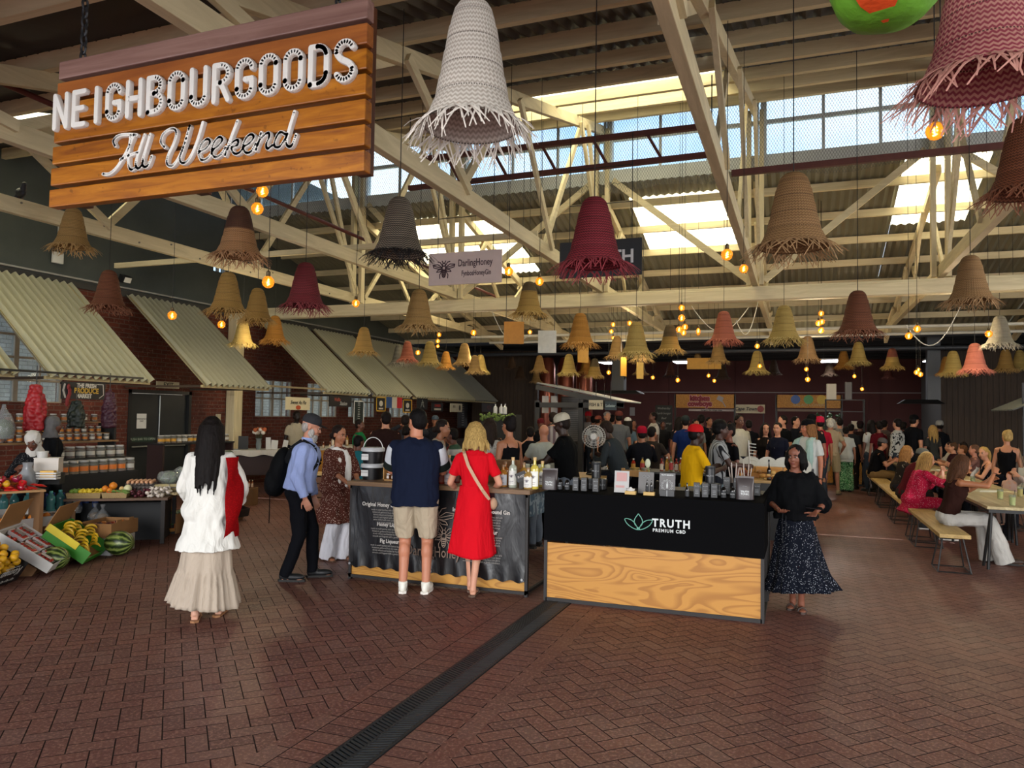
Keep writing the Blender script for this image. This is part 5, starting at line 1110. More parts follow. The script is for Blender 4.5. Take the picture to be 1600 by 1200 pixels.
p = atY(613, 700, 7.2); t = thing('wooden_crate', 'small open pine box holding little jars beside the black tubs', 'box', (p.x, 7.2, ZT)); b = MB(); b.span((-.07, -.06, 0), (.07, .06, .01)).span((-.07, -.06, .16), (.07, .06, .17)).span((-.07, -.06, 0), (-.06, .06, .17)).span((.06, -.06, 0), (.07, .06, .17)).span((-.07, .05, 0), (.07, .06, .17)); b.build('box_sides', wood('9a7040', 'c99a5a', 0, 2, 8, .6, 'pine'), t, False)
for k, (dx, dz, lab) in enumerate([(-.03, .011, 'left little jar inside the pine box'), (.03, .011, 'right little jar inside the pine box'), (-.03, .171, 'left little jar on top of the pine box'), (.03, .171, 'right little jar on top of the pine box')]):
    t2 = thing('honey_jar', lab, 'jar', (p.x+dx, 7.19, ZT+dz), 0, 'little honey jars'); MB().lathe([(0, 0), (.022, 0), (.022, .05), (0, .05)], n=12).build('jar_glass', glassy('6a3a1a', .8), t2); MB().lathe([(0, .05), (.023, .05), (.023, .062), (0, .062)], n=12).build('lid', pm('c9c9c6', .5), t2); MB().box((0, -.022, .025), (.028, .003, .03)).build('label', pm('c9c2b8', .6), t2, False)
for k in range(4): p = atY(590+k*7, 700, 7.45); bottle(['far left', 'second', 'third', 'far right'][k]+' small dark bottle in the row behind the black tubs', p.x, 7.45, .022, .17, '2a1a14', '1a1a1a', '8a8078', 'small_bottle', 'bottle', 'small dark bottles behind the tubs')
# ---- goods on the cbd counter (z=1.032)
ZT = 1.033; prt = pm('8f9294', .6)
def cbox(lab, px, Y, w, d, h, z=ZT, rz=0., txt='TRUTH'):
    p = atY(px, 700, Y); t = thing('product_box', lab, 'box', (p.x, Y, z), rz, 'small black product boxes'); MB().span((-w/2, -d/2, 0), (w/2, d/2, h)).build('carton', pm('17181a', .4, .15), t, False, .001); b = MB(); st2 = lambda a: stroke(b, a, .004, .001, -d/2, 4)
    for k in range(3): st2([(-w*.25, h*(.25+.12*k)), (w*.25, h*(.25+.12*k))])
    b.build('box_print', prt, t, False); lettering('box_text', txt, w*.26, (0, -d/2-.001, h*.78), prt, t, '-Y', .0006); return t
for px, nm in [(901, 'left product box of the trio beside the pouch'), (914, 'middle product box of the left trio'), (932, 'right product box of the left trio'), (1089, 'left product box of the right trio'), (1102, 'middle product box of the right trio'), (1116, 'right product box of the right trio')]:
    cbox(nm, px, 7.12, .055, .10, .125, rz=.12)
for px, Y, z, h, lab in [(1104, 7.35, ZT, .10, 'left lower black tin on the right stack'), (1120, 7.35, ZT, .10, 'right lower black tin on the right stack'), (1110, 7.35, ZT+.105, .16, 'tall black tin topping the right stack'), (922, 7.35, ZT, .10, 'left lower black tin on the left stack'), (942, 7.35, ZT, .10, 'right lower black tin on the left stack'), (932, 7.35, ZT+.105, .16, 'tall black tin topping the left stack')]:
    p = atY(px, 700, Y); t = thing('product_tin', lab, 'tin', (p.x, Y, z), 0, 'black product tins'); MB().lathe([(0, 0), (.045, 0), (.045, h), (.04, h+.003), (0, h+.003)], n=24).build('tin_body', pm('101113', .35), t); MB().lathe([(.0455, h*.86), (.0465, h*.87), (.0465, h), (.0455, h)], n=24).build('lid', pm('2a2c2e', .3), t); lettering('tin_text', 'TRUTH', .022, (0, -.047, h*.45), prt, t, '-Y', .0006); MB()
    MB().lathe([(0, 0), (.0, .001)], n=6)
for px, lab in [(876, 'left small bottle beside the left pouch'), (887, 'right small bottle beside the left pouch'), (1131, 'left small bottle beside the right pouch'), (1145, 'right small bottle beside the right pouch')]:
    p = atY(px, 700, 7.05); bottle(lab, p.x, 7.05, .024, .105, '0c0c0d', '1a1b1c', '26282a', 'small_bottle', 'bottle', 'small black tincture bottles', .18, ZT, .95, 'TRUTH')
for px, lab in [(860, 'dark standing pouch at the left end of the black counter'), (1164, 'dark standing pouch at the right end of the black counter')]:
    p = atY(px, 700, 7.08); t = thing('product_pouch', lab, 'pouch', (p.x, 7.08, ZT), .05); b = MB(); P = []
    for j in range(9):
        u = j/8; z = .19*u; d = .04*(1-u**2.2)+.004; w = .078; P.append([Vector((w*math.copysign(abs(math.cos(a))**.5, math.cos(a)), d*math.sin(a), z)) for a in [2*PI*i/24 for i in range(24)]])
    b.grid(P, True); b.build('pouch', pm('3a3232', .35, .15, 8, .3, 14), t); MB().span((-.078, -.004, .188), (.078, .004, .205)).build('seal', pm('443c3c', .35), t, False); MB()
    lettering('pouch_text', 'TRUTH\nTONIC', .022, (0, -.042, .06), wt, t, '-Y', .0006, .0006); lettering('pouch_text', 'premium', .010, (0, -.04, .12), prt, t, '-Y', .0006)
def leaflet(lab, px, Y, w, h, col, kind, rz=0):
    p = atY(px, 700, Y); t = thing('leaflet_stand', lab, 'leaflet', (p.x, Y, ZT), rz); M = rotm((-.15, 0, 0)); MB().box((0, 0, h/2), (w, .006, h), M).build('printed_card', pm(col, .4), t, False); MB().box((0, .035, h*.35), (w*.6, .004, h*.7), rotm((.3, 0, 0))).build('easel_back', rod, t, False); b = MB()
    if kind == 0:
        b.box((.0, -.012, h*.72), (w*.7, .002, h*.4)); b.box((-w*.1, -.006, h*.28), (w*.6, .002, h*.1)); m_ = pm('b98a86', .5)
    elif kind == 1: stroke(b, arc(-w*.12, h*.8, w*.1, w*.08, 0, 360), .003, .001, -.014, 4); stroke(b, arc(w*.12, h*.8, w*.1, w*.08, 0, 360), .003, .001, -.014, 4); m_ = prt
    else:
        for k in range(12): a = 2*PI*k/12; stroke(b, arc(w*.33*math.cos(a), h*.42+w*.33*math.sin(a), w*.06, w*.06, 0, 360, 6), .002, .001, -.013, 4)
        b.ell((0, -.009, h*.42), (w*.05, .002, h*.14)); b.ell((0, -.009, h*.58), (w*.035, .002, w*.035)); m_ = wt
    for v in range(len(b.v)): x, y, z = b.v[v]; b.v[v] = (x, y+(z-h/2)*.15+.001, z)
    b.build('card_print', m_, t, False)
    if kind: lettering('card_text', 'TRUTH' if kind == 1 else 'TRUTH BENEFITS', w*.1, (0, -.006+h*.05, h*.9 if kind == 2 else h*.66), wt, t, '-Y', .0006, .0006)
leaflet('white and pink photo card standing at the left of the three leaflets', 972, 7.12, .14, .205, 'a8a6a4', 0); leaflet('grey card with line emblem, the middle of the three leaflets', 1010, 7.16, .145, .20, '4a4644', 1); leaflet('grey card with a ring of icons, the right of the three leaflets', 1043, 7.14, .145, .20, '484445', 2)
for px, lab in [(986, 'pale wooden block with white dish on the black counter'), (1015, 'pale wooden block holding two dropper bottles')]:
    p = atY(px, 700, 6.99); t = thing('wooden_block', lab, 'block', (p.x, 6.99, ZT)); MB().span((-.05, -.025, 0), (.05, .025, .032)).build('block', wood('b5914f', 'd9b878', 0, 2, 8, .6, 'pale_pine'), t, False, .002)
    if px > 1000:
        for k, l2 in ((-.02, 'left black dropper bottle on the wooden block'), (.02, 'right black dropper bottle on the wooden block')): bottle(l2, p.x+k, 6.99, .014, .11, '0c0c0d', '111111', '202124', 'dropper_bottle', 'bottle', 'black dropper bottles', .4, ZT+.033, .95)
    else: u = thing('white_dish', 'small white round dish lying on the pale wooden block', 'dish', (p.x, 6.99, ZT+.033)); MB().lathe([(0, .004), (.03, .004), (.038, .02), (.042, .02), (.034, 0), (0, 0)], n=20).build('dish', pm('cfcdc8', .3), u); MB().ell((0, 0, .02), .016).build('knob', pm('cfcdc8', .3), u)
p = atY(1074, 700, 6.99); bottle('single black dropper bottle right of the three leaflets', p.x, 6.99, .018, .13, '0c0c0d', '111111', '26282a', 'dropper_bottle', 'bottle', None, .4, ZT, .95)
p = atY(1043, 700, 7.0); t = thing('product_box', 'low wide black box in front of the icon leaflet', 'box', (p.x, 7.0, ZT)); MB().span((-.065, -.02, 0), (.065, .02, .055)).build('carton', pm('1d1e20', .4), t, False); MB().span((-.004, -.0205, 0), (.004, -.02, .055)).build('seam', prt, t, False)
for k, (px, Y, h, lab) in enumerate([(1136, 7.5, .16, 'tall black box behind the right pouch'), (1152, 7.55, .15, 'second tall black box behind the right pouch'), (1173, 7.55, .13, 'third black box at the right counter end'), (1183, 7.5, .11, 'black box nearest the counter corner')]): cbox(lab, px, Y, .06, .06, h, ZT)
for k, (px, Y, lab) in enumerate([(1147, 7.6, 'left bundle of clear tubes in a black cup behind the tins'), (1166, 7.6, 'right bundle of clear tubes in a black cup')]):
    p = atY(px, 700, Y); t = thing('tube_holder', lab, 'cup', (p.x, Y, ZT)); MB().lathe([(0, 0), (.03, 0), (.034, .1), (.03, .1), (.028, .01), (0, .01)], n=16).build('cup', rod, t)
    for i in range(6): a = i*1.05; MB().cyl((math.cos(a)*.015, math.sin(a)*.015, .012), (math.cos(a)*.05, math.sin(a)*.03, .25+.02*(i % 3)), .005).build('clear_tube', pm('a79a90', .2), t)
bt2 = thing('side_table', 'black side table behind the right end of the cbd counter', 'table', (-.75, 7.95, 0)); MB().span((-.55, -.2, .98), (.5, .2, 1.02)).build('table_top', pm('17181a', .6), bt2, False)
for x in (-.5, .45):
    for y in (-.17, .17): MB().span((x-.02, y-.02, 0), (x+.02, y+.02, .98)).build('leg', rod, bt2, False)
# clear tumblers and green-mossed tray behind the gin bottles
t = thing('glass_tray', 'moss green wooden tray at the back of the gin counter', 'tray', (-2.57, 7.52, 1.031)); MB().span((-.16, -.09, 0), (.16, .09, .09)).build('tray', pm('5a6a2a', .8, .3, 30, .4, 60), t, False)
for k in range(4):
    u = thing('clear_tumbler', ['leftmost', 'second', 'third', 'rightmost'][k]+' clear glass on the moss green tray', 'glass', (-2.68+.075*k, 7.52, 1.122), 0, 'clear glasses on the green tray'); MB().lathe([(0, 0), (.025, 0), (.032, .12), (.030, .12), (.023, .006), (0, .006)], n=16).build('glass', glassy('e6e6d8', .3), u)
for px, Y, w, h, lab in [(798, 7.68, .16, .2, 'small plywood screen behind the red dress'), ]:
    pass
t = thing('plywood_screen', 'brown plywood box standing right of the red dress on the counter back', 'box', (-2.98, 7.6, 1.031)); MB().span((-.17, -.05, 0), (.17, .05, .24)).build('box_panel', wood('5a3a1c', '8a6034', 0, 2, 8, .6, 'brown_ply'), t, False)
ORD = ['first', 'second', 'third', 'fourth', 'fifth', 'sixth', 'seventh', 'eighth', 'ninth', 'tenth', 'eleventh', 'twelfth', 'thirteenth', 'fourteenth']
def nth(k): return ORD[k]+' from the left, '
# ================================================================ PRODUCE STALL
def FR(x0, y0, x1, y1, z):
    a = atZ(x0, y0, z); b_ = atZ(x1, y1, z); d = b_-a; return a, math.atan2(d.y, d.x), d.length
def loc(fr, u, v, z=0.): # point in a front-edge frame: u right, v away
    a, rz, w = fr; return Vector((a.x+math.cos(rz)*u-math.sin(rz)*v, a.y+math.sin(rz)*u+math.cos(rz)*v, z))
class Proto:
    """a small thing of one or more parts, built once and then copied"""
    def __init__(s, name, cat, parts): s.name = name; s.cat = cat; s.parts = parts; s.o = None
    def put(s, p, lab, group=None, rz=0., rot=None, sc=1., mats=None):
        if s.o is None:
            if len(s.parts) == 1 and s.parts[0][0] is None: o = s.parts[0][1].build(s.name, s.parts[0][2]); s.single = True
            else:
                o = bpy.data.objects.new(s.name, None); COL.objects.link(o); s.single = False
                for n_, b_, m_ in s.parts: b_.build(n_, m_, o)
            o['category'] = s.cat; s.o = o
        else: o = dup(s.o); 
        if not s.single:
            for ch, (n_, b_, m_) in zip(o.children, s.parts):
                if s.o is not o or mats: recol(ch, m_)
        o.location = p; o.rotation_euler = rot if rot else (0, 0, rz); o.scale = (sc,)*3; o['label'] = lab
        if group: o['group'] = group
        if mats:
            if s.single: recol(o, mats[0])
            else:
                for ch, m_ in zip(sorted(o.children, key=lambda c: c.name), mats):
                    if m_: recol(ch, m_)
        return o
card = pm('8a6238', .8, .15, 6, .1, 30); cardd = pm('6b4a2a', .8, .15)
def carton(lab, fr, w, d, h, z, tilt=0., outm=None, inm=None, name='cardboard_box', open_front=0.):
    t = thing(name, lab, 'box', (fr[0].x, fr[0].y, z), fr[1]); t.rotation_euler = (-R(tilt)*-1, 0, fr[1]); om_ = outm or card; im = inm or card; th = .006
    M = Matrix.Translation(t.location) @ t.rotation_euler.to_matrix().to_4x4()
    MB().span((0, 0, 0), (w, d, th)).build('base', im, t, False)
    hf = h-open_front
    MB().span((0, -th, 0), (w, 0, hf)).build('front_panel', om_, t, False); MB().span((0, d, 0), (w, d+th, h)).build('back_panel', om_, t, False)
    for x in (-th, w): MB().span((x, -th, 0), (x+th, d+th, h)).build('side_panel', om_, t, False)
    return t, M
rr_ = random.Random(5)
citrus = Proto('lemon', 'fruit', [(None, MB().lathe([(0, -1.08), (.1, -1.05), (.3, -.95), (.7, -.7), (.97, -.25), (1, 0), (.97, .25), (.7, .7), (.3, .95), (.1, 1.02), (0, 1.0)], n=20), pm('cf9a14', .4, .12, 30, .25, 90))])
def pile(proto, M, w, d, r, n, lab, group, z0=0., mats=None, mg=.0, layers=2, seed=1):
    rnd = random.Random(seed); pts = []
    tries = 0
    while len(pts) < n and tries < 4000:
        tries += 1; x = rnd.uniform(r+mg, w-r-mg); y = rnd.uniform(r+mg, d-r-mg); z = z0+r
        for q in pts:
            dd = math.hypot(q[0]-x, q[1]-y)
            if dd < 2*r*.96: z = max(z, q[2]+math.sqrt(max(0, (2*r*.96)**2-dd*dd)))
        if z < z0+r*(1+1.7*(layers-1))+.001: pts.append((x, y, z))
    for p in pts:
        o = proto.put(M @ Vector(p), lab, group, rot=(rnd.uniform(-1.5, 1.5), rnd.uniform(-1.5, 1.5), rnd.uniform(0, 6)), sc=r*rnd.uniform(.93, 1.03), mats=mats)
# lemon box
fr = FR(-28, 928, 58, 897, 0.0); t, M = carton('black printed cardboard box of yellow lemons tilted at the left edge', fr, .52, .5, .20, .02, 32, pm('101012', .5), card, open_front=.04)
lettering('box_print', 'Komati', .12, (.30, -.009, .14), pm('b9b9b4', .6), t, '-Y', .001, .001, .9, tilt=PI, shear=.25); lettering('box_print', 'GOLDEN FRUITING', .026, (.28, -.009, .20), pm('a9a9a4', .6), t, '-Y', .001); 
b = MB(); 
for k in range(3): stroke(b, [(.2+.08*k, .04), (.23+.08*k, .06), (.26+.08*k, .045), (.23+.08*k, .035)], .008, .001, -.008, 4)
b.build('box_marks', pm('b9b9b4', .6), t)
MB().box((.26, .3, -.1), (.5, .4, .15)).build('box_stand', cardd, t, False)
MB().box((0.26, .56, .34), (.54, .008, .26), rotm((-.2, 0, 0))).build('back_flap', card, t, False)
pile(citrus, M, .52, .5, .041, 46, 'round yellow lemon in the black printed box', 'lemons in the black box', .08, layers=3, seed=3)
wmel = NT('watermelon_rind'); v = wmel.coord(); tc_ = wmel.n.new('ShaderNodeSeparateXYZ'); wmel.l.new(v, tc_.inputs[0]); a_ = wmel.math('ARCTAN2', tc_.outputs['Z'], tc_.outputs['Y']); nn_ = wmel.noise(v, 9, 4, .6, 1.)
f_ = wmel.math('FRACT', wmel.math('ADD', wmel.math('MULTIPLY', a_, 11/(2*PI)), wmel.math('MULTIPLY', nn_, .9))); wmel.base(wmel.ramp(f_, [(.25, hexc('1d2c12')), (.45, hexc('4c6426')), (.6, hexc('8f9a55')), (.85, hexc('5d7030')), (.98, hexc('1d2c12'))])); wmel.set(.35, 0, .5)
melon = Proto('watermelon', 'fruit', [('rind', MB().ell((0, 0, 0), (.175, .145, .145), n=32, m=20), wmel.m), ('stem', MB().cyl((.17, 0, 0), (.2, .005, .01), .006), pm('6a5a34', .8))])
p = atZ(72, 893, 0); melon.put((p.x, p.y+.1, .125), 'smaller striped watermelon on the floor beside the lemon box', 'watermelons on the floor', .2, sc=.86); p = atZ(177, 869, 0); melon.put((p.x, p.y+.08, .145), 'larger striped watermelon on the floor before the banana box', 'watermelons on the floor', 3.4)
# punnet box
fr = FR(72, 900, 130, 868, 0.0); t, M = carton('white fronted box of tomato punnets between lemons and bananas', fr, .62, .62, .11, .03, 34, pm('bdbab4', .6), card); MB().box((.31, .35, -.1), (.58, .5, .16)).build('box_stand', cardd, t, False); MB().box((.31, .68, .24), (.62, .008, .3), rotm((-.15, 0, 0))).build('back_flap', card, t, False)
lettering('box_print', 'Fresh', .07, (.4, -.009, .06), pm('4a4a4a', .6), t, '-Y', .001, shear=.3)
pun = Proto('tomato_punnet', 'punnet', [('tray', MB().box((0, 0, .02), (.13, .17, .04), taper=1.1), glassy('d9d4cf', .35)), ('tomatoes', (lambda b: [b.ell((-.045+.03*(i % 4), -.06+.04*(i//4), .035), .019, n=10, m=6) for i in range(16)] and b)(MB()), pm('a3261a', .3, .2, 20)), ('paper_label', MB().box((0, 0, .06), (.085, .11, .002)), pm('c9bcba', .5))])
k = 0
for i in range(3):
    for j in range(3):
        k += 1
        if (i, j) == (0, 2): continue
        pun.put(M @ Vector((.11+.2*i, .12+.2*j, .05)), ['left', 'middle', 'right'][i]+' punnet of small red tomatoes in the '+['front', 'middle', 'back'][j]+' row of the white box', 'tomato punnets in the white box', rot=(R(34), .05*(k % 3), fr[1]+.1*(k % 2)))
tomato = Proto('tomato', 'vegetable', [(None, MB().lathe([(0, -.85), (.5, -.78), (.9, -.4), (1, 0), (.9, .5), (.5, .82), (.15, .8), (0, .7)], n=16), pm('b02418', .3, .15))])
for k in range(7): tomato.put(M @ Vector((.06+.045*(k % 4), .5+.05*(k//4), .055)), 'loose red tomato at the back of the punnet box', 'loose tomatoes in the punnet box', sc=.026)
# banana box
fr = FR(128, 884, 190, 852, 0.0); t, M = carton('green and yellow printed banana box standing tilted', fr, .60, .52, .15, .02, 36, pm('2f7a1a', .5, .2), card, open_front=.08)
MB().span((-.02, .15, .09), (-.007, .54, .17)).build('yellow_side', pm('c9b41c', .5, .3), t, False); MB().box((.3, .35, -.1), (.56, .4, .15)).build('box_stand', cardd, t, False); MB().box((.3, .56, .22), (.60, .008, .30), rotm((-.1, 0, 0))).build('back_flap', card, t, False)
bar_ = [Vector((math.cos(a)*.085, 0, math.sin(a)*.085)) for a in [R(20+140*i/10) for i in range(11)]]
banana = Proto('banana', 'fruit', [(None, MB().tube([q-Vector((0, 0, .085)) for q in bar_], [.005, .008, .014, .017, .018, .0185, .018, .017, .014, .009, .006], 8), pm('c9a01a', .45, .18, 22))])
rnd = random.Random(8)
for i in range(26):
    c_ = i//4; cx = .09+.085*(c_ % 6)+.01*(i % 4); cy = .1+.27*((c_*5) % 3)/2.+.035*(i % 4)*.6; banana.put(M @ Vector((cx, cy, .11+.028*(i % 4)+.03*(c_ % 2))), 'ripe yellow banana in the green box', 'bananas in the green box', rot=(rnd.uniform(-.3, .5), rnd.uniform(-.3, .3), fr[1]+1.1+rnd.uniform(-.4, .4)+(c_ % 3)*.5), sc=rnd.uniform(.72, .88))
# brown box on white box
fr = FR(172, 868, 224, 852, 0.0); MBx = carton('white cardboard box under the low brown box', fr, .5, .4, .2, .0, 0, pm('a9a7a6', .6), card)
lettering('box_print', 'FRUIT', .07, (.15, -.009, .08), pm('5a5a5a', .6), MBx[0], '-Y', .001)
t, M = carton('brown slotted box of dark fruit on top of the white box', fr, .56, .42, .17, .205, 0); [MB().span((q, -.012, .17), (q+.1, 0, .20)).build('box_flap', card, t, False) for q in (.1, .36)]
plum = [pm(c_, .35) for c_ in ('5a2224', '8a3a22', '3a1a24', 'a8642a')]
for k in range(16): tomato.put(M @ Vector((.06+.09*(k % 6), .06+.12*(k//6), .12)), 'dark red plum in the brown slotted box' if k % 4 != 3 else 'orange nectarine among plums in the brown box', 'stone fruit in the brown box', sc=.038, mats=[plum[k % 4]])
# green box, behind
fr = FR(128, 800, 186, 812, 0.18); t, M = carton('dark green cardboard box with a white round emblem under the table', fr, .62, .4, .30, .02, 0, pm('12352a', .5), cardd); lettering('emblem', 'O', .17, (.40, -.009, .18), pm('b9c4bd', .5), t, '-Y', .001, .002); b = MB(); stroke(b, arc(.40, .185, .03, .03, 90, 330), .012, .001, -.009, 6); b.build('emblem_swirl', pm('b9c4bd', .5), t)
# bags of bread-like produce
bagc = glassy('c8cacb', .22, .15)
b0 = MB(); b0.lathe([(0, 0), (.08, .005), (.1, .04), (.09, .09), (.05, .14), (.015, .18), (.03, .22), (.035, .24)], n=14, wob=lambda t_, j: 1+.12*math.sin(5*t_+j*1.7))
pbag = Proto('plastic_bag', 'bag', [('clear_bag', b0, bagc), ('contents', MB().ell((0, 0, .06), (.075, .07, .05)), pm('a88a6a', .7, .3, 20))])
for k, (x, y, lab) in enumerate([(78, 802, 'leftmost tied clear bag beside the water bottles'), (90, 800, 'second tied clear bag beside the blue bottles'), (105, 800, 'third tied clear bag beside the blue bottles'), (115, 802, 'tied clear bag next to the banana box back')]):
    p = atZ(x, y, .40); pbag.put(p, lab, 'tied clear bags', k)
for k, (x, y, lab) in enumerate([(148, 812, 'left bagged pastry on the tray left of the green box'), (160, 814, 'right bagged pastry on the tray below the green box')]): p = atZ(x, y, .30); pbag.put(p, lab, 'bagged pastries', k, sc=.9, mats=[None, pm('a8824a', .7, .3)])
# citrus crates and water bottles
fr = FR(-30, 828, 86, 812, .36); t, M = carton('long white box of oranges in front of the water bottles', fr, .95, .3, .12, .30, 8, pm('b5b4b2', .5), card); MB().span((0.02, .02, -.3), (.93, .28, 0)).build('box_stand', cardd, t, False)
for k in range(9): citrus.put(M @ Vector((.1+.1*k, .12+.04*(k % 2), .09)), nth(k)+'orange in the long white box', 'oranges in the long white box', sc=.042, rz=k, mats=[pm('c9741c', .45, .1, 30, .2, 90)])
fr = FR(-40, 806, 118, 796, .46); t = thing('bottle_crate', 'white polystyrene crate holding the water bottles', 'crate', (fr[0].x, fr[0].y, 0), fr[1]); w = fr[2]; MB().span((0, 0, .02), (w, .5, .44)).build('crate_stand', cardd, t, False); MB().span((0, -.02, .44), (w*.62, 0, .52)).build('crate_front', pm('bdbcb8', .6), t, False); MB().span((0, 0, .44), (w, .5, .45)).build('crate_base', pm('bdbcb8', .6), t, False)
wb = Proto('water_bottle', 'bottle', [('bottle', MB().lathe([(0, 0), (.05, 0), (.052, .03), (.047, .08), (.052, .13), (.05, .17), (.02, .22), (.02, .23), (0, .23)], n=16), glassy('4f8f90', .7)), ('cap', MB().cyl((0, 0, .225), (0, 0, .25), .022), pm('4a9a98', .4))])
for k in range(7): wb.put(loc(fr, .30+.125*k, .09+.10*(k % 2), .452), nth(k)+'large teal water bottle in the white crate', 'teal water bottles')
for k in range(7): wb.put(loc(fr, .78+.095*k, .26+.07*(k % 2), .452), nth(k)+'water bottle with dark blue cap behind the teal ones', 'blue capped water bottles', sc=.82, mats=[glassy('4a5f9a', .6), pm('1c2c7a', .4)])
# red vegetables shelf
fr = FR(-40, 771, 72, 765, .78); t = thing('vegetable_shelf', 'pale wooden shelf of red peppers and chillies at the left edge', 'shelf', (fr[0].x, fr[0].y, 0), fr[1]); w = fr[2]; MB().span((0, 0, .755), (w, .55, .78)).build('shelf_board', wood('7a5a3a', 'b08a5a', 0, 2, 8, .6, 'shelf_pine'), t, False)
for x in (.03, w-.03): MB().span((x-.02, .04, 0), (x+.02, .5, .755)).build('leg', cardd, t, False)
pepper = Proto('bell_pepper', 'vegetable', [('pepper', MB().lathe([(0, -.8), (.4, -.95), (.75, -.7), (.95, -.1), (1, .35), (.75, .7), (.2, .62), (0, .5)], n=18, wob=lambda t_, j: 1+.09*math.cos(3*t_)), pm('a3141c', .25, .1)), ('stem', MB().tube([(0, 0, .5), (.03, 0, .8), (.1, 0, 1.0)], .1, 6), pm('4a6a24', .7))])
chil = Proto('chilli_pepper', 'vegetable', [(None, MB().tube([(0, 0, 0), (.03, 0, .006), (.06, .005, .006), (.09, .015, 0), (.12, .03, -.004)], [.006, .014, .013, .009, .002], 8), pm('b01c14', .3, .1))])
cols = ['a3141c', 'b0301c', '7a1030', '2c4a1c', 'c96a1c', 'b01c14', '8a1024', 'c9941c']
rnd = random.Random(4)
for k in range(26): pepper.put(loc(fr, .12+rnd.random()*(w-.3), .07+rnd.random()*.3, .81+.05*(k % 3)), 'glossy pepper heaped on the left shelf', 'peppers on the left shelf', rot=(rnd.uniform(-1, 1), rnd.uniform(-1, 1), k), sc=.042, mats=[pm(cols[k % 8], .28, .12), None])
for k in range(26): chil.put(loc(fr, w-.42+rnd.random()*.34, .04+rnd.random()*.2, .79+.014*(k % 4)), 'red chilli pepper on the right end of the left shelf', 'chillies on the left shelf', rot=(0, .2, rnd.uniform(-.6, .6)+fr[1]))
# ---- produce table
fr = FT = FR(99, 780, 262, 778, .60); t = thing('produce_table', 'dark produce table heaped with baskets, garlic and squash', 'table', (fr[0].x, fr[0].y, 0), fr[1]); w = TW = fr[2]
MB().span((0, 0, .57), (w, .95, .60)).build('table_top', wood('3a281c', '6a4c34', 0, 2, 8, .6, 'dark_table'), t, False)
for x in (.06, w-.06):
    for y in (.06, .88): MB().span((x-.025, y-.025, 0), (x+.025, y+.025, .57)).build('leg', pm('1c1512', .7), t, False)
MB().span((0.1, .4, .0), (w-.1, .9, .5)).build('under_table_shade', pm('0d0f12', .7), t, False)  # near-black block put in for the shade under the table
wick = NT('wicker'); v = wick.coord(); s_ = wick.n.new('ShaderNodeSeparateXYZ'); wick.l.new(v, s_.inputs[0]); f1 = wick.math('SINE', wick.math('MULTIPLY', wick.math('ADD', s_.outputs['X'], s_.outputs['Y']), 260.)); f2 = wick.math('SINE', wick.math('MULTIPLY', s_.outputs['Z'], 420.)); f3 = wick.math('MULTIPLY', f1, f2)
wick.base(wick.ramp(wick.math('ADD', wick.math('MULTIPLY', f3, .5), .5), [(.2, hexc('6a5030')), (.7, hexc('b39a68'))])); wick.set(.7); wick.bump(f3, .6, .004)
def basket(lab, fr, u, v_, z, bw, bd, bh):
    p = loc(fr, u, v_, z); t = thing('wicker_basket', lab, 'basket', p, fr[1]); b = MB(); P = []
    for k, (zz, e_) in enumerate([(0, 0), (bh, .012), (bh, .0), (.008, -.012)]):
        ww = bw/2+e_; dd = bd/2+e_; P.append([Vector((-ww, -dd, zz)), Vector((ww, -dd, zz)), Vector((ww, dd, zz)), Vector((-ww, dd, zz))])
    b.grid(P, True); b.build('basket_wall', wick.m, t, False); MB().span((-bw/2, -bd/2, 0), (bw/2, bd/2, .01)).build('basket_base', wick.m, t, False); return t, Matrix.Translation(p) @ Matrix.Rotation(fr[1], 4, 'Z') @ Matrix.Translation((-bw/2, -bd/2, 0))
_, M1 = basket('long wicker basket of lemons and limes on the produce table', fr, .22, .14, .602, .38, .22, .07); _, M2 = basket('short wicker basket of carrots and oranges on the produce table', fr, .58, .14, .602, .28, .22, .07)
lime = pm('5d7a24', .4, .15); lem = pm('c7ab24', .4, .12); orn = pm('cf7a18', .42, .1, 30, .2, 90)
for k in range(26): citrus.put(M1 @ Vector((.04+.052*(k % 7), .05+.06*((k//7) % 3), .05+.035*(k//14))), 'small lime in the long basket' if k % 7 < 2 else 'yellow lemon in the long basket', 'limes in the long basket' if k % 7 < 2 else 'lemons in the long basket', sc=.030, rz=k, mats=[lime if k % 7 < 2 else lem])
for k, (u, v_, z, r, m_, lab) in enumerate([(.43, .2, .71, .042, orn, 'left large orange on the basket pile'), (.52, .22, .745, .05, orn, 'largest orange topping the basket pile'), (.50, .12, .69, .036, orn, 'small orange on the front of the short basket'), (.70, .2, .71, .05, pm('c9c49a', .5), 'pale round squash on the short basket'), (.62, .24, .70, .035, pm('c9a86a', .5), 'pale yellow onion behind the round squash')]): citrus.put(loc(fr, u, v_, z), lab, None, sc=r, mats=[m_])
carrot = Proto('carrot', 'vegetable', [('root', MB().tube([(0, 0, 0), (.04, 0, 0), (.09, 0, 0), (.12, 0, 0)], [.011, .012, .007, .002], 8), pm('c9581c', .5, .15, 30)), ('leaf_stub', MB().cyl((0, 0, 0), (-.015, 0, .003), .005), pm('5d7a34', .7))])
for k in range(14): carrot.put(M2 @ Vector((.04+.014*k, .03+.02*(k % 4), .07+.012*(k % 3))), 'orange carrot in the short basket', 'carrots in the short basket', rot=(0, .1, fr[1]+rnd.uniform(-.6, .8)))
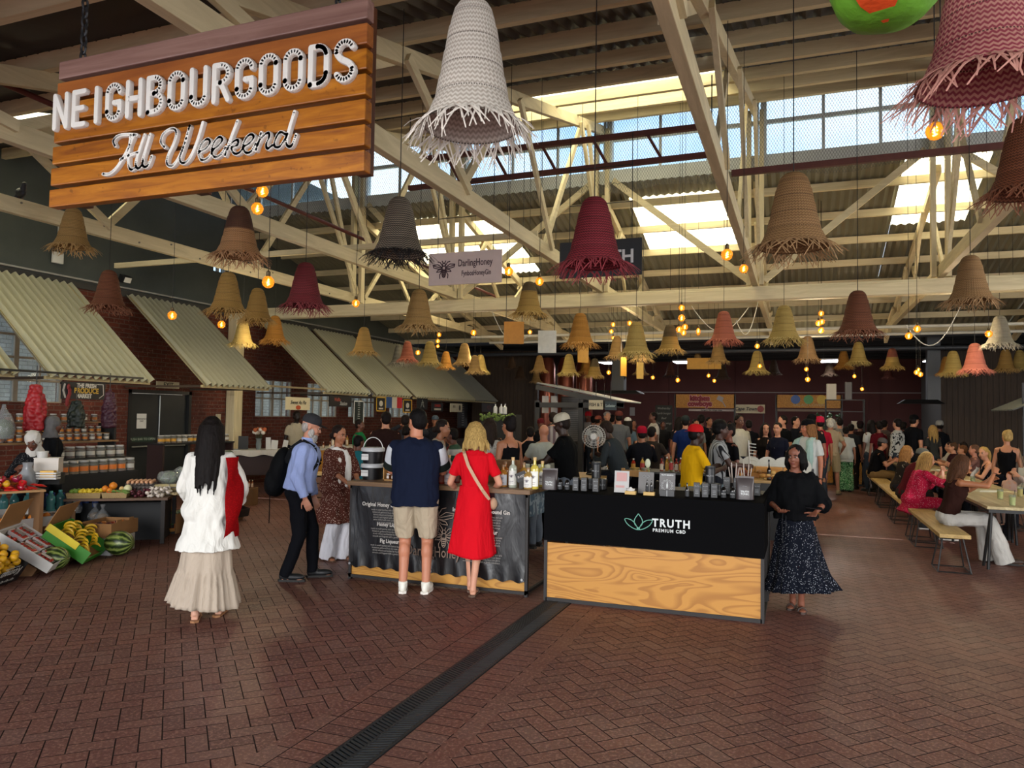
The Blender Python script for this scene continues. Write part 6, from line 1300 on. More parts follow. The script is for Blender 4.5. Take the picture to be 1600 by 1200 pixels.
gar = Proto('garlic_bulb', 'vegetable', [('bulb', MB().lathe([(0, -.6), (.5, -.62), (.95, -.2), (1, .1), (.7, .5), (.25, .8), (.12, 1.2), (0, 1.25)], n=16, wob=lambda t_, j: 1+.06*math.cos(8*t_)), pm('c7bcb0', .55, .12, 20)), ('root_plate', MB().cyl((0, 0, -.66), (0, 0, -.58), .3), pm('8a7a60', .8))])
for k in range(34): gar.put(loc(fr, .96+rnd.random()*.28, .05+rnd.random()*.3, .622+.04*(k % 3)), 'white garlic bulb heaped at the table front', 'garlic bulbs on the produce table', rot=(rnd.uniform(-.9, .9), rnd.uniform(-.9, .9), k), sc=.028)
beet = Proto('red_onion', 'vegetable', [(None, MB().lathe([(0, -.8), (.4, -.85), (.9, -.4), (1, 0), (.8, .5), (.3, .85), (.08, 1.1), (0, 1.1)], n=14), pm('4c1220', .4, .2))])
for k in range(26): beet.put(loc(fr, .76+rnd.random()*.2, .04+rnd.random()*.25, .622+.03*(k % 3)), 'small dark red onion beside the garlic heap', 'red onions on the produce table', rot=(rnd.uniform(-.9, .9), rnd.uniform(-.9, .9), k), sc=.021)
gin = Proto('ginger_root', 'vegetable', [(None, MB().ell((0, 0, 0), (.045, .018, .016)).ell((.02, .02, 0), (.02, .028, .013)).ell((-.025, -.015, 0), (.018, .024, .013)), pm('a3906a', .8, .2, 30))])
for k in range(20): gin.put(loc(fr, 1.24+rnd.random()*.3, .05+rnd.random()*.28, .618+.025*(k % 3)), 'knobbly ginger root right of the garlic heap', 'ginger roots on the produce table', rz=rnd.random()*6)
# egg trays
for k in range(4):
    p = loc(fr, .82, .42, .602+.045*k); t = thing('egg_tray', ['lowest', 'second lowest', 'second highest', 'topmost'][k]+' grey moulded egg tray in the stack on the produce table', 'tray', p, fr[1], 'stacked egg trays'); b = MB(); P = []
    for j in range(25): P.append([Vector((-.17+.34*i/28, -.15+.30*j/24, .022+.014*math.cos(2*PI*i/28*7)*math.cos(2*PI*j/24*6))) for i in range(29)])
    b.grid(P); b.grid([[q-Vector((0, 0, .004)) for q in r_][::-1] for r_ in P]); b.build('pulp_tray', pm('7f7672', .9, .15, 20), t)
egg = Proto('egg', 'egg', [(None, MB().ell((0, 0, 0), (.021, .021, .028), n=14, m=10), pm('b98a66', .5, .15))])
for i in range(6):
    for j in range(5): egg.put(loc(fr, .82+(-.14+.056*i), .42+(-.12+.06*j), .60+.135+.045), 'brown egg in the topmost egg tray', 'eggs in the topmost tray')
# corn packs, cauliflower, squash, greens
corn = Proto('corn_pack', 'pack', [('corn', MB().cyl((-.09, -.025, .02), (.09, -.025, .02), .022).cyl((-.09, .02, .02), (.09, .02, .02), .022), pm('c9a92a', .5, .2, 60, .4, 120)), ('wrap', MB().box((0, 0, .022), (.2, .1, .046)), glassy('dcdccf', .22, .1))])
for k in range(6): corn.put(loc(fr, 1.08+.2*(k % 2)*.9, .42+.02*(k % 2), .602+.05*(k//2)), 'wrapped pack of yellow corn cobs beside the egg trays', 'corn packs on the produce table', rz=fr[1]+.1*(k % 2))
def caul(lab, u, v_, z, s_=1.):
    p = loc(fr, u, v_, z); t = thing('cauliflower', lab, 'vegetable', p, 0, 'cauliflowers on the produce table'); b = MB(); rn = random.Random(int(u*100))
    for k in range(60): a = rn.random()*2*PI; e_ = math.asin(rn.random()); b.ell((math.cos(a)*math.cos(e_)*.06*s_, math.sin(a)*math.cos(e_)*.06*s_, .05+math.sin(e_)*.05*s_), .019*s_, n=8, m=5)
    b.ell((0, 0, .05), .06*s_); solid(b, 'florets', pm('b3a76c', .7, .12, 40), .006, 1).parent = t; b = MB()
    for k in range(7): a = k*.9; b.ell((math.cos(a)*.07*s_, math.sin(a)*.07*s_, .03), (.035*s_, .01, .045*s_), rotm((.4, 0, a+PI/2)), 8, 6)
    b.build('leaves', pm('5f7a34', .7, .2), t)
caul('front cauliflower on the produce table', 1.45, .42, .70, 1.05); caul('rear cauliflower left of the wrapped greens', 1.52, .55, .78, 1.1); caul('right small cauliflower by the wrapped greens', 1.66, .5, .76, .95)
MBs = MB().span((0, 0, 0), (.75, .5, .14)); o = MBs.build('vegetable_crate', cardd, None, False); o.location = loc(fr, 1.2, .42, .602); o.rotation_euler = (0, 0, fr[1]); tag(o, 'brown crate raising the cauliflowers at the back of the produce table', 'crate')
zuc = Proto('courgette', 'vegetable', [('fruit', MB().tube([(0, 0, 0), (.04, 0, .004), (.12, 0, .008), (.2, 0, .0), (.23, 0, -.004)], [.012, .026, .029, .03, .014], 12), pm('7c9a34', .4, .2, 12)), ('stem', MB().cyl((0, 0, 0), (-.025, 0, .0), .010, .008), pm('566a24', .7))])
for k, (u, v_, z, ang) in enumerate([(1.34, .36, .70, -.9), (1.42, .34, .72, -1.1), (1.50, .33, .70, -1.2), (1.28, .34, .67, -.8), (1.58, .32, .66, -1.3)]): zuc.put(loc(fr, u, v_+.15, z+.10), 'pale green courgette leaning on the crate', 'courgettes on the produce table', rot=(0, .75, fr[1]+ang))
for k, (u, v_, z) in enumerate([(1.66, .8, .93), (1.74, .8, .94), (1.82, .78, .93), (1.58, .8, .91)]): zuc.put(loc(fr, u, v_, z), 'green squash standing behind the wrapped greens', 'squashes behind the greens', rot=(0, -1.3, fr[1]+k), sc=.6)
def greens(lab, u, v_, z, r, col, wrap=True, n=40, fr=fr):
    p = loc(fr, u, v_, z); t = thing('leafy_greens', lab, 'vegetable', p); b = MB(); rn = random.Random(int(u*77+v_*13))
    for k in range(n):
        a = rn.random()*2*PI; e_ = rn.uniform(.1, 1.4); L = r*rn.uniform(.7, 1.); q = Vector((math.cos(a)*math.cos(e_), math.sin(a)*math.cos(e_), math.sin(e_)))*L; b.ell(q*.6+Vector((0, 0, .02)), (r*.18, .006, r*.35), rotm((rn.uniform(-1, 1), rn.uniform(-1, 1), a)), 8, 5)
    b.build('leaves', pm(col, .6, .4, 12), t)
    if wrap: b = MB(); b.ell((0, 0, r*.4), (r*1.0, r*1.0, r*.65), n=18, m=10); b.v = [tuple(Vector(v_)*(1+.12*noise.noise(Vector(v_)*18))) for v_ in b.v]; b.build('plastic_wrap', glassy('dfe3e0', .22, .12), t)
greens('wrapped pale green cabbage left on the back of the produce table', 1.12, .70, .74, .16, '5a7046'); greens('wrapped lettuce behind the corn packs', 1.34, .78, .78, .15, '3f5a2c'); greens('wrapped greens at the right end of the produce table', 1.75, .62, .80, .15, '66805a'); greens('white wrapped bunch at the very back of the produce table', 1.25, .92, .82, .12, '9aa694')
greens('bunch of dark leek leaves hanging at the right table end', 1.62, .25, .68, .2, '24361c', False, 60)
_, _ = basket('tall wicker basket of dark aubergines behind the greens', fr, 1.62, 1.05, .98, .42, .3, .12); o = MB().span((-.25, -.2, 0), (.25, .2, .97)).build('display_crate', card, None, False); o.location = loc(fr, 1.62, 1.05, 0); o.rotation_euler = (0, 0, fr[1]); tag(o, 'brown stand under the tall wicker basket', 'crate')
aub = Proto('aubergine', 'vegetable', [('fruit', MB().tube([(0, 0, 0), (.05, 0, 0), (.12, 0, 0), (.16, 0, 0)], [.018, .035, .042, .02], 12), pm('15101a', .25, .1)), ('cap', MB().cyl((-.01, 0, 0), (.02, 0, 0), .022), pm('2c4020', .7))])
for k in range(12): aub.put(loc(fr, 1.46+.06*(k % 6), .97+.1*(k//6), 1.10+.03*(k % 2)), 'dark aubergine in the tall basket', 'aubergines in the tall basket', rz=rnd.random()*6)
# pea-pod box, right
fr2 = FR(221, 836, 272, 834, .0); t, M = carton('orange and cream striped box of green pea pods leaning on the crate', fr2, .42, .36, .09, .03, 48, striped('b86a2c', 'c9a05a', 26, 2), card, 'striped_box'); MB().box((.21, .3, -.1), (.4, .3, .15), rotm((-.8, 0, 0))).build('box_stand', cardd, t, False)
pod = Proto('pea_pod', 'vegetable', [(None, MB().tube([(0, 0, 0), (.03, .002, .002), (.06, .004, 0), (.09, .01, 0)], [.003, .008, .008, .002], 6), pm('3f5f24', .5, .2))])
for k in range(80): pod.put(M @ Vector((.04+rnd.random()*.3, .03+rnd.random()*.27, .02+.012*(k % 4))), 'green pea pod in the striped box', 'pea pods in the striped box', rot=(R(48), 0, rnd.random()*6))
t, M = carton('brown cardboard box of corn husks right of the pea pods', FR(276, 834, 300, 826, .0), .35, .35, .28, .0, 0); 
for k in range(3): corn.put(M @ Vector((.1+.08*k, .12, .24)), 'green husked corn cob in the right brown box', 'husked corn cobs', rot=(0, -.4, .8), mats=[pm('86a03a', .5), None])
t, M = carton('dark tilted box of red tomatoes right of the person in the white shirt', FR(360, 812, 392, 806, .05), .42, .36, .13, .06, 14, pm('1a1614', .6), cardd); MB().box((.2, .2, -.06), (.36, .3, .10)).build('box_stand', cardd, t, False)
pile(tomato, M, .42, .36, .030, 24, 'small red tomato in the dark tilted box', 'tomatoes in the dark tilted box', .01, layers=1)
t = thing('condiment_shelf', 'low shelf of small bottles behind the dark tomato box', 'shelf', atZ(378, 790, 0), .3); MB().span((-.2, 0, .0), (.2, .25, .32)).build('shelf_box', cardd, t, False)
for k in range(4): bottle(['leftmost', 'second', 'third', 'rightmost'][k]+' small bottle on the low shelf by the tomato box', t.location.x-.1+.07*k, t.location.y+.14, .022, .14, '8a4a2a', 'c9b8a0', 'b9a48a', 'sauce_bottle', 'bottle', 'bottles on the low shelf', .3, .325)
# ---- stepped jar stand
st_ = thing('jar_stand', 'black stepped stand carrying rows of honey and pickle jars', 'stand', (-9.1, 6.75, 0), 0); dkm = pm('0c0c0d', .7)
MB().span((-.55, .5, 0), (.0, 1.75, .86)).build('lower_step', dkm, st_, False); MB().span((-1.0, .95, 0), (-.55, 2.15, 1.03)).build('upper_step', dkm, st_, False)
MB().span((-1.45, .0, 1.24), (-1.1, 2.35, 1.265)).build('shelf_board', wood('5a4028', '8a6a44', 1, 2, 8, .6, 'shelf_dark'), st_, False); MB().span((-1.45, .0, 1.36), (-1.25, 2.35, 1.38)).build('shelf_board', wood('5a4028', '8a6a44', 1, 2, 8, .6, 'shelf_dark'), st_, False); MB().span((-1.55, .0, 1.53), (-1.35, 2.3, 1.55)).build('shelf_board', wood('5a4028', '8a6a44', 1, 2, 8, .6, 'shelf_dark'), st_, False)
for y in (.02, 2.3): MB().span((-1.5, y, 0), (-1.15, y+.04, 1.55)).build('shelf_side', dkm, st_, False)
jg = MB().lathe([(0, 0), (.9, 0), (1, .06), (1, 1.75), (.78, 2.0), (.76, 2.1), (0, 2.1)], n=18); jl = MB().lathe([(0, 2.05), (.85, 2.05), (.88, 2.1), (.88, 2.38), (0, 2.4)], n=18)
lb = MB(); P = [[], []]
for i in range(13): a = -1.1+2.2*i/12-.6; P[0].append(Vector((math.cos(a)*1.015, math.sin(a)*1.015, .55))); P[1].append(Vector((math.cos(a)*1.015, math.sin(a)*1.015, 1.35)))
lb.grid(P); jcont = MB().lathe([(0, .05), (.93, .08), (.95, .3), (.95, 1.55), (0, 1.6)], n=16)
jar = Proto('preserve_jar', 'jar', [('contents', jcont, pm('6a3214', .4)), ('glass', jg, glassy('c9c9c0', .22)), ('label', lb, pm('d4701c', .6)), ('lid', jl, pm('b3b1ac', .4))])
JC = ['5a2a10', '8a4a18', '6a1a14', '9a6a2a', '3a1c10', '7a3a14', '4a3a1c', 'a8782a']
def jrow(n, p0, p1, r, lab, grp, lc='d4701c', seed=0):
    rn = random.Random(seed)
    for k in range(n):
        p = Vector(p0).lerp(Vector(p1), k/max(1, n-1)); jar.put(p, nth(k)+lab, grp, rz=rn.uniform(-.2, .2)-.1, sc=r, mats=[pm(JC[rn.randrange(8)], .4), glassy('c9c9c0', .22), pm(lc if rn.random() < .75 else 'b9b4a8', .6), pm('b3b1ac', .4)])
jrow(8, (-9.2, 7.33, .861), (-9.2, 8.4, .861), .078, 'large jar with orange label in the front jar row', 'front row of large jars', seed=1)
jrow(7, (-9.85, 7.78, 1.031), (-9.85, 8.8, 1.031), .072, 'large jar with white lid in the second jar row', 'second row of large jars', 'b9b4a8', seed=2)
jrow(14, (-10.3, 7.25, 1.266), (-10.3, 8.95, 1.266), .042, 'small honey jar on the lower plank shelf', 'small jars on the lower plank shelf', 'c9741c', 3)
jrow(14, (-10.48, 7.25, 1.381), (-10.48, 8.95, 1.381), .042, 'small honey jar on the middle plank shelf', 'small jars on the middle plank shelf', 'b9701c', 4)
jrow(12, (-10.58, 7.0, 1.551), (-10.58, 8.95, 1.551), .05, 'dark preserve jar on the highest plank shelf', 'jars on the highest plank shelf', '9a5a1c', 5)
t = thing('jar_shelf', 'shelf of mixed preserve jars right of the black exit door front', 'shelf', (-11.2, 10.9, 0)); MB().span((-.3, 0, 1.09), (.1, 1.9, 1.12)).build('shelf_board', dkm, t, False)
for y in (.0, 1.84): MB().span((-.3, y, 0), (.08, y+.05, 1.09)).build('leg', pm('2a1412', .6), t, False)
jrow(13, (-11.25, 10.98, 1.121), (-11.25, 12.7, 1.121), .065, 'preserve jar on the shelf before the exit door', 'jars on the shelf before the exit door', 'c9942c', 6)
# boxes, tubs and bags at the left
t = thing('plastic_tub', 'white plastic tub on the clear box beside the jar rows', 'tub', atX(66, 718, -9.0)); MB().lathe([(0, 0), (.055, 0), (.065, .09), (.07, .09), (.07, .105), (0, .105)], n=18).build('tub', pm('b5b4b0', .5), t)
t = thing('clear_box', 'translucent box of biscuits beside the jar rows', 'box', atX(76, 727, -8.95), .6); MB().span((-.14, -.09, -.09), (.14, .09, .09)).build('box_wall', glassy('c9c0b4', .7, .3), t, False); MB().span((-.145, -.095, .09), (.145, .095, .1)).build('lid', pm('b5b0a6', .5), t, False)
o = MB().span((-.16, -.1, 0), (.16, .1, .14)).build('black_riser', dkm, None, False); o.location = t.location-Vector((0, 0, .235)); o.rotation_euler = (0, 0, .6); tag(o, 'black riser box under the translucent biscuit box', 'riser')
t = thing('small_crate', 'small white crate of yellow packs left of the jars', 'crate', atX(75, 748, -8.75), .5); b = MB()
for k in range(3): b.span((-.12, -.06, .0+.03*k), (.12, -.055, .02+.03*k)); b.span((-.12, .055, .0+.03*k), (.12, .06, .02+.03*k)); b.span((-.12, -.06, .03*k), (-.115, .06, .02+.03*k)); b.span((.115, -.06, .03*k), (.12, .06, .02+.03*k))
b.span((-.12, -.06, -.005), (.12, .06, 0)); b.build('crate_slats', pm('b5b4b0', .5), t, False); MB().box((0, 0, .06), (.16, .08, .08)).build('yellow_packs', pm('c99a2a', .5, .4, 20), t, False)
b = MB(); b.lathe([(0, 0), (.16, .0), (.19, .12), (.15, .25), (.09, .34), (.07, .42), (.09, .5)], n=24, wob=lambda t_, j: 1+.16*math.sin(4*t_+j)); o = b.build('carrier_bag', glassy('a9acb0', .55, .3)); o.scale = (.62, .62, .62); o.location = atX(42, 762, -8.9); tag(o, 'crumpled white carrier bag bulging beside the peppers', 'bag')
t = thing('produce_bag', 'clear bag of greens hanging at the left edge', 'bag', atX(5, 668, -9.6)); b = MB(); b.lathe([(0, -.18), (.12, -.14), (.14, 0), (.1, .14), (.03, .24), (.02, .3)], n=16); b.build('clear_bag', bagc, t); MB().ell((0, 0, -.02), (.11, .11, .13)).build('contents', pm('5a7046', .7, .5, 20), t)
def net(lab, px, y0, y1, X, r, col, seed):
    a = atX(px, y0, X); c_ = atX(px, y1, X); h = a.z-c_.z; t = thing('mesh_sack', lab, 'sack', (a.x, a.y, c_.z)); b = MB(); rn = random.Random(seed); n = int(h/.055)
    for j in range(n):
        z = .03+j*.055; rr2 = r*min(1, .35+1.4*(1-z/h)); m = max(1, int(rr2*2*PI/.07))
        for i in range(m): q = 2*PI*i/m+rn.random(); b.ell((math.cos(q)*rr2*.72, math.sin(q)*rr2*.72, z+rn.uniform(-.01, .01)), .038, n=8, m=6)
    b.lathe([(0, 0), (r*.6, .0), (r*.8, h*.3), (r*.5, h*.75), (.02, h)], n=12); o = solid(b, 'filled_net', pm(col, .5, .35, 30), .012, 1); o.parent = t; MB().cyl((0, 0, h-.03), (0, 0, h+.25), .006).build('hook_string', rod, t)
net('long red net of onions hanging at the left stall', 57, 600, 672, -9.7, .15, '8f1018', 1); net('dark green net sack hanging below the produce market sign', 120, 626, 668, -9.9, .12, '101c14', 2); net('purple net sack of onions hanging right of the produce market sign', 172, 608, 668, -10.0, .11, '3c1426', 3)
o = MB().beam((-9.95, 6.3, 2.26), (-9.95, 9.3, 2.26), .03, .03).build('hanging_rail', rod, None, False); tag(o, 'dark rail under the first awning that the net sacks hang from', 'rail')
# ---- signs under the awnings
def awsign(name, lab, x0, x1, y0, y1, col, X=-10.42, border=None):
    a = atX(x0, y0, X); c_ = atX(x1, y1, X); w = abs(c_.y-a.y); h = a.z-c_.z; t = thing(name, lab, 'sign', (X, (a.y+c_.y)/2, (a.z+c_.z)/2), PI/2); MB().span((-w/2, 0, -h/2), (w/2, .02, h/2)).build('board', pm(col, .6, .08), t, False)
    if border: b = MB(); e_ = .025; b.span((-w/2, -.008, -h/2), (w/2, 0, -h/2+e_)).span((-w/2, -.008, h/2-e_), (w/2, 0, h/2)).span((-w/2, -.008, -h/2), (-w/2+e_, 0, h/2)).span((w/2-e_, -.008, -h/2), (w/2, 0, h/2)); b.build('frame', pm(border, .5), t, False)
    b = MB()
    for s_ in (-.4, .4): b.cyl((w*s_, .01, h/2), (w*s_, .01, h/2+max(.06, 2.30-a.z)), .005, n=6)
    b.build('hanger', rod, t); return t, w, h
def wr(t, txt, size, x, z, col, sx=1., bold=0., shear=0., tilt=0.): return lettering('sign_text', txt, size, (x, -.003, z), pm(col, .6), t, '-Y', .002, bold, sx, 'CENTER', 1., shear, tilt)
t, w, h = awsign('produce_market_sign', 'black painted board reading the fresh produce market, hung under the first awning', 97, 164, 596, 625, '141416', border=None)
wr(t, 'THE FRESH', h*.34, .04, h*.3, 'c9c4b8', .8, .003); wr(t, 'PRODUCE', h*.42, .04, 0, 'c9a23a', .85, .004); wr(t, 'MARKET', h*.34, .0, -h*.31, 'c9c4b8', .8, .004)
b = MB(); stroke(b, [(-w*.44, h*.35), (-w*.47, 0), (-w*.42, -h*.4)], .03, .002, -.001, 6); stroke(b, [(w*.3, h*.42), (w*.44, h*.42), (w*.46, -h*.2), (w*.36, -h*.4)], .012, .002, -.001, 6); b.build('chalk_border', pm('b0aca4', .7), t)
b = MB(); [b.ell((-w*.36+.02*math.sin(k), -.01, h*.2-.05*k), (.03, .012, .05)) for k in range(6)]; b.build('painted_chillies', pm('7a1a1c', .6), t)
tag(MB().beam((-10.41, 13.0, 2.29), (-10.41, 15.02, 2.29), .04, .04).build('hanging_rail', pm('8a7a5a', .7), None, False), 'pale wooden rail bridging the gap between the awnings above the bakery sign', 'rail')
t, w, h = awsign('bakery_sign', 'cream hanging board with black script about sweet pie', 447, 484, 620, 641, 'c9bd9a'); wr(t, 'Sweet As Pie', h*.42, 0, h*.08, '1c1814', .9, .002, .35); b = MB(); b.ell((0, -.006, -h*.3), (.09, .006, .05)); b.build('pie_drawing', pm('a3421c', .6), t)
t, w, h = awsign('waffle_sign', 'black board with script lettering right of the sweet pie sign', 515, 549, 618, 636, '181413'); wr(t, 'Waffle', h*.45, -w*.15, h*.15, '9a4a38', .85, .002); wr(t, 'Station', h*.5, w*.12, -h*.2, 'a9a9a4', .85, .001, .35)
t, w, h = awsign('menu_board', 'tall dark green menu board with a white frame', 553, 568, 626, 662, '16221e', border='c9c9c4')
for k in range(9): wr(t, ['MENU', 'CREPES', 'nutella', 'lemon', 'ham', 'cheese', 'salmon', 'banana', 'egg'][k], h*.07, 0, h*(.4-.095*k), 'b9b9b4', .9)
for x0, x1, y0, y1, lab in [(588, 602, 620, 643, 'left yellow framed poster beside the blue, white and red flag'), (630, 643, 624, 645, 'right yellow framed poster beside the blue, white and red flag')]:
    t, w, h = awsign('poster', lab, x0, x1, y0, y1, '1a1a1a', border='c99a1c'); b = MB(); b.ell((0, -.006, h*.05), (w*.2, .005, h*.2)).box((0, -.006, -h*.3), (w*.45, .005, h*.1)); b.build('poster_print', pm('b9b4a8', .6), t)
t, w, h = awsign('tricolour_flag', 'blue, white and red flag hung between two yellow posters', 604, 628, 620, 638, 'b9b4a4'); MB().span((-w/2, -.006, -h/2), (-w/6, -.001, h/2)).build('blue_band', pm('2c4a7a', .7), t, False); MB().span((w/6, -.006, -h/2), (w/2, -.001, h/2)).build('red_band', pm('a31c24', .7), t, False)
t, w, h = awsign('grill_sign', 'black sign with red lettering under the second last awning', 675, 692, 629, 643, '181616'); wr(t, 'GUNNER\'S', h*.4, 0, h*.15, '9a2c20', .8, .003); b = MB().box((0, -.004, -h*.25), (w*.6, .003, h*.2)); b.build('sign_bar', pm('a9a294', .6), t, False)
t, w, h = awsign('pale_sign', 'small pale sign with black figure right of the red lettered sign', 704, 722, 630, 644, 'a9a28c'); wr(t, 'RYU', h*.4, -w*.2, h*.1, '2a2420', .8, .002); b = MB(); b.ell((w*.28, -.004, 0), (w*.08, .004, h*.35)); b.build('figure_print', rod, t)
t, w, h = awsign('menu_board', 'narrow chalk menu hanging behind the small pale sign', 716, 730, 628, 668, '15171a', -10.9)
for k in range(10): wr(t, 'toastie  60', h*.05, 0, h*(.42-.09*k), '7a7a78', .9)
t, w, h = awsign('red_letter_sign', 'dim dark sign with red letters before the timber cabin', 753, 775, 630, 644, '1c1211'); wr(t, 'PIZZA', h*.6, 0, 0, '5c221c', .8, .002)
t, w, h = awsign('chalk_drawing_sign', 'black sign with a chalk drawing under the third last awning', 652, 668, 622, 640, '101212'); b = MB(); stroke(b, [(-.1, -.1), (0, .12), (.1, -.1), (-.06, .04), (.08, .05)], .012, .002, -.001, 5); b.build('chalk_lines', pm('9a9c98', .7), t)
# ---- cloth table, vase, bakery counter
fr = FR(345, 704, 470, 703, .93); t = thing('cloth_table', 'table with white cloth left of the person in the grey cap', 'table', (fr[0].x, fr[0].y, 0), fr[1]); w = fr[2]; MB().span((0.02, .02, .88), (w-.02, .75, .925)).build('table_top', cardd, t, False)
for x in (.06, w-.06): MB().span((x-.03, .05, 0), (x+.03, .7, .88)).build('leg', pm('15100e', .7), t, False)
MB().span((0.05, .1, .4), (w-.05, .7, .8)).build('dark_drawer', pm('26100e', .6), t, False)
b = MB(); P = []
for j in range(7):
    P.append([Vector((-.02+(w+.04)*i/60, (.8 if j == 0 else -.012+.012*math.sin(i*.9)*(j/6)), (.932 if j < 2 else .932-.12*(j-1)/5-.02*math.sin(i*.35)*(j > 4)))) for i in range(61)])
b.grid(P); b.build('table_cloth', cloth('b9b5ac', .85, .6), t)
vs_ = thing('flower_vase', 'glass vase of orange and white roses on the cloth table', 'vase', loc(fr, w*.48, .2, .935)); MB().lathe([(0, 0), (.05, 0), (.06, .1), (.05, .2), (.075, .24)], n=18).build('vase_glass', glassy('a9b4b4', .35), vs_)
b = MB(); rn = random.Random(2); F1 = MB(); F2 = MB()
for k in range(14):
    a = rn.random()*6.28; q = Vector((math.cos(a)*rn.uniform(.02, .14), math.sin(a)*.1, .36+rn.random()*.1)); b.tube([(0, 0, .03), q*.6+Vector((0, 0, .06)), q], .004, 5); (F1 if k % 3 else F2).ell(q, .045, n=10, m=7)
b.build('stems', pm('2c3c1c', .7), vs_); F1.build('orange_roses', pm('a8552c', .7, .35, 40, .5, 60), vs_); F2.build('white_roses', pm('c9c0b0', .7, .2, 40, .5, 60), vs_)
for k, (u, hh, ww, lab) in enumerate([(.60, .26, .1, 'white leaning card right of the rose vase'), (.68, .2, .14, 'white framed card at the middle of the cloth table'), (.82, .2, .1, 'white pot at the right of the cloth table')]): o = MB().box((0, 0, hh/2), (ww, .03, hh), rotm((-.1, .1*k, 0))).build('white_card', pm('b9b9b5', .5), None, False); o.location = loc(fr, w*u, .2, .935); o.rotation_euler = (0, 0, fr[1]); tag(o, lab, 'card')
o = MB().box((0, 0, .15), (.2, .04, .28)).build('dark_screen', rod, None, False); o.location = loc(fr, w*.3, .35, .93); o.rotation_euler = (0, 0, fr[1]); tag(o, 'dark screen behind the rose vase', 'screen')
fr = FR(486, 702, 524, 700, 1.0); t = thing('bakery_counter', 'white topped counter with orange chipboard front behind the person in the cap', 'counter', (fr[0].x, fr[0].y, 0), fr[1]); w = 1.6; MB().span((-.1, -.03, .97), (w, .6, 1.0)).build('counter_top', pm('b5b0a4', .5), t, False)
t_o = NT('chipboard'); v = t_o.coord((14, 14, 30)); n = t_o.noise(v, 1.6, 5, .7, 1.); t_o.base(t_o.ramp(n, [(.3, hexc('6a4416')), (.5, hexc('a8721f')), (.7, hexc('c9953a'))])); t_o.set(.6); osb = t_o.m
MB().span((-.05, 0, 0), (w-.05, .03, .97)).build('chipboard_front', osb, t, False)
for k in range(9): bottle(['first', 'second', 'third', 'fourth', 'fifth', 'sixth', 'seventh', 'eighth', 'ninth'][k]+' little sauce bottle from the left on the bakery counter', *(loc(fr, .1+.11*k, .12+.08*(k % 2), 0)[:2]), .022, .13, '7a3a24', 'b9412c' if k % 2 else 'b9b4a8', 'b9a48a', 'sauce_bottle', 'bottle', 'sauce bottles on the bakery counter', .35, 1.001)
fr = FR(487, 812, 541, 812, 0.); t = thing('slatted_crate', 'tall brown slatted wooden crate behind the gin counter', 'crate', (fr[0].x, fr[0].y, 0), fr[1]); b = MB()
for k in range(6): b.span((0, 0, .02+.115*k), (.75, .02, .12+.115*k)); b.span((0, .48, .02+.115*k), (.75, .5, .12+.115*k)); b.span((0, .02, .02+.115*k), (.02, .48, .12+.115*k))
b.build('slats', wood('4a2c16', '7a4c24', 0, 2, 8, .6, 'brown_slats'), t, False); MB().span((-.02, -.02, .72), (.78, .52, .745)).build('crate_top', wood('a88a54', 'c9a96e', 0, 2, 8, .6, 'light_top'), t, False)
ag = MB().span((-.06, -.05, -.1), (0, .05, .1)).build('alarm_panel', pm('a99f84', .6), None, False, loc=(WX+.07, 13.8, 1.58)); tag(ag, 'small beige alarm panel on the brick wall left of the cream column', 'panel')
# ================================================================ STALLS AND TABLES BEHIND
blackc = cloth('0b0b0d', .85, .5)
def dtable(lab, x0, x1, y0, y1, z, topm, drape=True, legm=None):
    t = thing('stall_table', lab, 'table', ((x0+x1)/2, y0, 0)); w = x1-x0; MB().span((-w/2, 0, z-.04), (w/2, y1-y0, z)).build('table_top', topm, t, False)
    if drape:
        b = MB(); P = [[], []]; cs = [(-w/2, -.01), (w/2, -.01), (w/2+.01, y1-y0), (-w/2-.01, y1-y0), (-w/2, -.01)]
        for (xa, ya), (xb, yb) in zip(cs, cs[1:]):
            for i in range(20): u = i/20; x = xa+(xb-xa)*u; y = ya+(yb-ya)*u; q = .012*math.sin(u*40); P[0].append(Vector((x, y, z-.03))); P[1].append(Vector((x+q*.5, y+q, .03)))
        b.grid(P); b.build('drape', blackc, t)
    else:
        for x in (-w/2+.04, w/2-.04):
            for y in (.05, y1-y0-.05): MB().span((x-.02, y-.02, 0), (x+.02, y+.02, z-.04)).build('leg', rod, t, False)
    return t
lw = wood('8a6a3a', 'b9955a', 0, 2, 8, .5, 'light_table'); lwy = wood('8f7340', 'c2a468', 1, 2, 8, .5, 'bench_wood')
dtable('long black draped table behind the black cbd counter', -3.1, -1.1, 11.6, 12.3, .92, rod); dtable('wooden topped dark table under the white desk fan', -3.45, -2.6, 10.2, 11.2, .90, lw)
bc = thing('cloth_covered_table', 'table with blue grey cloth beside the person in the white cap', 'table', (-3.5, 8.9, 0)); MB().span((-.45, 0, .84), (.35, .8, .88)).build('table_top', lw, bc, False)
b = MB(); P = []
for j in range(8): P.append([Vector((-.47+.84*i/40, (.4 if j == 0 else -.02+.012*math.sin(i*.8+j)), (.885 if j < 2 else .885-.42*(j-1)/6))) for i in range(41)])
b.grid(P); b.grid([[Vector((.36+.01*math.sin(k*2+j), -.02+.8*k/12, .885-.4*j/4)) for k in range(13)] for j in range(5)]); b.build('blue_cloth', spotted('7f8a90', '4a5a66', 9, .5, 'NOISE'), bc)
for x in (-.4, .3): MB().span((x-.02, .1, 0), (x+.02, .14, .84)).build('leg', rod, bc, False)
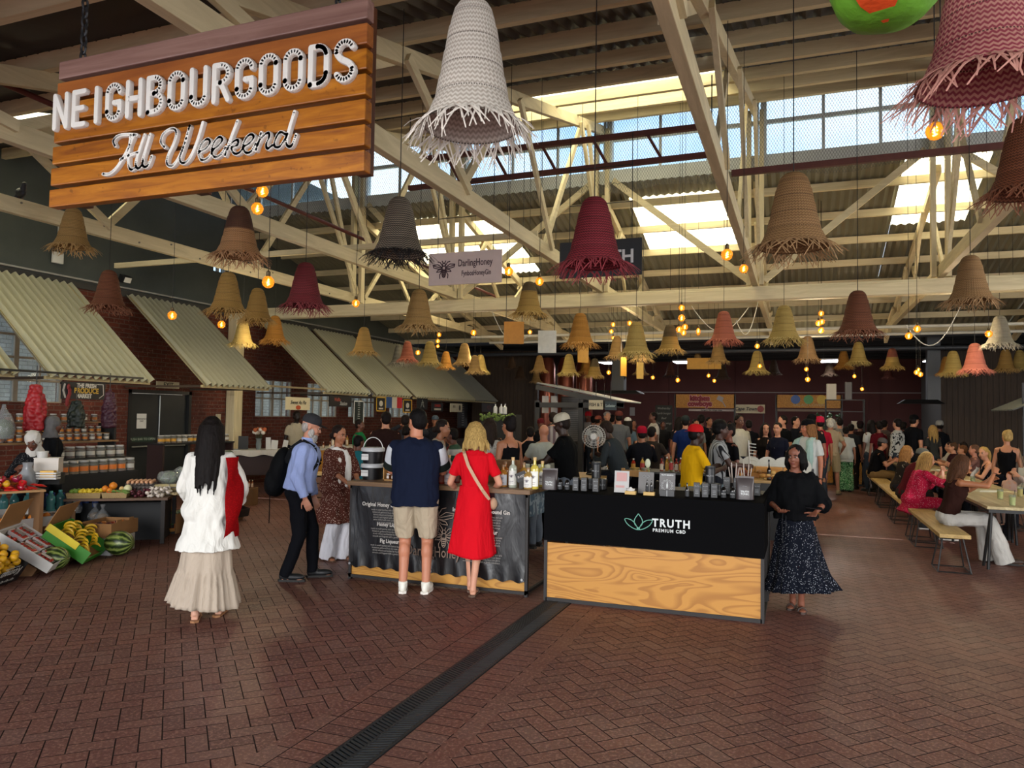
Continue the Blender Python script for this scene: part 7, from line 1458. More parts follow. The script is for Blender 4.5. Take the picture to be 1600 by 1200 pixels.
def small_bottles(prefix, n, x0, x1, y, z, h, cols, grp, r=.028):
    nm = ['first', 'second', 'third', 'fourth', 'fifth', 'sixth', 'seventh', 'eighth', 'ninth', 'tenth', 'eleventh', 'twelfth']
    for k in range(n): c_ = cols[k % len(cols)]; bottle(nm[k]+' bottle from the left '+prefix, x0+(x1-x0)*k/max(1, n-1), y+.06*(k % 2), r, h*(.8+.1*(k % 3)), c_, ['b02a1c', 'c9c9c4', '1a1a1a'][k % 3], ['c9b9a0', 'b9852a', 'a3302a'][k % 3], 'sauce_bottle', 'bottle', grp, .3, z)
small_bottles('on the long black draped table', 12, -2.0, -1.2, 11.8, .925, .24, ['7a1a14', 'b98a2a', '5a6a3a', '8a2a1c'], 'sauce bottles on the draped table'); small_bottles('left on the long draped table', 6, -2.95, -2.3, 11.75, .925, .20, ['b9a890', 'a3301c', 'c9a24a'], 'jars left on the draped table', .035)
for k in range(5):
    o = MB().lathe([(0, 0), (.05, 0), (.075, .05), (.07, .05), (.045, .01), (0, .01)], n=16).build('small_bowl', pm(['b9b4a8', 'a8601c', '8a2418', 'c9a860', 'a39a88'][k], .5)); o.location = (-2.9+.17*k, 11.66, .922); tag(o, ['white', 'orange', 'dark red', 'yellow', 'grey'][k]+' small bowl at the front of the draped table', 'bowl', 'small bowls on the draped table')
# fan
p = atY(928, 682, 10.75); t = thing('desk_fan', 'white round desk fan on the wooden topped dark table', 'fan', (p.x, 10.75, .902), .15); zc = p.z-.902
MB().lathe([(0, 0), (.09, 0), (.09, .02), (.03, .03), (0, .03)], n=20).build('base', rod, t); MB().cyl((0, 0, .02), (0, 0, zc-.03), .018).build('pole', rod, t)
b = MB()
for rr2 in (.05, .09, .13, .165): b.tube([(math.cos(a)*rr2, -.05-.03*(1-rr2/.17), zc+math.sin(a)*rr2) for a in [2*PI*i/28 for i in range(29)]], .0025, 5); b.tube([(math.cos(a)*rr2, .05, zc+math.sin(a)*rr2) for a in [2*PI*i/28 for i in range(29)]], .0025, 5)
for k in range(30): a = 2*PI*k/30; b.tube([(0, -.08, zc), (math.cos(a)*.1, -.07, zc+math.sin(a)*.1), (math.cos(a)*.17, 0, zc+math.sin(a)*.17), (math.cos(a)*.1, .05, zc+math.sin(a)*.1)], .0018, 4)
b.build('wire_guard', pm('b9b6ae', .4), t); b = MB()
for k in range(3):
    a = k*2*PI/3; b.grid([[Vector((math.cos(a+u*.9)*r_, .0+.03*u-.015, zc+math.sin(a+u*.9)*r_)) for u in (0, .33, .66, 1)] for r_ in (.03, .08, .14)])
b.build('blades', pm('8a8a84', .4), t); MB().cyl((0, -.085, zc), (0, .07, zc), .042).build('motor_hub', pm('b9b6ae', .4), t)
# wooden chair
p = atZ(965, 762, .35); t = thing('wooden_chair', 'pale wooden high chair behind the left product tins', 'chair', (-2.05, 9.6, 0), -.3); pw = wood('8a6438', 'b98e54', 2, 2, 8, .5, 'chair_wood')
MB().span((-.2, -.2, .68), (.2, .2, .71)).build('seat', pw, t, False)
for x in (-.18, .18):
    MB().span((x-.018, -.2, 0), (x+.018, -.165, .68)).build('leg', pw, t, False); MB().span((x-.018, .165, 0), (x+.018, .2, 1.08)).build('leg', pw, t, False)
MB().span((-.18, .17, .98), (.18, .195, 1.06)).build('backrest', pw, t, False); MB().span((-.18, -.19, .3), (.18, -.17, .33)).build('stretcher', pw, t, False)
# peace lily
p = atY(1018, 735, 8.35); t = thing('potted_peace_lily', 'dark green potted peace lily with one white flower behind the three leaflets', 'plant', (p.x, 8.35, 0)); MB().lathe([(0, 0.5), (.12, .5), (.16, .78), (.15, .78), (.13, .7), (0, .7)], n=20).build('pot', rod, t); MB().span((-.2, -.2, 0), (.2, .2, .5)).build('plinth', rod, t, False)
b = MB(); rn = random.Random(11)
for k in range(64):
    a = rn.random()*6.28; L = rn.uniform(.28, .6); up = rn.uniform(.15, 1.1); P = [[], [], []]; d = Vector((math.cos(a), math.sin(a), 0)); sd = Vector((-d.y, d.x, 0)); wv = rn.uniform(.02, .045)
    for i in range(8):
        u = i/7; q = Vector((0, 0, .76))+d*(L*u*(.55+.3*(1.2-up)))+Vector((0, 0, L*(up*u-.75*u*u))); e_ = wv*math.sin(PI*min(1, max(0, (u-.25)/.75)))+.003
        P[0].append(q-sd*e_); P[1].append(q-Vector((0, 0, e_*.3))); P[2].append(q+sd*e_)
    b.grid(P)
b.build('leaves', pm('1d3a1c', .35, .35, 6), t); MB().tube([(0, 0, .75), (.01, 0, 1.0), (-.04, 0, 1.2)], .005, 5).build('flower_stem', pm('5a7a3a', .6), t); MB().ell((-.04, -.01, 1.245), (.03, .008, .05)).build('white_flower', pm('b9bca0', .5), t)
# bread stall
t = thing('bread_stall', 'bread stall behind the black counter with orange wooden riser boxes', 'stall', (-.55, 11.6, 0)); MB().span((-.75, 0, .82), (.75, 1.1, .86)).build('counter_top', lw, t, False); MB().span((-.73, .03, 0), (.73, 1.05, .82)).build('counter_body', rod, t, False)
ob = wood('9a6424', 'c98f3c', 0, 2, 8, .5, 'orange_wood')
for r_ in range(2):
    for k in range(5): MB().span((-.40+.20*k-.08*r_, .45, .861+.085*r_), (-.21+.20*k-.08*r_, .65, .942+.085*r_)).build('riser_block', ob, t, False, .004)
loaf = Proto('pastry', 'pastry', [(None, MB().ell((0, 0, 0), (1.2, .85, .6), n=12, m=8), pm('a06a2c', .6, .3, 20))])
rn = random.Random(3); lc = [pm('a8742f', .6, .3, 20), pm('c29a5a', .6, .3, 20), pm('6a2a1a', .6, .3, 20), pm('8a5a24', .6, .3, 20)]
for k in range(40): loaf.put((-.55-.62+1.2*rn.random(), 11.66+.3*rn.random(), .88+.045*(k % 3)), 'golden pastry heaped on the bread stall', 'pastries on the bread stall', rot=(rn.uniform(-.4, .4), rn.uniform(-.4, .4), k), sc=.045, mats=[lc[k % 4]])
for k in range(5):
    o = MB().lathe([(0, 0), (.10, 0), (.16, .01), (.10, .004), (0, .004)], n=20).xf(Matrix.Rotation(R(65), 4, 'X')).build('white_plate', pm('b9b9b2', .4)); o.location = (-.95+.24*k, 12.35, 1.02); tag(o, ['leftmost', 'second', 'middle', 'fourth', 'rightmost'][k]+' white plate leaning on the back of the bread stall', 'plate', 'white plates on the bread stall')
MB().span((-.75, .75, .86), (.75, 1.1, 1.0)).build('back_riser', rod, t, False)
for k in range(5): bottle(['first', 'second', 'third', 'fourth', 'fifth'][k]+' cream bottle at the left back of the bread stall', -1.22+.07*k, 12.2, .026, .24, 'b99a6a', 'b02a2a' if k == 2 else 'c9b9a0', 'b9a27a', 'bottle', 'bottle', 'cream bottles on the bread stall', .3, .861)
bottle('dark slim bottle standing among the pastries', -.42, 11.68, .03, .3, '1c1210', '1a1a1a', '2a2420', 'bottle', 'bottle', None, .45, .861)
t = thing('white_stand', 'white branching display stand on the bread stall', 'stand', (-.72, 12.25, 1.0)); b = MB(); b.cyl((0, 0, 0), (-.02, 0, .42), .012)
for k in range(6): z = .12+.05*k; b.cyl((-.01, 0, z), (.09, -.02, z-.01), .008)
b.build('white_frame', pm('b9b9b4', .5), t)
# ---- back stalls
def signpanel(name, lab, x0, x1, y0, y1, Y, m, th=.06):
    a = atY(x0, y0, Y); c_ = atY(x1, y1, Y); w = c_.x-a.x; h = a.z-c_.z; t = thing(name, lab, 'sign', ((a.x+c_.x)/2, Y, (a.z+c_.z)/2)); MB().span((-w/2, 0, -h/2), (w/2, th, h/2)).build('board', m, t, False); return t, w, h
def ft(t, txt, size, x, z, col, sx=1., bold=0., shear=0., y=-.004, dep=.01): return lettering('lettering', txt, size, (x, y, z), pm(col, .6), t, '-Y', dep, bold, sx, 'CENTER', 1., shear)
t, w, h = signpanel('food_stall_sign', 'chipboard sign board with pink and red kitchen lettering over a food stall', 1055, 1148, 616, 638, 27., osb)
ft(t, 'kitchen', h*.5, -w*.08, h*.2, 'b98a8a', .95, .034, dep=.005); ft(t, 'cowboys', h*.5, -w*.08, -h*.2, 'b98a8a', .95, .034, dep=.005); ft(t, 'kitchen', h*.5, -w*.08, h*.2, '7a1420', .95, .018, y=-.02); ft(t, 'cowboys', h*.5, -w*.08, -h*.2, '7a1420', .95, .018, y=-.02)
b = MB(); b.box((w*.26, -.015, h*.2), (.2, .01, .16), rotm((0, .5, 0))).beam((w*.29, -.015, h*.05), (w*.35, -.015, -h*.4), .02, .03); b.build('spatula', pm('8a8480', .5), t, False)
for x in (-w/2, w/2): MB().span((x-.03, 0, -t.location.z), (x+.03, .05, h/2)).build('post', rod, t, False)
MB().span((-w/2, .1, -t.location.z), (w/2, .7, -t.location.z+.95)).build('stall_counter', pm('1b1614', .7), t, False)
t2, w2, h2 = signpanel('white_strip_sign', 'long narrow white sign hanging below the kitchen board', 1076, 1148, 639, 643, 27.3, pm('8a8480', .6)); ft(t2, 'burgers ribs wings chips', h2*.8, 0, 0, '2a2624', 1.3, .002); [MB().span((x*w2*.48-.01, 0, h2/2), (x*w2*.48+.01, .03, h2/2+.5)).build('hanger', rod, t2, False) for x in (-1, 1)]
t, w, h = signpanel('food_stall_sign', 'chipboard sign board with blue, green and yellow discs over the salad stall', 1213, 1315, 617, 638, 27., osb)
ft(t, 'SALAD LOVER', h*.28, 0, -h*.28, 'a3885a', 1.25, .004)
for x, c_ in ((-.2, '1c4a8a'), (0, '3f8a4a'), (.2, 'b9981c')): MB().cyl((w*x, -.012, h*.15), (w*x, 0, h*.15), .15, n=24).build('painted_disc', pm(c_, .5), t)
for x in (-w/2, w/2): MB().span((x-.03, 0, -t.location.z), (x+.03, .05, h/2)).build('post', rod, t, False)
MB().span((-w/2, .0, -h/2-.12), (w/2, .02, -h/2-.04)).build('lower_rail', pm('6a5a4a', .6), t, False); MB().span((-w/2, .1, -t.location.z), (w/2, .7, -t.location.z+.95)).build('stall_counter', pm('1b1614', .7), t, False)
b = MB(); rn = random.Random(9)
for k in range(110): b.ell((w*.1+rn.random()*w*.42, .06+rn.random()*.2, -.4-rn.random()*.75), (.05, .02, .04), rotm((rn.random()*3, rn.random()*3, 0)), 6, 4)
b.build('hanging_leaves', pm('2c4224', .7, .5, 9), t)
t, w, h = signpanel('pizza_sign', 'cream sign with dark script and a red badge between the two chipboard boards', 1149, 1195, 632, 646, 28, pm('8f8468', .6)); ft(t, 'Cape Town', h*.55, -w*.15, 0, '1c1814', .95, .004, .3); b = MB(); b.lathe([(0, 0), (.12, 0), (.12, .01), (0, .01)], n=8).xf(Matrix.Translation((w*.36, -.004, 0)) @ Matrix.Rotation(PI/2, 4, 'X')); b.build('red_badge', pm('6a2018', .6), t)
for x in (-w*.45, w*.45): MB().cyl((x, .03, -t.location.z), (x, .03, -h/2), .02).build('post', rod, t)
t, w, h = signpanel('chalkboard', 'tall black chalkboard leaning before the maroon end wall', 1024, 1050, 633, 682, 24, pm('0f1111', .8))
for k, s_ in enumerate(['Wednesday', 'Lamb burger', 'Beef', 'Chicken wings', 'Falafel']): ft(t, s_, .10, 0, h*(.4-.16*k), '6a6c68', .85, 0, .2, dep=.003)
for x in (-w/2+.02, w/2-.02): MB().span((x-.02, .0, -t.location.z), (x+.02, .04, -h/2)).build('leg', rod, t, False)
o = MB().span((-.12, 0, -.2), (.12, .01, .2)).build('wall_notice', pm('a8a4a0', .6), None, False); o.location = (atY(988, 643, YB-.02).x, YB-.03, atY(988, 643, YB).z); tag(o, 'white notice on the maroon end wall', 'notice')
# left shelter with sloping roof, copper tanks, shutter
t = thing('market_shelter', 'black framed shelter with a white sloping corrugated roof before the copper tanks', 'shelter', (-7.2, 20.4, 0)); a = atY(838, 598, 20.4); c_ = atY(975, 627, 20.4)
b = MB(); corrugated(b, (a.x+7.2, 0, a.z), (0, 1, 0), (c_.x-a.x, 0, c_.z-a.z), 2.4, (c_-a).length, .02, .15, .003, 5); b.build('roof_sheet', pm('b9bcbc', .5), t)
MB().beam((a.x+7.2, -.02, a.z-.12), (c_.x+7.2, -.02, c_.z-.10), .06, .14).build('roof_edge', rod, t, False); MB().beam((a.x+7.2, -.02, c_.z-.12), (c_.x+7.2, -.02, c_.z-.12), .06, .14).build('roof_beam', rod, t, False)
for px in (840, 908): q = atY(px, 640, 20.4); MB().span((q.x+7.2-.07, -.05, 0), (q.x+7.2+.07, .08, c_.z)).build('post', rod, t, False)
MB().span((a.x+7.2, .2, 0), (c_.x+7.2-1.4, .9, .95)).build('stall_counter', pm('1c1614', .7), t, False)
cop = NT('copper_tank'); v = cop.coord(); cop.base(cop.mix(cop.noise(v, 1.2, 3), hexc('5a2419'), hexc('8a4a34'))); cop.set(.32, .55, .5); 
for px, lab in [(855, 'left tall copper coloured tank behind the shelter'), (884, 'middle tall copper coloured tank behind the shelter'), (913, 'right tall copper coloured tank behind the shelter')]:
    q = atY(px, 600, 25.5); u = thing('copper_tank', lab, 'tank', (q.x, 25.5, 0), 0, 'copper tanks'); MB().lathe([(0, .3), (.22, .3), (.29, .5), (.29, 3.5), (.2, 3.8), (0, 3.85)], n=28).build('tank_body', cop.m, u)
    for k in range(3): an_ = k*2.1; MB().cyl((math.cos(an_)*.22, math.sin(an_)*.22, 0), (math.cos(an_)*.22, math.sin(an_)*.22, .45), .03).build('leg', rod, u)
sh_ = thing('roller_shutter', 'grey roller shutter beside the black shelter post', 'shutter', (atY(895, 650, 22).x, 22, 0)); b = MB()
for k in range(22): b.span((-.33, -.02, 1.0+.06*k), (.33, .02, 1.05+.06*k))
b.build('slats', pm('6a6864', .5), sh_, False); MB().span((-.38, .02, 0), (.38, .5, 2.35)).build('cabinet', pm('2a2624', .6), sh_, False)
t, w, h = signpanel('wok_sign', 'pale hanging sign with dark letters right of the shelter post', 920, 942, 625, 640, 19.9, pm('a39c86', .6), .02); ft(t, 'FISH & T', h*.5, 0, 0, '2a2624', .8, .002); MB().cyl((0, .01, h/2), (0, .01, 2.7-t.location.z), .01).build('hanger', rod, t)
t, w, h = signpanel('blue_sign', 'dark blue sign with pale letters beside the pale hanging sign', 945, 963, 627, 641, 19.9, pm('1f2f38', .6), .02); ft(t, 'Lobster', h*.45, 0, 0, '8a9a9c', .8, .002); MB().cyl((0, .01, h/2), (0, .01, 2.7-t.location.z), .01).build('hanger', rod, t)
for px, lab in [(852, 'left white menu sheet on the copper coloured wall'), (866, 'framed white menu beside the white lamp')]: q = atY(px, 632, 21.0); o = MB().span((-.1, 0, -.25), (.1, .015, .25)).build('menu_sheet', pm('a9a5a0', .6), None, False); o.location = q; tag(o, lab, 'menu'); MB().cyl((0, .007, .25), (0, .007, .6), .004).build('hanger', rod, o)
for px, py, lab in [(870, 635, 'left white cone lamp under the shelter'), (905, 636, 'middle white cone lamp beside the shelter post'), (944, 638, 'right white cone lamp between the two hanging signs')]:
    q = atY(px, py, 20.8); u = thing('cone_lamp', lab, 'lamp', q, 0, 'white cone lamps'); MB().lathe([(.19, 0), (.03, .12), (.02, .16), (0, .16)], n=20).build('lamp_shade', pm('b9b9b6', .5), u); MB().cyl((0, 0, .15), (0, 0, .7), .005).build('cord', rod, u)
t = thing('ventilation_duct', 'dark grey square duct standing left of the maroon wall', 'duct', (atY(965, 600, 24).x, 24, 2.6)); MB().span((-.2, 0, 0), (.2, .4, 1.95)).build('duct', pm('2a2c2f', .5), t, False); MB().box((0, .1, -.05), (1.6, .8, .1), taper=.8).build('hood', rod, t, False)
t = thing('extractor_hood', 'grey duct with wide black hood left of the timber cabin', 'hood', (atY(1460, 640, 25).x, 25, 2.25)); MB().span((-.17, 0, .1), (.17, .35, 2.2)).build('duct', pm('3f4246', .45), t, False); b = MB(); b.box((-.35, .1, .08), (1.2, .7, .12), taper=.7); b.build('hood', rod, t, False)
t = thing('chipboard_counter', 'chipboard fronted counter right of the person in green trousers', 'counter', (1.35, 22.3, 0)); MB().span((-1.5, 0, .05), (.38, .04, 1.0)).build('front_panel', osb, t, False); MB().span((-1.55, -.03, 1.0), (.42, .6, 1.04)).build('counter_top', pm('8f8a84', .5), t, False); MB().span((-1.5, .04, .0), (.38, .55, 1.0)).build('counter_body', rod, t, False)
for k in range(5): bottle(['first', 'second', 'third', 'fourth', 'fifth'][k]+' pale bottle on the chipboard counter', .9+.14*k, 22.5, .035, .2, 'a9a9a4', '8a2a24', 'a9a49a', 'bottle', 'bottle', 'bottles on the chipboard counter', .3, 1.041)
t = thing('metal_shelving', 'tall black wire shelving behind the chipboard counter', 'shelf', (1.2, 23.4, 0)); b = MB()
for x in (-.5, .5):
    for y in (0, .35): MB().cyl((x, y, 0), (x, y, 2.35), .018).build('upright', rod, t)
for z in (.4, 1.0, 1.5, 2.0, 2.33): MB().span((-.5, 0, z-.01), (.5, .35, z+.01)).build('shelf_board', rod, t, False)
for k, (x, z, w_, h_, c_, lab) in enumerate([(-.35, 2.34, .26, .45, '9a9488', 'pale tall tin on top of the black wire shelving'), (.1, 2.34, .18, .5, '4a4644', 'dark tall tin on top of the black wire shelving'), (-.2, 1.51, .3, .2, '8a867e', 'grey box on the black wire shelving'), (.3, 1.51, .25, .22, 'a39a8a', 'beige box on the black wire shelving')]): o = MB().span((-w_/2, 0, 0), (w_/2, .25, h_)).build('storage_tin' if k < 2 else 'storage_box', pm(c_, .5), None, False, .01); o.location = (1.2+x, 23.45, z+.001); tag(o, lab, 'box')
# right edge stall
t = thing('corner_stall', 'dark stall with a small corrugated roof at the right edge', 'stall', (5.2, 18.5, 0)); q = atY(1583, 640, 18.5); q2 = atY(1600, 625, 18.5); b = MB(); corrugated(b, (q.x-5.2, 0, q.z), (0, 1, 0), (.9, 0, .42), 2, 1.5, .02, .15, .003, 5); b.build('roof_sheet', galv, t); MB().span((q.x-5.2+.2, .1, 0), (q.x-5.2+1.6, 1.6, 1.05)).build('stall_body', pm('1c1714', .7), t, False); MB().span((q.x-5.2+.3, .2, 1.9), (q.x-5.2+1.5, .26, 2.35)).build('header_board', pm('2f2219', .7), t, False)
for x in (.25, 1.5): MB().span((q.x-5.2+x-.03, .2, 1.05), (q.x-5.2+x+.03, .26, 2.6)).build('post', rod, t, False)
a = atX(1586, 712, 3.9); t = thing('menu_easel', 'dark wooden menu board with chalk text at the right edge', 'sign', (a.x, a.y, 0)); MB().span((-.03, -.02, .55), (.55, .02, a.z)).build('board', wood('2f2117', '4a3626', 2, 2, 8, .6, 'easel_wood'), t, False); lettering('menu_text', 'MENU\nbeer 45\nwine 60\ncider 50\nwater 20', .085, (.24, -.025, .95), pm('7a7670', .7), t, '-Y', .002, 0, .7)
for x in (.0, .5): MB().span((x, -.02, 0), (x+.03, .02, .55)).build('leg', rod, t, False)
# ---- benches and tables at the right
def hairpin(t, x, y, w, h, splay=.06):
    b = MB(); c_ = [(x-w/2, y), (x+w/2, y)]
    for sx_ in (-1, 1): b.tube([(x+sx_*w*.3, y-.12, h), (x+sx_*(w/2), y-.16-splay, .012)], .008, 6); b.tube([(x+sx_*w*.3, y+.12, h), (x+sx_*(w/2), y+.16+splay, .012)], .008, 6); b.tube([(x+sx_*(w/2), y-.16-splay, .012), (x+sx_*(w/2), y+.16+splay, .012)], .008, 6)
    for sy in (-1, 1): b.tube([(x-w/2, y+sy*(.16+splay), .012), (x+w/2, y+sy*(.16+splay), .012)], .008, 6)
    b.build('wire_leg', rod, t)
BL = ['nearest', 'second', 'third', 'farthest']; k = 0
for i, (y0, y1) in enumerate([(10.0, 12.4), (12.45, 14.9), (14.95, 17.4), (17.45, 20.0)]):
    for X, sd_ in ((1.67, 'aisle side'), (3.35, 'cabin side')):
        t = thing('bench', BL[i]+' wooden bench on the '+sd_+' of the dining tables', 'bench', (X, y0, 0), 0, 'long wooden benches'); MB().span((-.16, 0, .41), (.16, y1-y0, .455)).build('seat', lwy, t, False, .004); hairpin(t, 0, .28, .34, .41); hairpin(t, 0, y1-y0-.28, .34, .41)
    t = thing('dining_table', BL[i]+' long wooden dining table with black tube legs', 'table', (2.5, y0+.45, 0), 0, 'long dining tables'); L = y1-y0; MB().span((-.42, 0, .72), (.42, L, .755)).build('table_top', wood('8f7a50', 'c2b48a', 1, 2, 8, .4, 'table_wood'), t, False, .004); MB().span((-.40, .02, .68), (.40, L-.02, .72)).build('apron', rod, t, False)
    for sx_ in (-1, 1):
        for yy in (.08, L-.1): MB().cyl((sx_*.36, yy, .7), (sx_*.40, yy-.0, 0), .017).build('leg', rod, t); MB().cyl((sx_*.36, yy+.02, .7), (sx_*.40, yy+.25, 0), .017).build('leg', rod, t)
def drink(px, py, lab, col='c9c24a', h=.13):
    p = atZ(px, py, .756); t = thing('drink_glass', lab, 'glass', p, 0, 'yellow drinks on the dining table'); MB().lathe([(0, .0), (.032, 0), (.038, h), (.036, h), (.030, .006), (0, .006)], n=18).build('glass', glassy('e9ecdf', .10), t); MB().lathe([(0, .007), (.0295, .007), (.034, h*.78), (0, h*.78)], n=16).build('drink', pm(col, .2, .1), t); MB().cyl((0, 0, .02), (.03, .01, h*1.45), .003).build('straw', rod, t)
for px, py, lab, c_ in [(1563, 780, 'yellow iced drink nearest the table corner', 'c9c26a'), (1582, 790, 'pale iced drink right of the nearest yellow drink', 'c9cc8a'), (1594, 776, 'bright yellow drink at the right edge of the table', 'c9a81c'), (1478, 742, 'cloudy drink in the middle of the table by the pink dress', 'b9a860'), (1520, 757, 'drink before the person in the brown top', 'b9b890')]: drink(px, py, lab, c_)
for px, py, w_, lab in [(1500, 752, .3, 'pale food tray beside the person in the brown top'), (1540, 768, .32, 'paper food tray in the middle of the nearest table'), (1468, 735, .28, 'paper wrap on the table before the pink dress'), (1590, 762, .3, 'folded paper wrapper by the yellow drink')]:
    p = atZ(px, py, .757); o = MB().box((0, 0, .012), (w_, .2, .024), taper=.8).build('food_tray', pm('b9b39a', .7, .15)); o.location = p; o.rotation_euler = (0, 0, .4); tag(o, lab, 'tray', 'food trays on the dining table')
# ================================================================ CROWD
def st(lab, px, ty, Y, rz, **k):
    p = atY(px, ty, Y); k['H'] = p.z/1.0 if 'H' not in k else k['H']; k.setdefault('face', k.get('vox', .02) < .0145); return person(lab, (p.x, p.y), rz, **k)
def se(lab, px, ty, Y, rz, H=1.7, **k):
    p = atY(px, ty, Y); s = H/1.75; seat = k.pop('seat', p.z-.925*s+k.get('lean', 0)*.003); k.setdefault('face', k.get('vox', .02) < .0145); rot = Matrix.Rotation(R(rz), 3, 'Z'); k.setdefault('hands', ((.16, -.36, seat/s+.36), (-.16, -.36, seat/s+.36)))
    k.setdefault('feet', ((.12, -.46), (-.12, -.44))); off = rot @ Vector((0, -math.sin(R(k.get('lean', 0)))*.65, 0)); return person(lab, (p.x-off.x, p.y-off.y), rz, H=H, sit=seat, **k)
DK = '5a3526'; MD = '8a5a40'; LT = 'b07c60'; M_ = .0135
# stall keepers at the produce
se('person in speckled dress and white headscarf bending over the jars', 52, 680, 6.95, 40, sk=DK, top=(spotted('8a8a88', '131316', 70, .2), 'long'), hat=('scarf', 'b9b6b0'), seat=.62, lean=25, head=(0, 20), vox=M_, fem=True, hair=('short', '0d0a0a'))
st('person in dark clothes with a grey headscarf seen from behind at the jar shelf', 84, 650, 7.45, 150, sk=DK, top=('141517', 'long'), hat=('scarf', '5d5c5c'), vox=.018, fem=True)
st('person in a cream shirt serving behind the cloth table', 462, 642, 14.8, 60, sk='1c120e', top=('a39a84', 'short'), lean=6)
st('person in a dark brown sweatshirt seen from behind, right of the black tubs', 603, 643, 10.6, 195, sk=LT, top=('231412', 'long', .8), bottom=('trousers', '3a4250'), head=(20, 0), vox=M_, hair=('short', '120b09'), loose=.03, girth=1.1)
st('person in a green shirt half hidden by the hanging menu board', 562, 662, 13.2, 100, sk=DK, top=('146a3e', 'short'), H=1.62)
st('small person in a teal shirt low behind the black tubs', 561, 680, 9.4, 160, sk=DK, top=('1f5a62', 'short'), hair=('short', '0b0909'))
st('person in dark grey raising a phone right of the brown sweatshirt', 634, 648, 12.6, 190, sk=MD, top=('26262a', 'long'), hands=((.2, -.3, 1.55), (-.15, -.3, 1.55)))
st('person in black and white top between the brown sweatshirt and the navy shirt', 636, 664, 11.6, 175, fem=True, sk=MD, top=(spotted('a3a09c', '141416', 14, .4, 'NOISE'), 'short'), hair=('lowbun', '120c0a'))
st('person with a grey cap behind the navy shirt at the far stalls', 680, 650, 16.5, 20, sk=MD, top=('1c1c20', 'short'), hat=('cap', '3f4852'))
se('person in cream blouse with pinned dark hair facing right behind the navy shirt', 691, 657, 9.3, 100, fem=True, sk=MD, top=(cloth('9c907c', .85, .6), 'short'), hair=('lowbun', '1c1310'), lean=14, vox=M_, hands=((.1, -.4, 1.1), (-.1, -.4, 1.1)))
st('child in a red patterned top facing left, near the cream blouse', 706, 672, 10.6, -70, fem=True, sk=MD, top=('5a1c1c', 'short'), hair=('short', '1c120f'))
st('child in white and green shirt with shaved head left of the red dress', 718, 668, 10.0, -80, sk=DK, top=(striped('b9b6b0', '2f4a3a', 6, 2), 'short'), hair=('short', '16110f'), lean=10)
st('person in pale floral blouse with dark brown hair right behind the red dress', 765, 653, 9.6, 190, fem=True, sk=LT, top=(spotted('6a6a68', 'a39f98', 30, .25), 'short'), hair=('long', '241913', .25), vox=M_)
st('person in a black strappy top with updo hair facing left', 796, 650, 9.0, -118, fem=True, sk='9a6446', top=(cloth('0c0c0e', .8), 'strap', .9), bottom=('trousers', '0c0c0e'), hair=('bun', '120c0b'), vox=M_)
st('person in black with a white strap taking a photo near the timber cabin', 829, 667, 12.6, 200, sk=LT, top=('101114', 'short'), hair=('short', '120c0a'), hands=((.1, -.3, 1.45), (-.05, -.35, 1.45)))
se('bald person in a white shirt left of the person in the white cap', 850, 663, 11.4, 215, sk='b0775c', top=('a3a8a0', 'short'), hair=('bald', '0'), vox=.016, girth=1.15, face=False)
st('person in a plaid shirt and dark cap standing under the shelter', 864, 645, 15.4, 200, sk=LT, top=(striped('8a8480', '5a4a4e', 9, 0), 'short'), hat=('cap', '2a211c'))
st('person in dark clothes working under the shelter', 845, 655, 17.2, 30, sk=DK, top=('0e0e10', 'short'), hat=('beanie', '4a1418'))
se('person in a black T-shirt, white cap and jeans sitting and facing left', 880, 648, 9.3, -88, H=1.82, sk='2b1a13', top=(cloth('08090a', .85), 'short'), bottom=('trousers', '5a626c'), hat=('cap', 'a8a290'), lean=6, head=(0, 14), vox=M_, hands=((.10, -.46, 1.08), (-.1, -.46, 1.10)), girth=1.1)
se('person in a grey denim jacket bowing the head, right of the fan', 950, 659, 10.9, -100, H=1.78, sk='3a241a', top=('2b3033', 'long'), hair=('short', '241812'), lean=20, head=(0, 24), vox=.016, face=False)
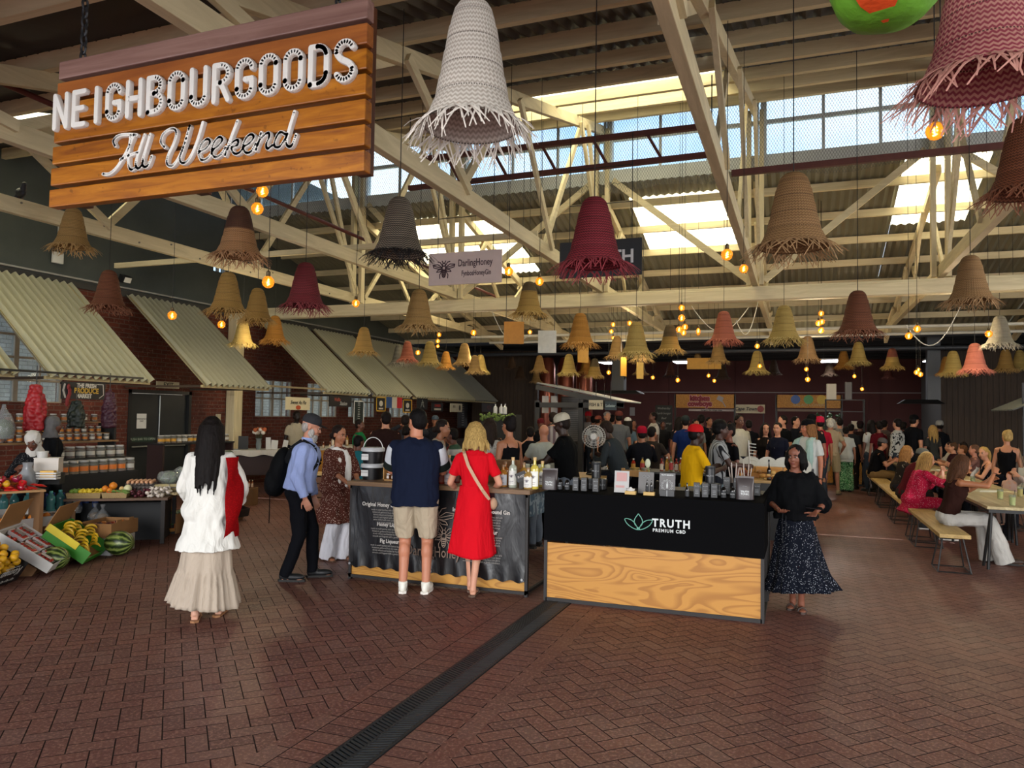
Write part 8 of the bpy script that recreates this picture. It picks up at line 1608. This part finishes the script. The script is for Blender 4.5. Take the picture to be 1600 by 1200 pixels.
for i, (px, top, Y, rz, sk_, tp, hr, kw, lab) in enumerate([
    (919, 644, 22, 20, DK, '8a8580', 'short', dict(hat=('beanie', '8a1820')), 'person with a red cap under the pale hanging sign'), (927, 650, 21.5, 200, MD, '3a3434', 'short', {}, 'person in grey brown far left of the chalkboard'), (935, 650, 20.6, 150, MD, '2a2a2c', 'short', dict(hat=('cap', '8a4a3c')), 'person with a rust cap and white brim far back'),
    (949, 643, 20.2, 30, LT, '7a7672', 'grey', {}, 'grey haired person beneath the blue hanging sign'), (957, 648, 20.9, 170, MD, '5a4c44', 'short', {}, 'person in brown right of the grey haired one'), (967, 643, 17.2, 200, MD, '4a4c4e', 'short', dict(hat=('cap', '4a2420')), 'person in a grey shirt and maroon cap standing far back'),
    (981, 653, 17.8, 190, LT, '4a5c68', 'long', dict(fem=True, hat=('cap', 'a8a6a2')), 'person in pale blue with a white cap and crossbody strap'), (1021, 644, 20, -60, DK, 'a3a09a', 'short', {}, 'person in a white shirt left of the chalkboard'), (1000, 665, 18, 20, MD, '5a4a40', 'short', {}, 'seated looking person left of the red beret'),
    (1062, 651, 18.5, 160, MD, '1c1c22', 'long', dict(fem=True), 'person in black right of the chalkboard'), (1071, 650, 16.5, 190, LT, '13244f', 'short', dict(hat=('cap', '242a2a')), 'person in a bright blue shirt and dark cap right of the chalkboard'), (1087, 655, 18, 30, MD, '7a7c7c', 'short', {}, 'person in grey behind the red backwards cap'),
    (1096, 649, 20, 170, DK, '101214', 'afro', {}, 'person in black between red cap and striped shirt, far back'), (1108, 652, 21, 40, MD, '2a2626', 'short', {}, 'person standing in the food stall under the kitchen board'), (1128, 655, 17.5, 200, DK, '101012', 'short', {}, 'person in black left of the white shirt, far back'),
    (1155, 648, 15.6, 40, '5a382a', 'a39f90', 'short', dict(vox=M_), 'person in an open white shirt standing behind the bread stall'), (1170, 656, 19, 190, DK, '0f0f12', 'short', {}, 'person in black right of the open white shirt'), (1196, 661, 15.6, 10, LT, '16120f', 'long', dict(fem=True, vox=M_), 'person with long dark hair and sunglasses on the head, in black'),
    (1215, 660, 15.2, -15, LT, spotted('8a8a8a', '121420', 14, .25, 'NOISE'), 'lowbun', dict(fem=True, vox=M_), 'person in black and white floral looking down at the bread stall'), (1223, 649, 17.5, -50, LT, '0e0f12', 'short', {}, 'dark bearded person in black behind the floral one'), (1243, 651, 19.5, 60, LT, '15161a', 'short', {}, 'person in dark with raised arm behind the young person'),
    (1268, 648, 16.9, 185, '8a4f3c', '161616', 'short', dict(hat=('cap', '0c0c0e')), 'person in black T-shirt and black cap seen from behind'), (1281, 652, 18, 200, MD, '8a1428', 'short', dict(hat=('beanie', 'a01c38')), 'person in bright red behind the white haired one'), (1312, 653, 22.2, 190, LT, '6a6662', 'short', {}, 'person in grey at the chipboard counter'),
    (1344, 658, 22.0, 170, DK, '1a1012', 'short', dict(hat=('cap', '1c0f12')), 'person in a dark cap at the left of the queue'), (1361, 656, 20.7, 215, DK, 'a3a4a0', 'long', dict(fem=True), 'person with long dark hair and white blouse in the queue'), (1373, 658, 20.6, 205, '7a4c3c', '4a0f16', 'lowbun', dict(fem=True), 'person in a maroon strappy top in the queue'),
    (1382, 656, 22.5, 150, MD, '4a3f3c', 'short', {}, 'person behind the maroon top in the queue'), (1402, 654, 20.5, 235, LT, spotted('141518', '9c9c98', 13, .42, 'NOISE'), 'short', dict(vox=M_, head=(-10, 0)), 'person in a black and white leaf print shirt'), (1412, 659, 21.6, 150, '6a3c30', '5d5f60', 'lowbun', dict(fem=True), 'person in a grey tank top right of the leaf print shirt'),
    (1423, 648, 20.6, 130, LT, '0c0d11', 'short', dict(hat=('cap', '0c0c0e'), lean=8, vox=M_, girth=1.1), 'tall person in black T-shirt and cap looking down'), (1457, 664, 21.0, 200, LT, '33322f', 'long', dict(fem=True), 'blond person in a grey jacket beside the timber cabin'), (1468, 658, 22.6, 200, DK, '14161a', 'short', dict(hat=('beanie', '8a8a88')), 'person with a grey white beanie beside the timber cabin'),
    (990, 656, 21, 20, MD, '3f2c28', 'short', {}, 'person far behind between blue shirt and red beret'), (1036, 658, 22.5, 20, DK, '1a1a1c', 'short', {}, 'person in black beyond the sauce bottles'), (1330, 662, 21.2, 160, MD, '24262a', 'short', {}, 'person behind the chipboard counter end'), (1140, 658, 22, 10, DK, '2a2c30', 'short', {}, 'person far behind the black haired couple'),
    (770, 664, 15, 30, MD, '2a2320', 'short', {}, 'person behind the blond hair at the dark stalls'), (738, 660, 16, 60, MD, '1a1618', 'long', dict(fem=True), 'person at the dark stalls left of the blond hair'), (665, 655, 17, 10, MD, '2a2628', 'short', {}, 'person behind the navy shirt at the far stall')]):
    tp = tp if not isinstance(tp, str) else tp; kw = dict(kw); hc = {'grey': '8f8a84'}.get(hr, '15100e')
    if 'blond' in lab: hc = 'a3814a'
    st(lab, px, top, Y, rz, sk=sk_, top=(tp, 'short' if i % 4 else 'long'), hair=(hr, hc) if hr != 'long' else (hr, hc, .3), bottom=('trousers', ['1d1f26', '2f3640', '26211d'][i % 3]), **kw)
se('person in dark clothes with a red beret behind the peace lily', 1003, 667, 13.2, 200, sk=MD, top=('101116', 'long'), hat=('beanie', '8a1226'), hair=('short', '14100e'))
se('person beside the red beret with dark hair', 1019, 666, 14, 160, sk=MD, top=('2a2420', 'short'), hair=('short', '120d0c'))
se('person in a yellow T-shirt and red backwards cap sitting on a black chair', 1087, 665, 10.0, 122, H=1.74, sk='2f1a12', top=(cloth('c99a10', .85, .7), 'short'), bottom=('trousers', '5a6a72'), hat=('backcap', 'a8181c'), vox=M_, hair=('short', '0b0909'), lean=6, face=False)
t = thing('office_chair', 'black chair the person in yellow sits on', 'chair', (-1.42, 9.95, 0), R(122)); MB().box((0, .0, .42), (.45, .42, .06)).build('seat', rod, t, False, .02); MB().box((0, .27, .72), (.40, .05, .42)).build('backrest', rod, t, False, .02)
for k in range(4): a = k*PI/2+.78; MB().cyl((math.cos(a)*.06, math.sin(a)*.06, .4), (math.cos(a)*.24, math.sin(a)*.24, .0), .014).build('leg', rod, t)
st('person in a black and white striped shirt facing right', 1119, 661, 10.9, 100, H=1.72, sk='3f261d', top=(striped('8f9294', '141519', 22, 0, .72), 'short'), hair=('afro', '0d0b0b'), vox=M_, hands=((.1, -.4, 1.12), (-.1, -.4, 1.12)), lean=5)
st('person in a black top with tied hair facing the striped shirt', 1139, 662, 11.6, -50, fem=True, sk='6a3c2c', top=('0b0b0e', 'short'), hair=('bun', '100c0b'), vox=M_)
def sweater(I):
    T0 = I['T0']; s = I['s']; b = MB(); mt = cloth('8fa8a0', .9, .9)
    b.tube([T0 @ Vector(v) for v in [(.135, -.145, .98), (.15, -.155, 1.12), (.145, -.15, 1.26), (.11, -.10, 1.40), (.07, .03, 1.46), (0, .08, 1.45), (-.07, .03, 1.46), (-.11, -.10, 1.40), (-.145, -.15, 1.26), (-.15, -.155, 1.12), (-.14, -.145, 1.0)]], [.04, .055, .06, .055, .05, .05, .05, .055, .06, .055, .04], 12)
    b.ell(T0 @ Vector((0, .13, 1.25)), (.19, .06, .2)); b.xf(Matrix.Scale(s, 4)); o = solid(b, 'draped_sweater', mt, .011, 2, .01, (12, 12, 8)); o.parent = I['t']; b = MB(); [b.ell(T0 @ Vector((x, -.165, 1.25)), (.022, .006, .03)) for x in (-.02, .03)]; b.xf(Matrix.Scale(s, 4)); b.build('sunglasses', rod, I['t'])
    w = I['wr'][0]*s; MB().tube([w+Vector((math.cos(a)*.033, math.sin(a)*.033, .0)) for a in [2*PI*i/12 for i in range(13)]], .009, 6).build('wristwatch', rod, I['t'])
p = fl(1262, 832); person('young person in white T-shirt, mint sweater over shoulders and black backwards cap', p, -38, H=1.75, sk='a8684a', top=(cloth('b4b6b2', .85, .7), 'short', .84), bottom=('shorts', '141518'), hair=('long', '7a5230', .16), hat=('backcap', '0e0e10'), vox=.010, loose=.018, extras=sweater, face=True, shoes='2a2a2c', head=(-22, 0))
person('white haired person in beige polo shirt and shorts seen from behind', fl(1298, 772), 172, H=1.80, sk='8a5a44', top=(cloth('8f8068', .85, .7), 'short', .88), bottom=('shorts', cloth('7f7258', .85, .6)), hair=('grey', 'b5b0a4'), vox=M_, face=False, shoes='8a7a5c', feet=((.13, -.05), (-.16, .05)), hands=((.22, -.12, .98), (-.22, -.12, .98)))
leaf = NT('leaf_print'); v = leaf.coord(); n = leaf.noise(v, 11, 2, .5, 3.); leaf.base(leaf.ramp(n, [(.36, hexc('1c4a2a')), (.46, hexc('2f8a4a')), (.52, hexc('a9c9a0')), (.58, hexc('1f5a34')), (.7, hexc('0f2418'))], 'CONSTANT')); leaf.set(.85)
person('person in a white top and wide green leaf print trousers seen from behind', fl(1322, 768), 176, H=1.60, fem=True, sk=MD, top=(cloth('a6a9a4', .85, .6), 'short', .80, .03), bottom=('wide', leaf.m), hair=('lowbun', '15100e'), vox=M_, face=False, loose=.02, feet=((.09, 0), (-.09, 0)))
# diners on the aisle side bench (facing +X) and on the cabin side
def bench(lab, px, ty, X, rz, **k):
    p = atX(px, ty, X); k.setdefault('H', 1.68); s = k['H']/1.75; k.setdefault('hands', ((.14, -.42, 1.0/s*.86), (-.14, -.42, 1.0/s*.86))); ln = k.get('lean', 0); off = Matrix.Rotation(R(rz), 3, 'Z') @ Vector((0, -math.sin(R(ln))*.68, 0)); k.setdefault('face', True)
    k.setdefault('feet', ((.12, -.50), (-.12, -.42))); return person(lab, (X-off.x, min(p.y, 19.4+(px % 5)*.1)-off.y), rz, sit=.455, **k)
def wristb(I): MB().tube([I['wr'][1]*I['s']+Vector((math.cos(a)*.03, math.sin(a)*.03, .0)) for a in [2*PI*i/12 for i in range(13)]], .005, 6).build('bracelet', rod, I['t'])
bench('person in a brown sleeveless top and wide white trousers on the nearest bench end', 1503, 716, 1.92, 98, H=1.72, fem=True, sk='9c6444', top=(cloth('2c1814', .85, .5), 'none', .97), bottom=('wide', cloth('b5b2ac', .85, .8)), hair=('long', '4a2f1e', .22), vox=.009, lean=14, head=(0, 6), hands=((.14, -.50, 1.02), (-.10, -.50, 1.14)), feet=((.12, -.52), (-.1, -.62)), extras=wristb, shoes='3a2a22')
pinkm = spotted('c9a4ac', '9a1834', 60, .2)
bench('person in a pink red speckled dress with long blond hair on the bench', 1449, 712, 1.80, 100, H=1.66, fem=True, sk='b0785c', top=(pinkm, 'half', .72, .05), bottom=('trousers', pinkm), hair=('long', '8f6c3c', .38), vox=.0105, lean=18, head=(0, 4), hands=((.08, -.42, 1.0), (-.08, -.42, 1.06)), loose=.02, shoes='17181a')
bench('person in maroon T-shirt, shorts and grey cap behind the pink dress', 1441, 699, 1.9, 100, H=1.72, sk='a06c50', top=('4a1218', 'half'), bottom=('shorts', '2a2622'), hat=('cap', '5a5a54'), vox=M_, lean=24, shoes='17181a', feet=((.12, -.40), (-.2, -.22)))
bench('person in zebra print blouse with very long fair hair on the bench', 1418, 694, 1.85, 96, H=1.66, fem=True, sk='b08468', top=(spotted('a39c90', '241f1c', 22, .3, 'NOISE'), 'long'), hair=('long', '8a6238', .55), vox=M_, lean=14)
bench('person in black T-shirt, tan trousers and grey cap at the far bench end', 1378, 688, 1.75, 92, H=1.76, sk='9a674c', top=(cloth('08080a', .85), 'short'), bottom=('trousers', '6f5838'), hat=('cap', '4a4646'), vox=M_, lean=16, head=(0, 10), girth=1.1, face=False)
for px, top, X, sk_, tp, hr, H_, fem_, lab, kw in [(1537, 701, 3.1, LT, spotted('4a4c5a', '101014', 20, .3), ('pony', 'a3844a'), 1.66, True, 'blond person with ponytail and dark strappy top across the table', dict(vox=M_, slv='strap', lean=12, head=(50, 0))),
    (1504, 693, 3.2, LT, '2f151a', ('short', '5a3a22'), 1.55, False, 'child with sunglasses on the head across the table', dict(vox=M_)), (1489, 691, 3.2, LT, '2f151a', ('short', '4a3220'), 1.6, False, 'child in a maroon shirt eating from white paper across the table', dict(vox=M_)),
    (1522, 694, 3.35, 'a8705a', '6a4a44', ('short', '5a4030'), 1.6, True, 'person with tied-back hair between the child and the ponytail', {}), (1458, 694, 3.2, LT, 'a8a49c', ('short', '2a1c16'), 1.6, False, 'person in white farther along the cabin side bench', {}), (1470, 692, 3.4, MD, '1c1c20', ('long', '1c1512', .3), 1.62, True, 'dark haired person at the far cabin side bench', {})]:
    kw = dict(kw); slv = kw.pop('slv', 'short'); bench(lab, px, top, X, -92, H=H_, fem=fem_, sk=sk_, top=(tp, slv), hair=hr, bottom=('trousers', '1c1e24'), **kw)
o = MB().grid([[Vector((-.16+.04*i, .02*math.sin(i+j), .05*j+.01*math.sin(i*2))) for i in range(9)] for j in range(5)]).build('paper_wrap', pm('b5b2ac', .7)); o.location = (2.75, 14.9, .80); o.rotation_euler = (.4, 0, 1.2); tag(o, 'white paper wrap held up by the child in maroon', 'paper')
p = atX(1577, 733, 3.0); person('baby with reddish hair in pale clothes at the right edge of the table', (3.0, p.y), -60, H=.82, sk='c08c74', top=('b99a8c', 'long'), bottom=('trousers', 'b99a8c'), hair=('short', '8a4a24'), sit=p.z-.47, feet=((.1, -.46), (-.1, -.44)), vox=M_, shoes=None, face=False, girth=1.35)
person('person in pale top holding the baby at the right edge', (3.35, p.y-.12), -80, H=1.66, fem=True, sk='b07c60', top=('a3928a', 'long'), bottom=('trousers', '2a2c34'), hair=('long', '6a4a30', .25), sit=.455, feet=((.12, -.50), (-.12, -.42)), hands=((.10, -.32, 1.0), (-.10, -.30, 1.05)), vox=M_)
def tote(I):
    b = MB(); s = I['s']; b.grid([[Vector((-.30, -.16+.36*i/6, .80+.30*j/6-.04*math.sin(PI*i/6)*(1-j/6))) for i in range(7)] for j in range(7)]); b.grid([[Vector((-.20, -.16+.36*i/6, .80+.30*j/6-.04*math.sin(PI*i/6)*(1-j/6))) for i in range(7)] for j in range(7)]); b.box((-.25, .02, .80), (.1, .36, .02)); b.box((-.25, -.16, .95), (.1, .01, .3)); b.box((-.25, .2, .95), (.1, .01, .3)); b.xf(Matrix.Scale(s, 4)); b.build('tote_bag', pm('a8a594', .7), I['t'])
    strip('bag_strap', [Vector(v)*s for v in [(-.26, -.1, 1.1), (-.17, -.03, 1.44), (-.25, .14, 1.1)]], .025, pm('6a6048', .7), I['t'], .006, (1, 0, 0))
st('blond person in black tank top carrying a white tote bag by the timber cabin', 1573, 672, 14.7, 158, fem=True, sk='a06c4e', top=(cloth('0b0b0d', .85), 'strap', .9), bottom=('trousers', '1a1c22'), hair=('bun', 'a08450'), vox=M_, extras=tote, head=(30, 0))
# white bottles on the far stall shelf
for k, px in enumerate((774, 783, 789)):
    p = atY(px, 650, 17.); bottle(['left', 'middle', 'right'][k]+' white labelled bottle standing above the greenery at the dark stall', p.x, 17., .05, .26, 'c9cac8', '1a1a1a', 'b9b9b4', 'bottle', 'bottle', 'white labelled bottles', .35, 1.78)
t = thing('bar_shelf', 'tall dark bar shelf with greenery below the white labelled bottles', 'shelf', (atY(782, 660, 17).x, 17, 0)); MB().span((-.45, -.15, 0), (.45, .25, 1.77)).build('shelf_body', pm('12110f', .7), t, False); b = MB(); rn = random.Random(4)
for k in range(60): b.ell((-.45+.9*rn.random(), -.17, 1.62+.16*rn.random()), (.05, .03, .035), rotm((rn.random()*3, rn.random()*3, 0)), 6, 4)
b.build('greenery', pm('55692a', .7, .5, 9), t)
for k, (x, y0, lab, w_) in enumerate([(-10.2, 14.9, 'dark stall counter under the fourth awning', 2.0), (-10.2, 17.3, 'dark stall counter under the fifth awning', 1.9), (-10.2, 19.5, 'dark stall counter under the sixth awning', 4.2)]):
    t = thing('awning_counter', lab, 'counter', (x, y0, 0)); MB().span((-.35, 0, 0), (.35, w_, .93)).build('counter_body', pm(['2a211b', '5a1a14', '1c1715'][k], .7), t, False); MB().span((-.38, -.03, .93), (.38, w_+.03, .96)).build('counter_top', pm(['8a8478', '3a2a22', '2a2622'][k], .6), t, False)
    for j in range(5): bottle(['first', 'second', 'third', 'fourth', 'fifth'][j]+' bottle along the '+lab, x-.1+.05*(j % 2), y0+.3+.3*j, .035, .24, ['b9a48a', '5a2a1a', 'b98a3a'][j % 3], 'a32a1c', 'c9b8a0', 'sauce_bottle', 'bottle', 'bottles on awning counter '+['one', 'two', 'three'][k], .3, .961)
bpy.data.scenes.remove(TS)
for c_ in list(bpy.data.meshes):
    if c_.users == 0: bpy.data.meshes.remove(c_)
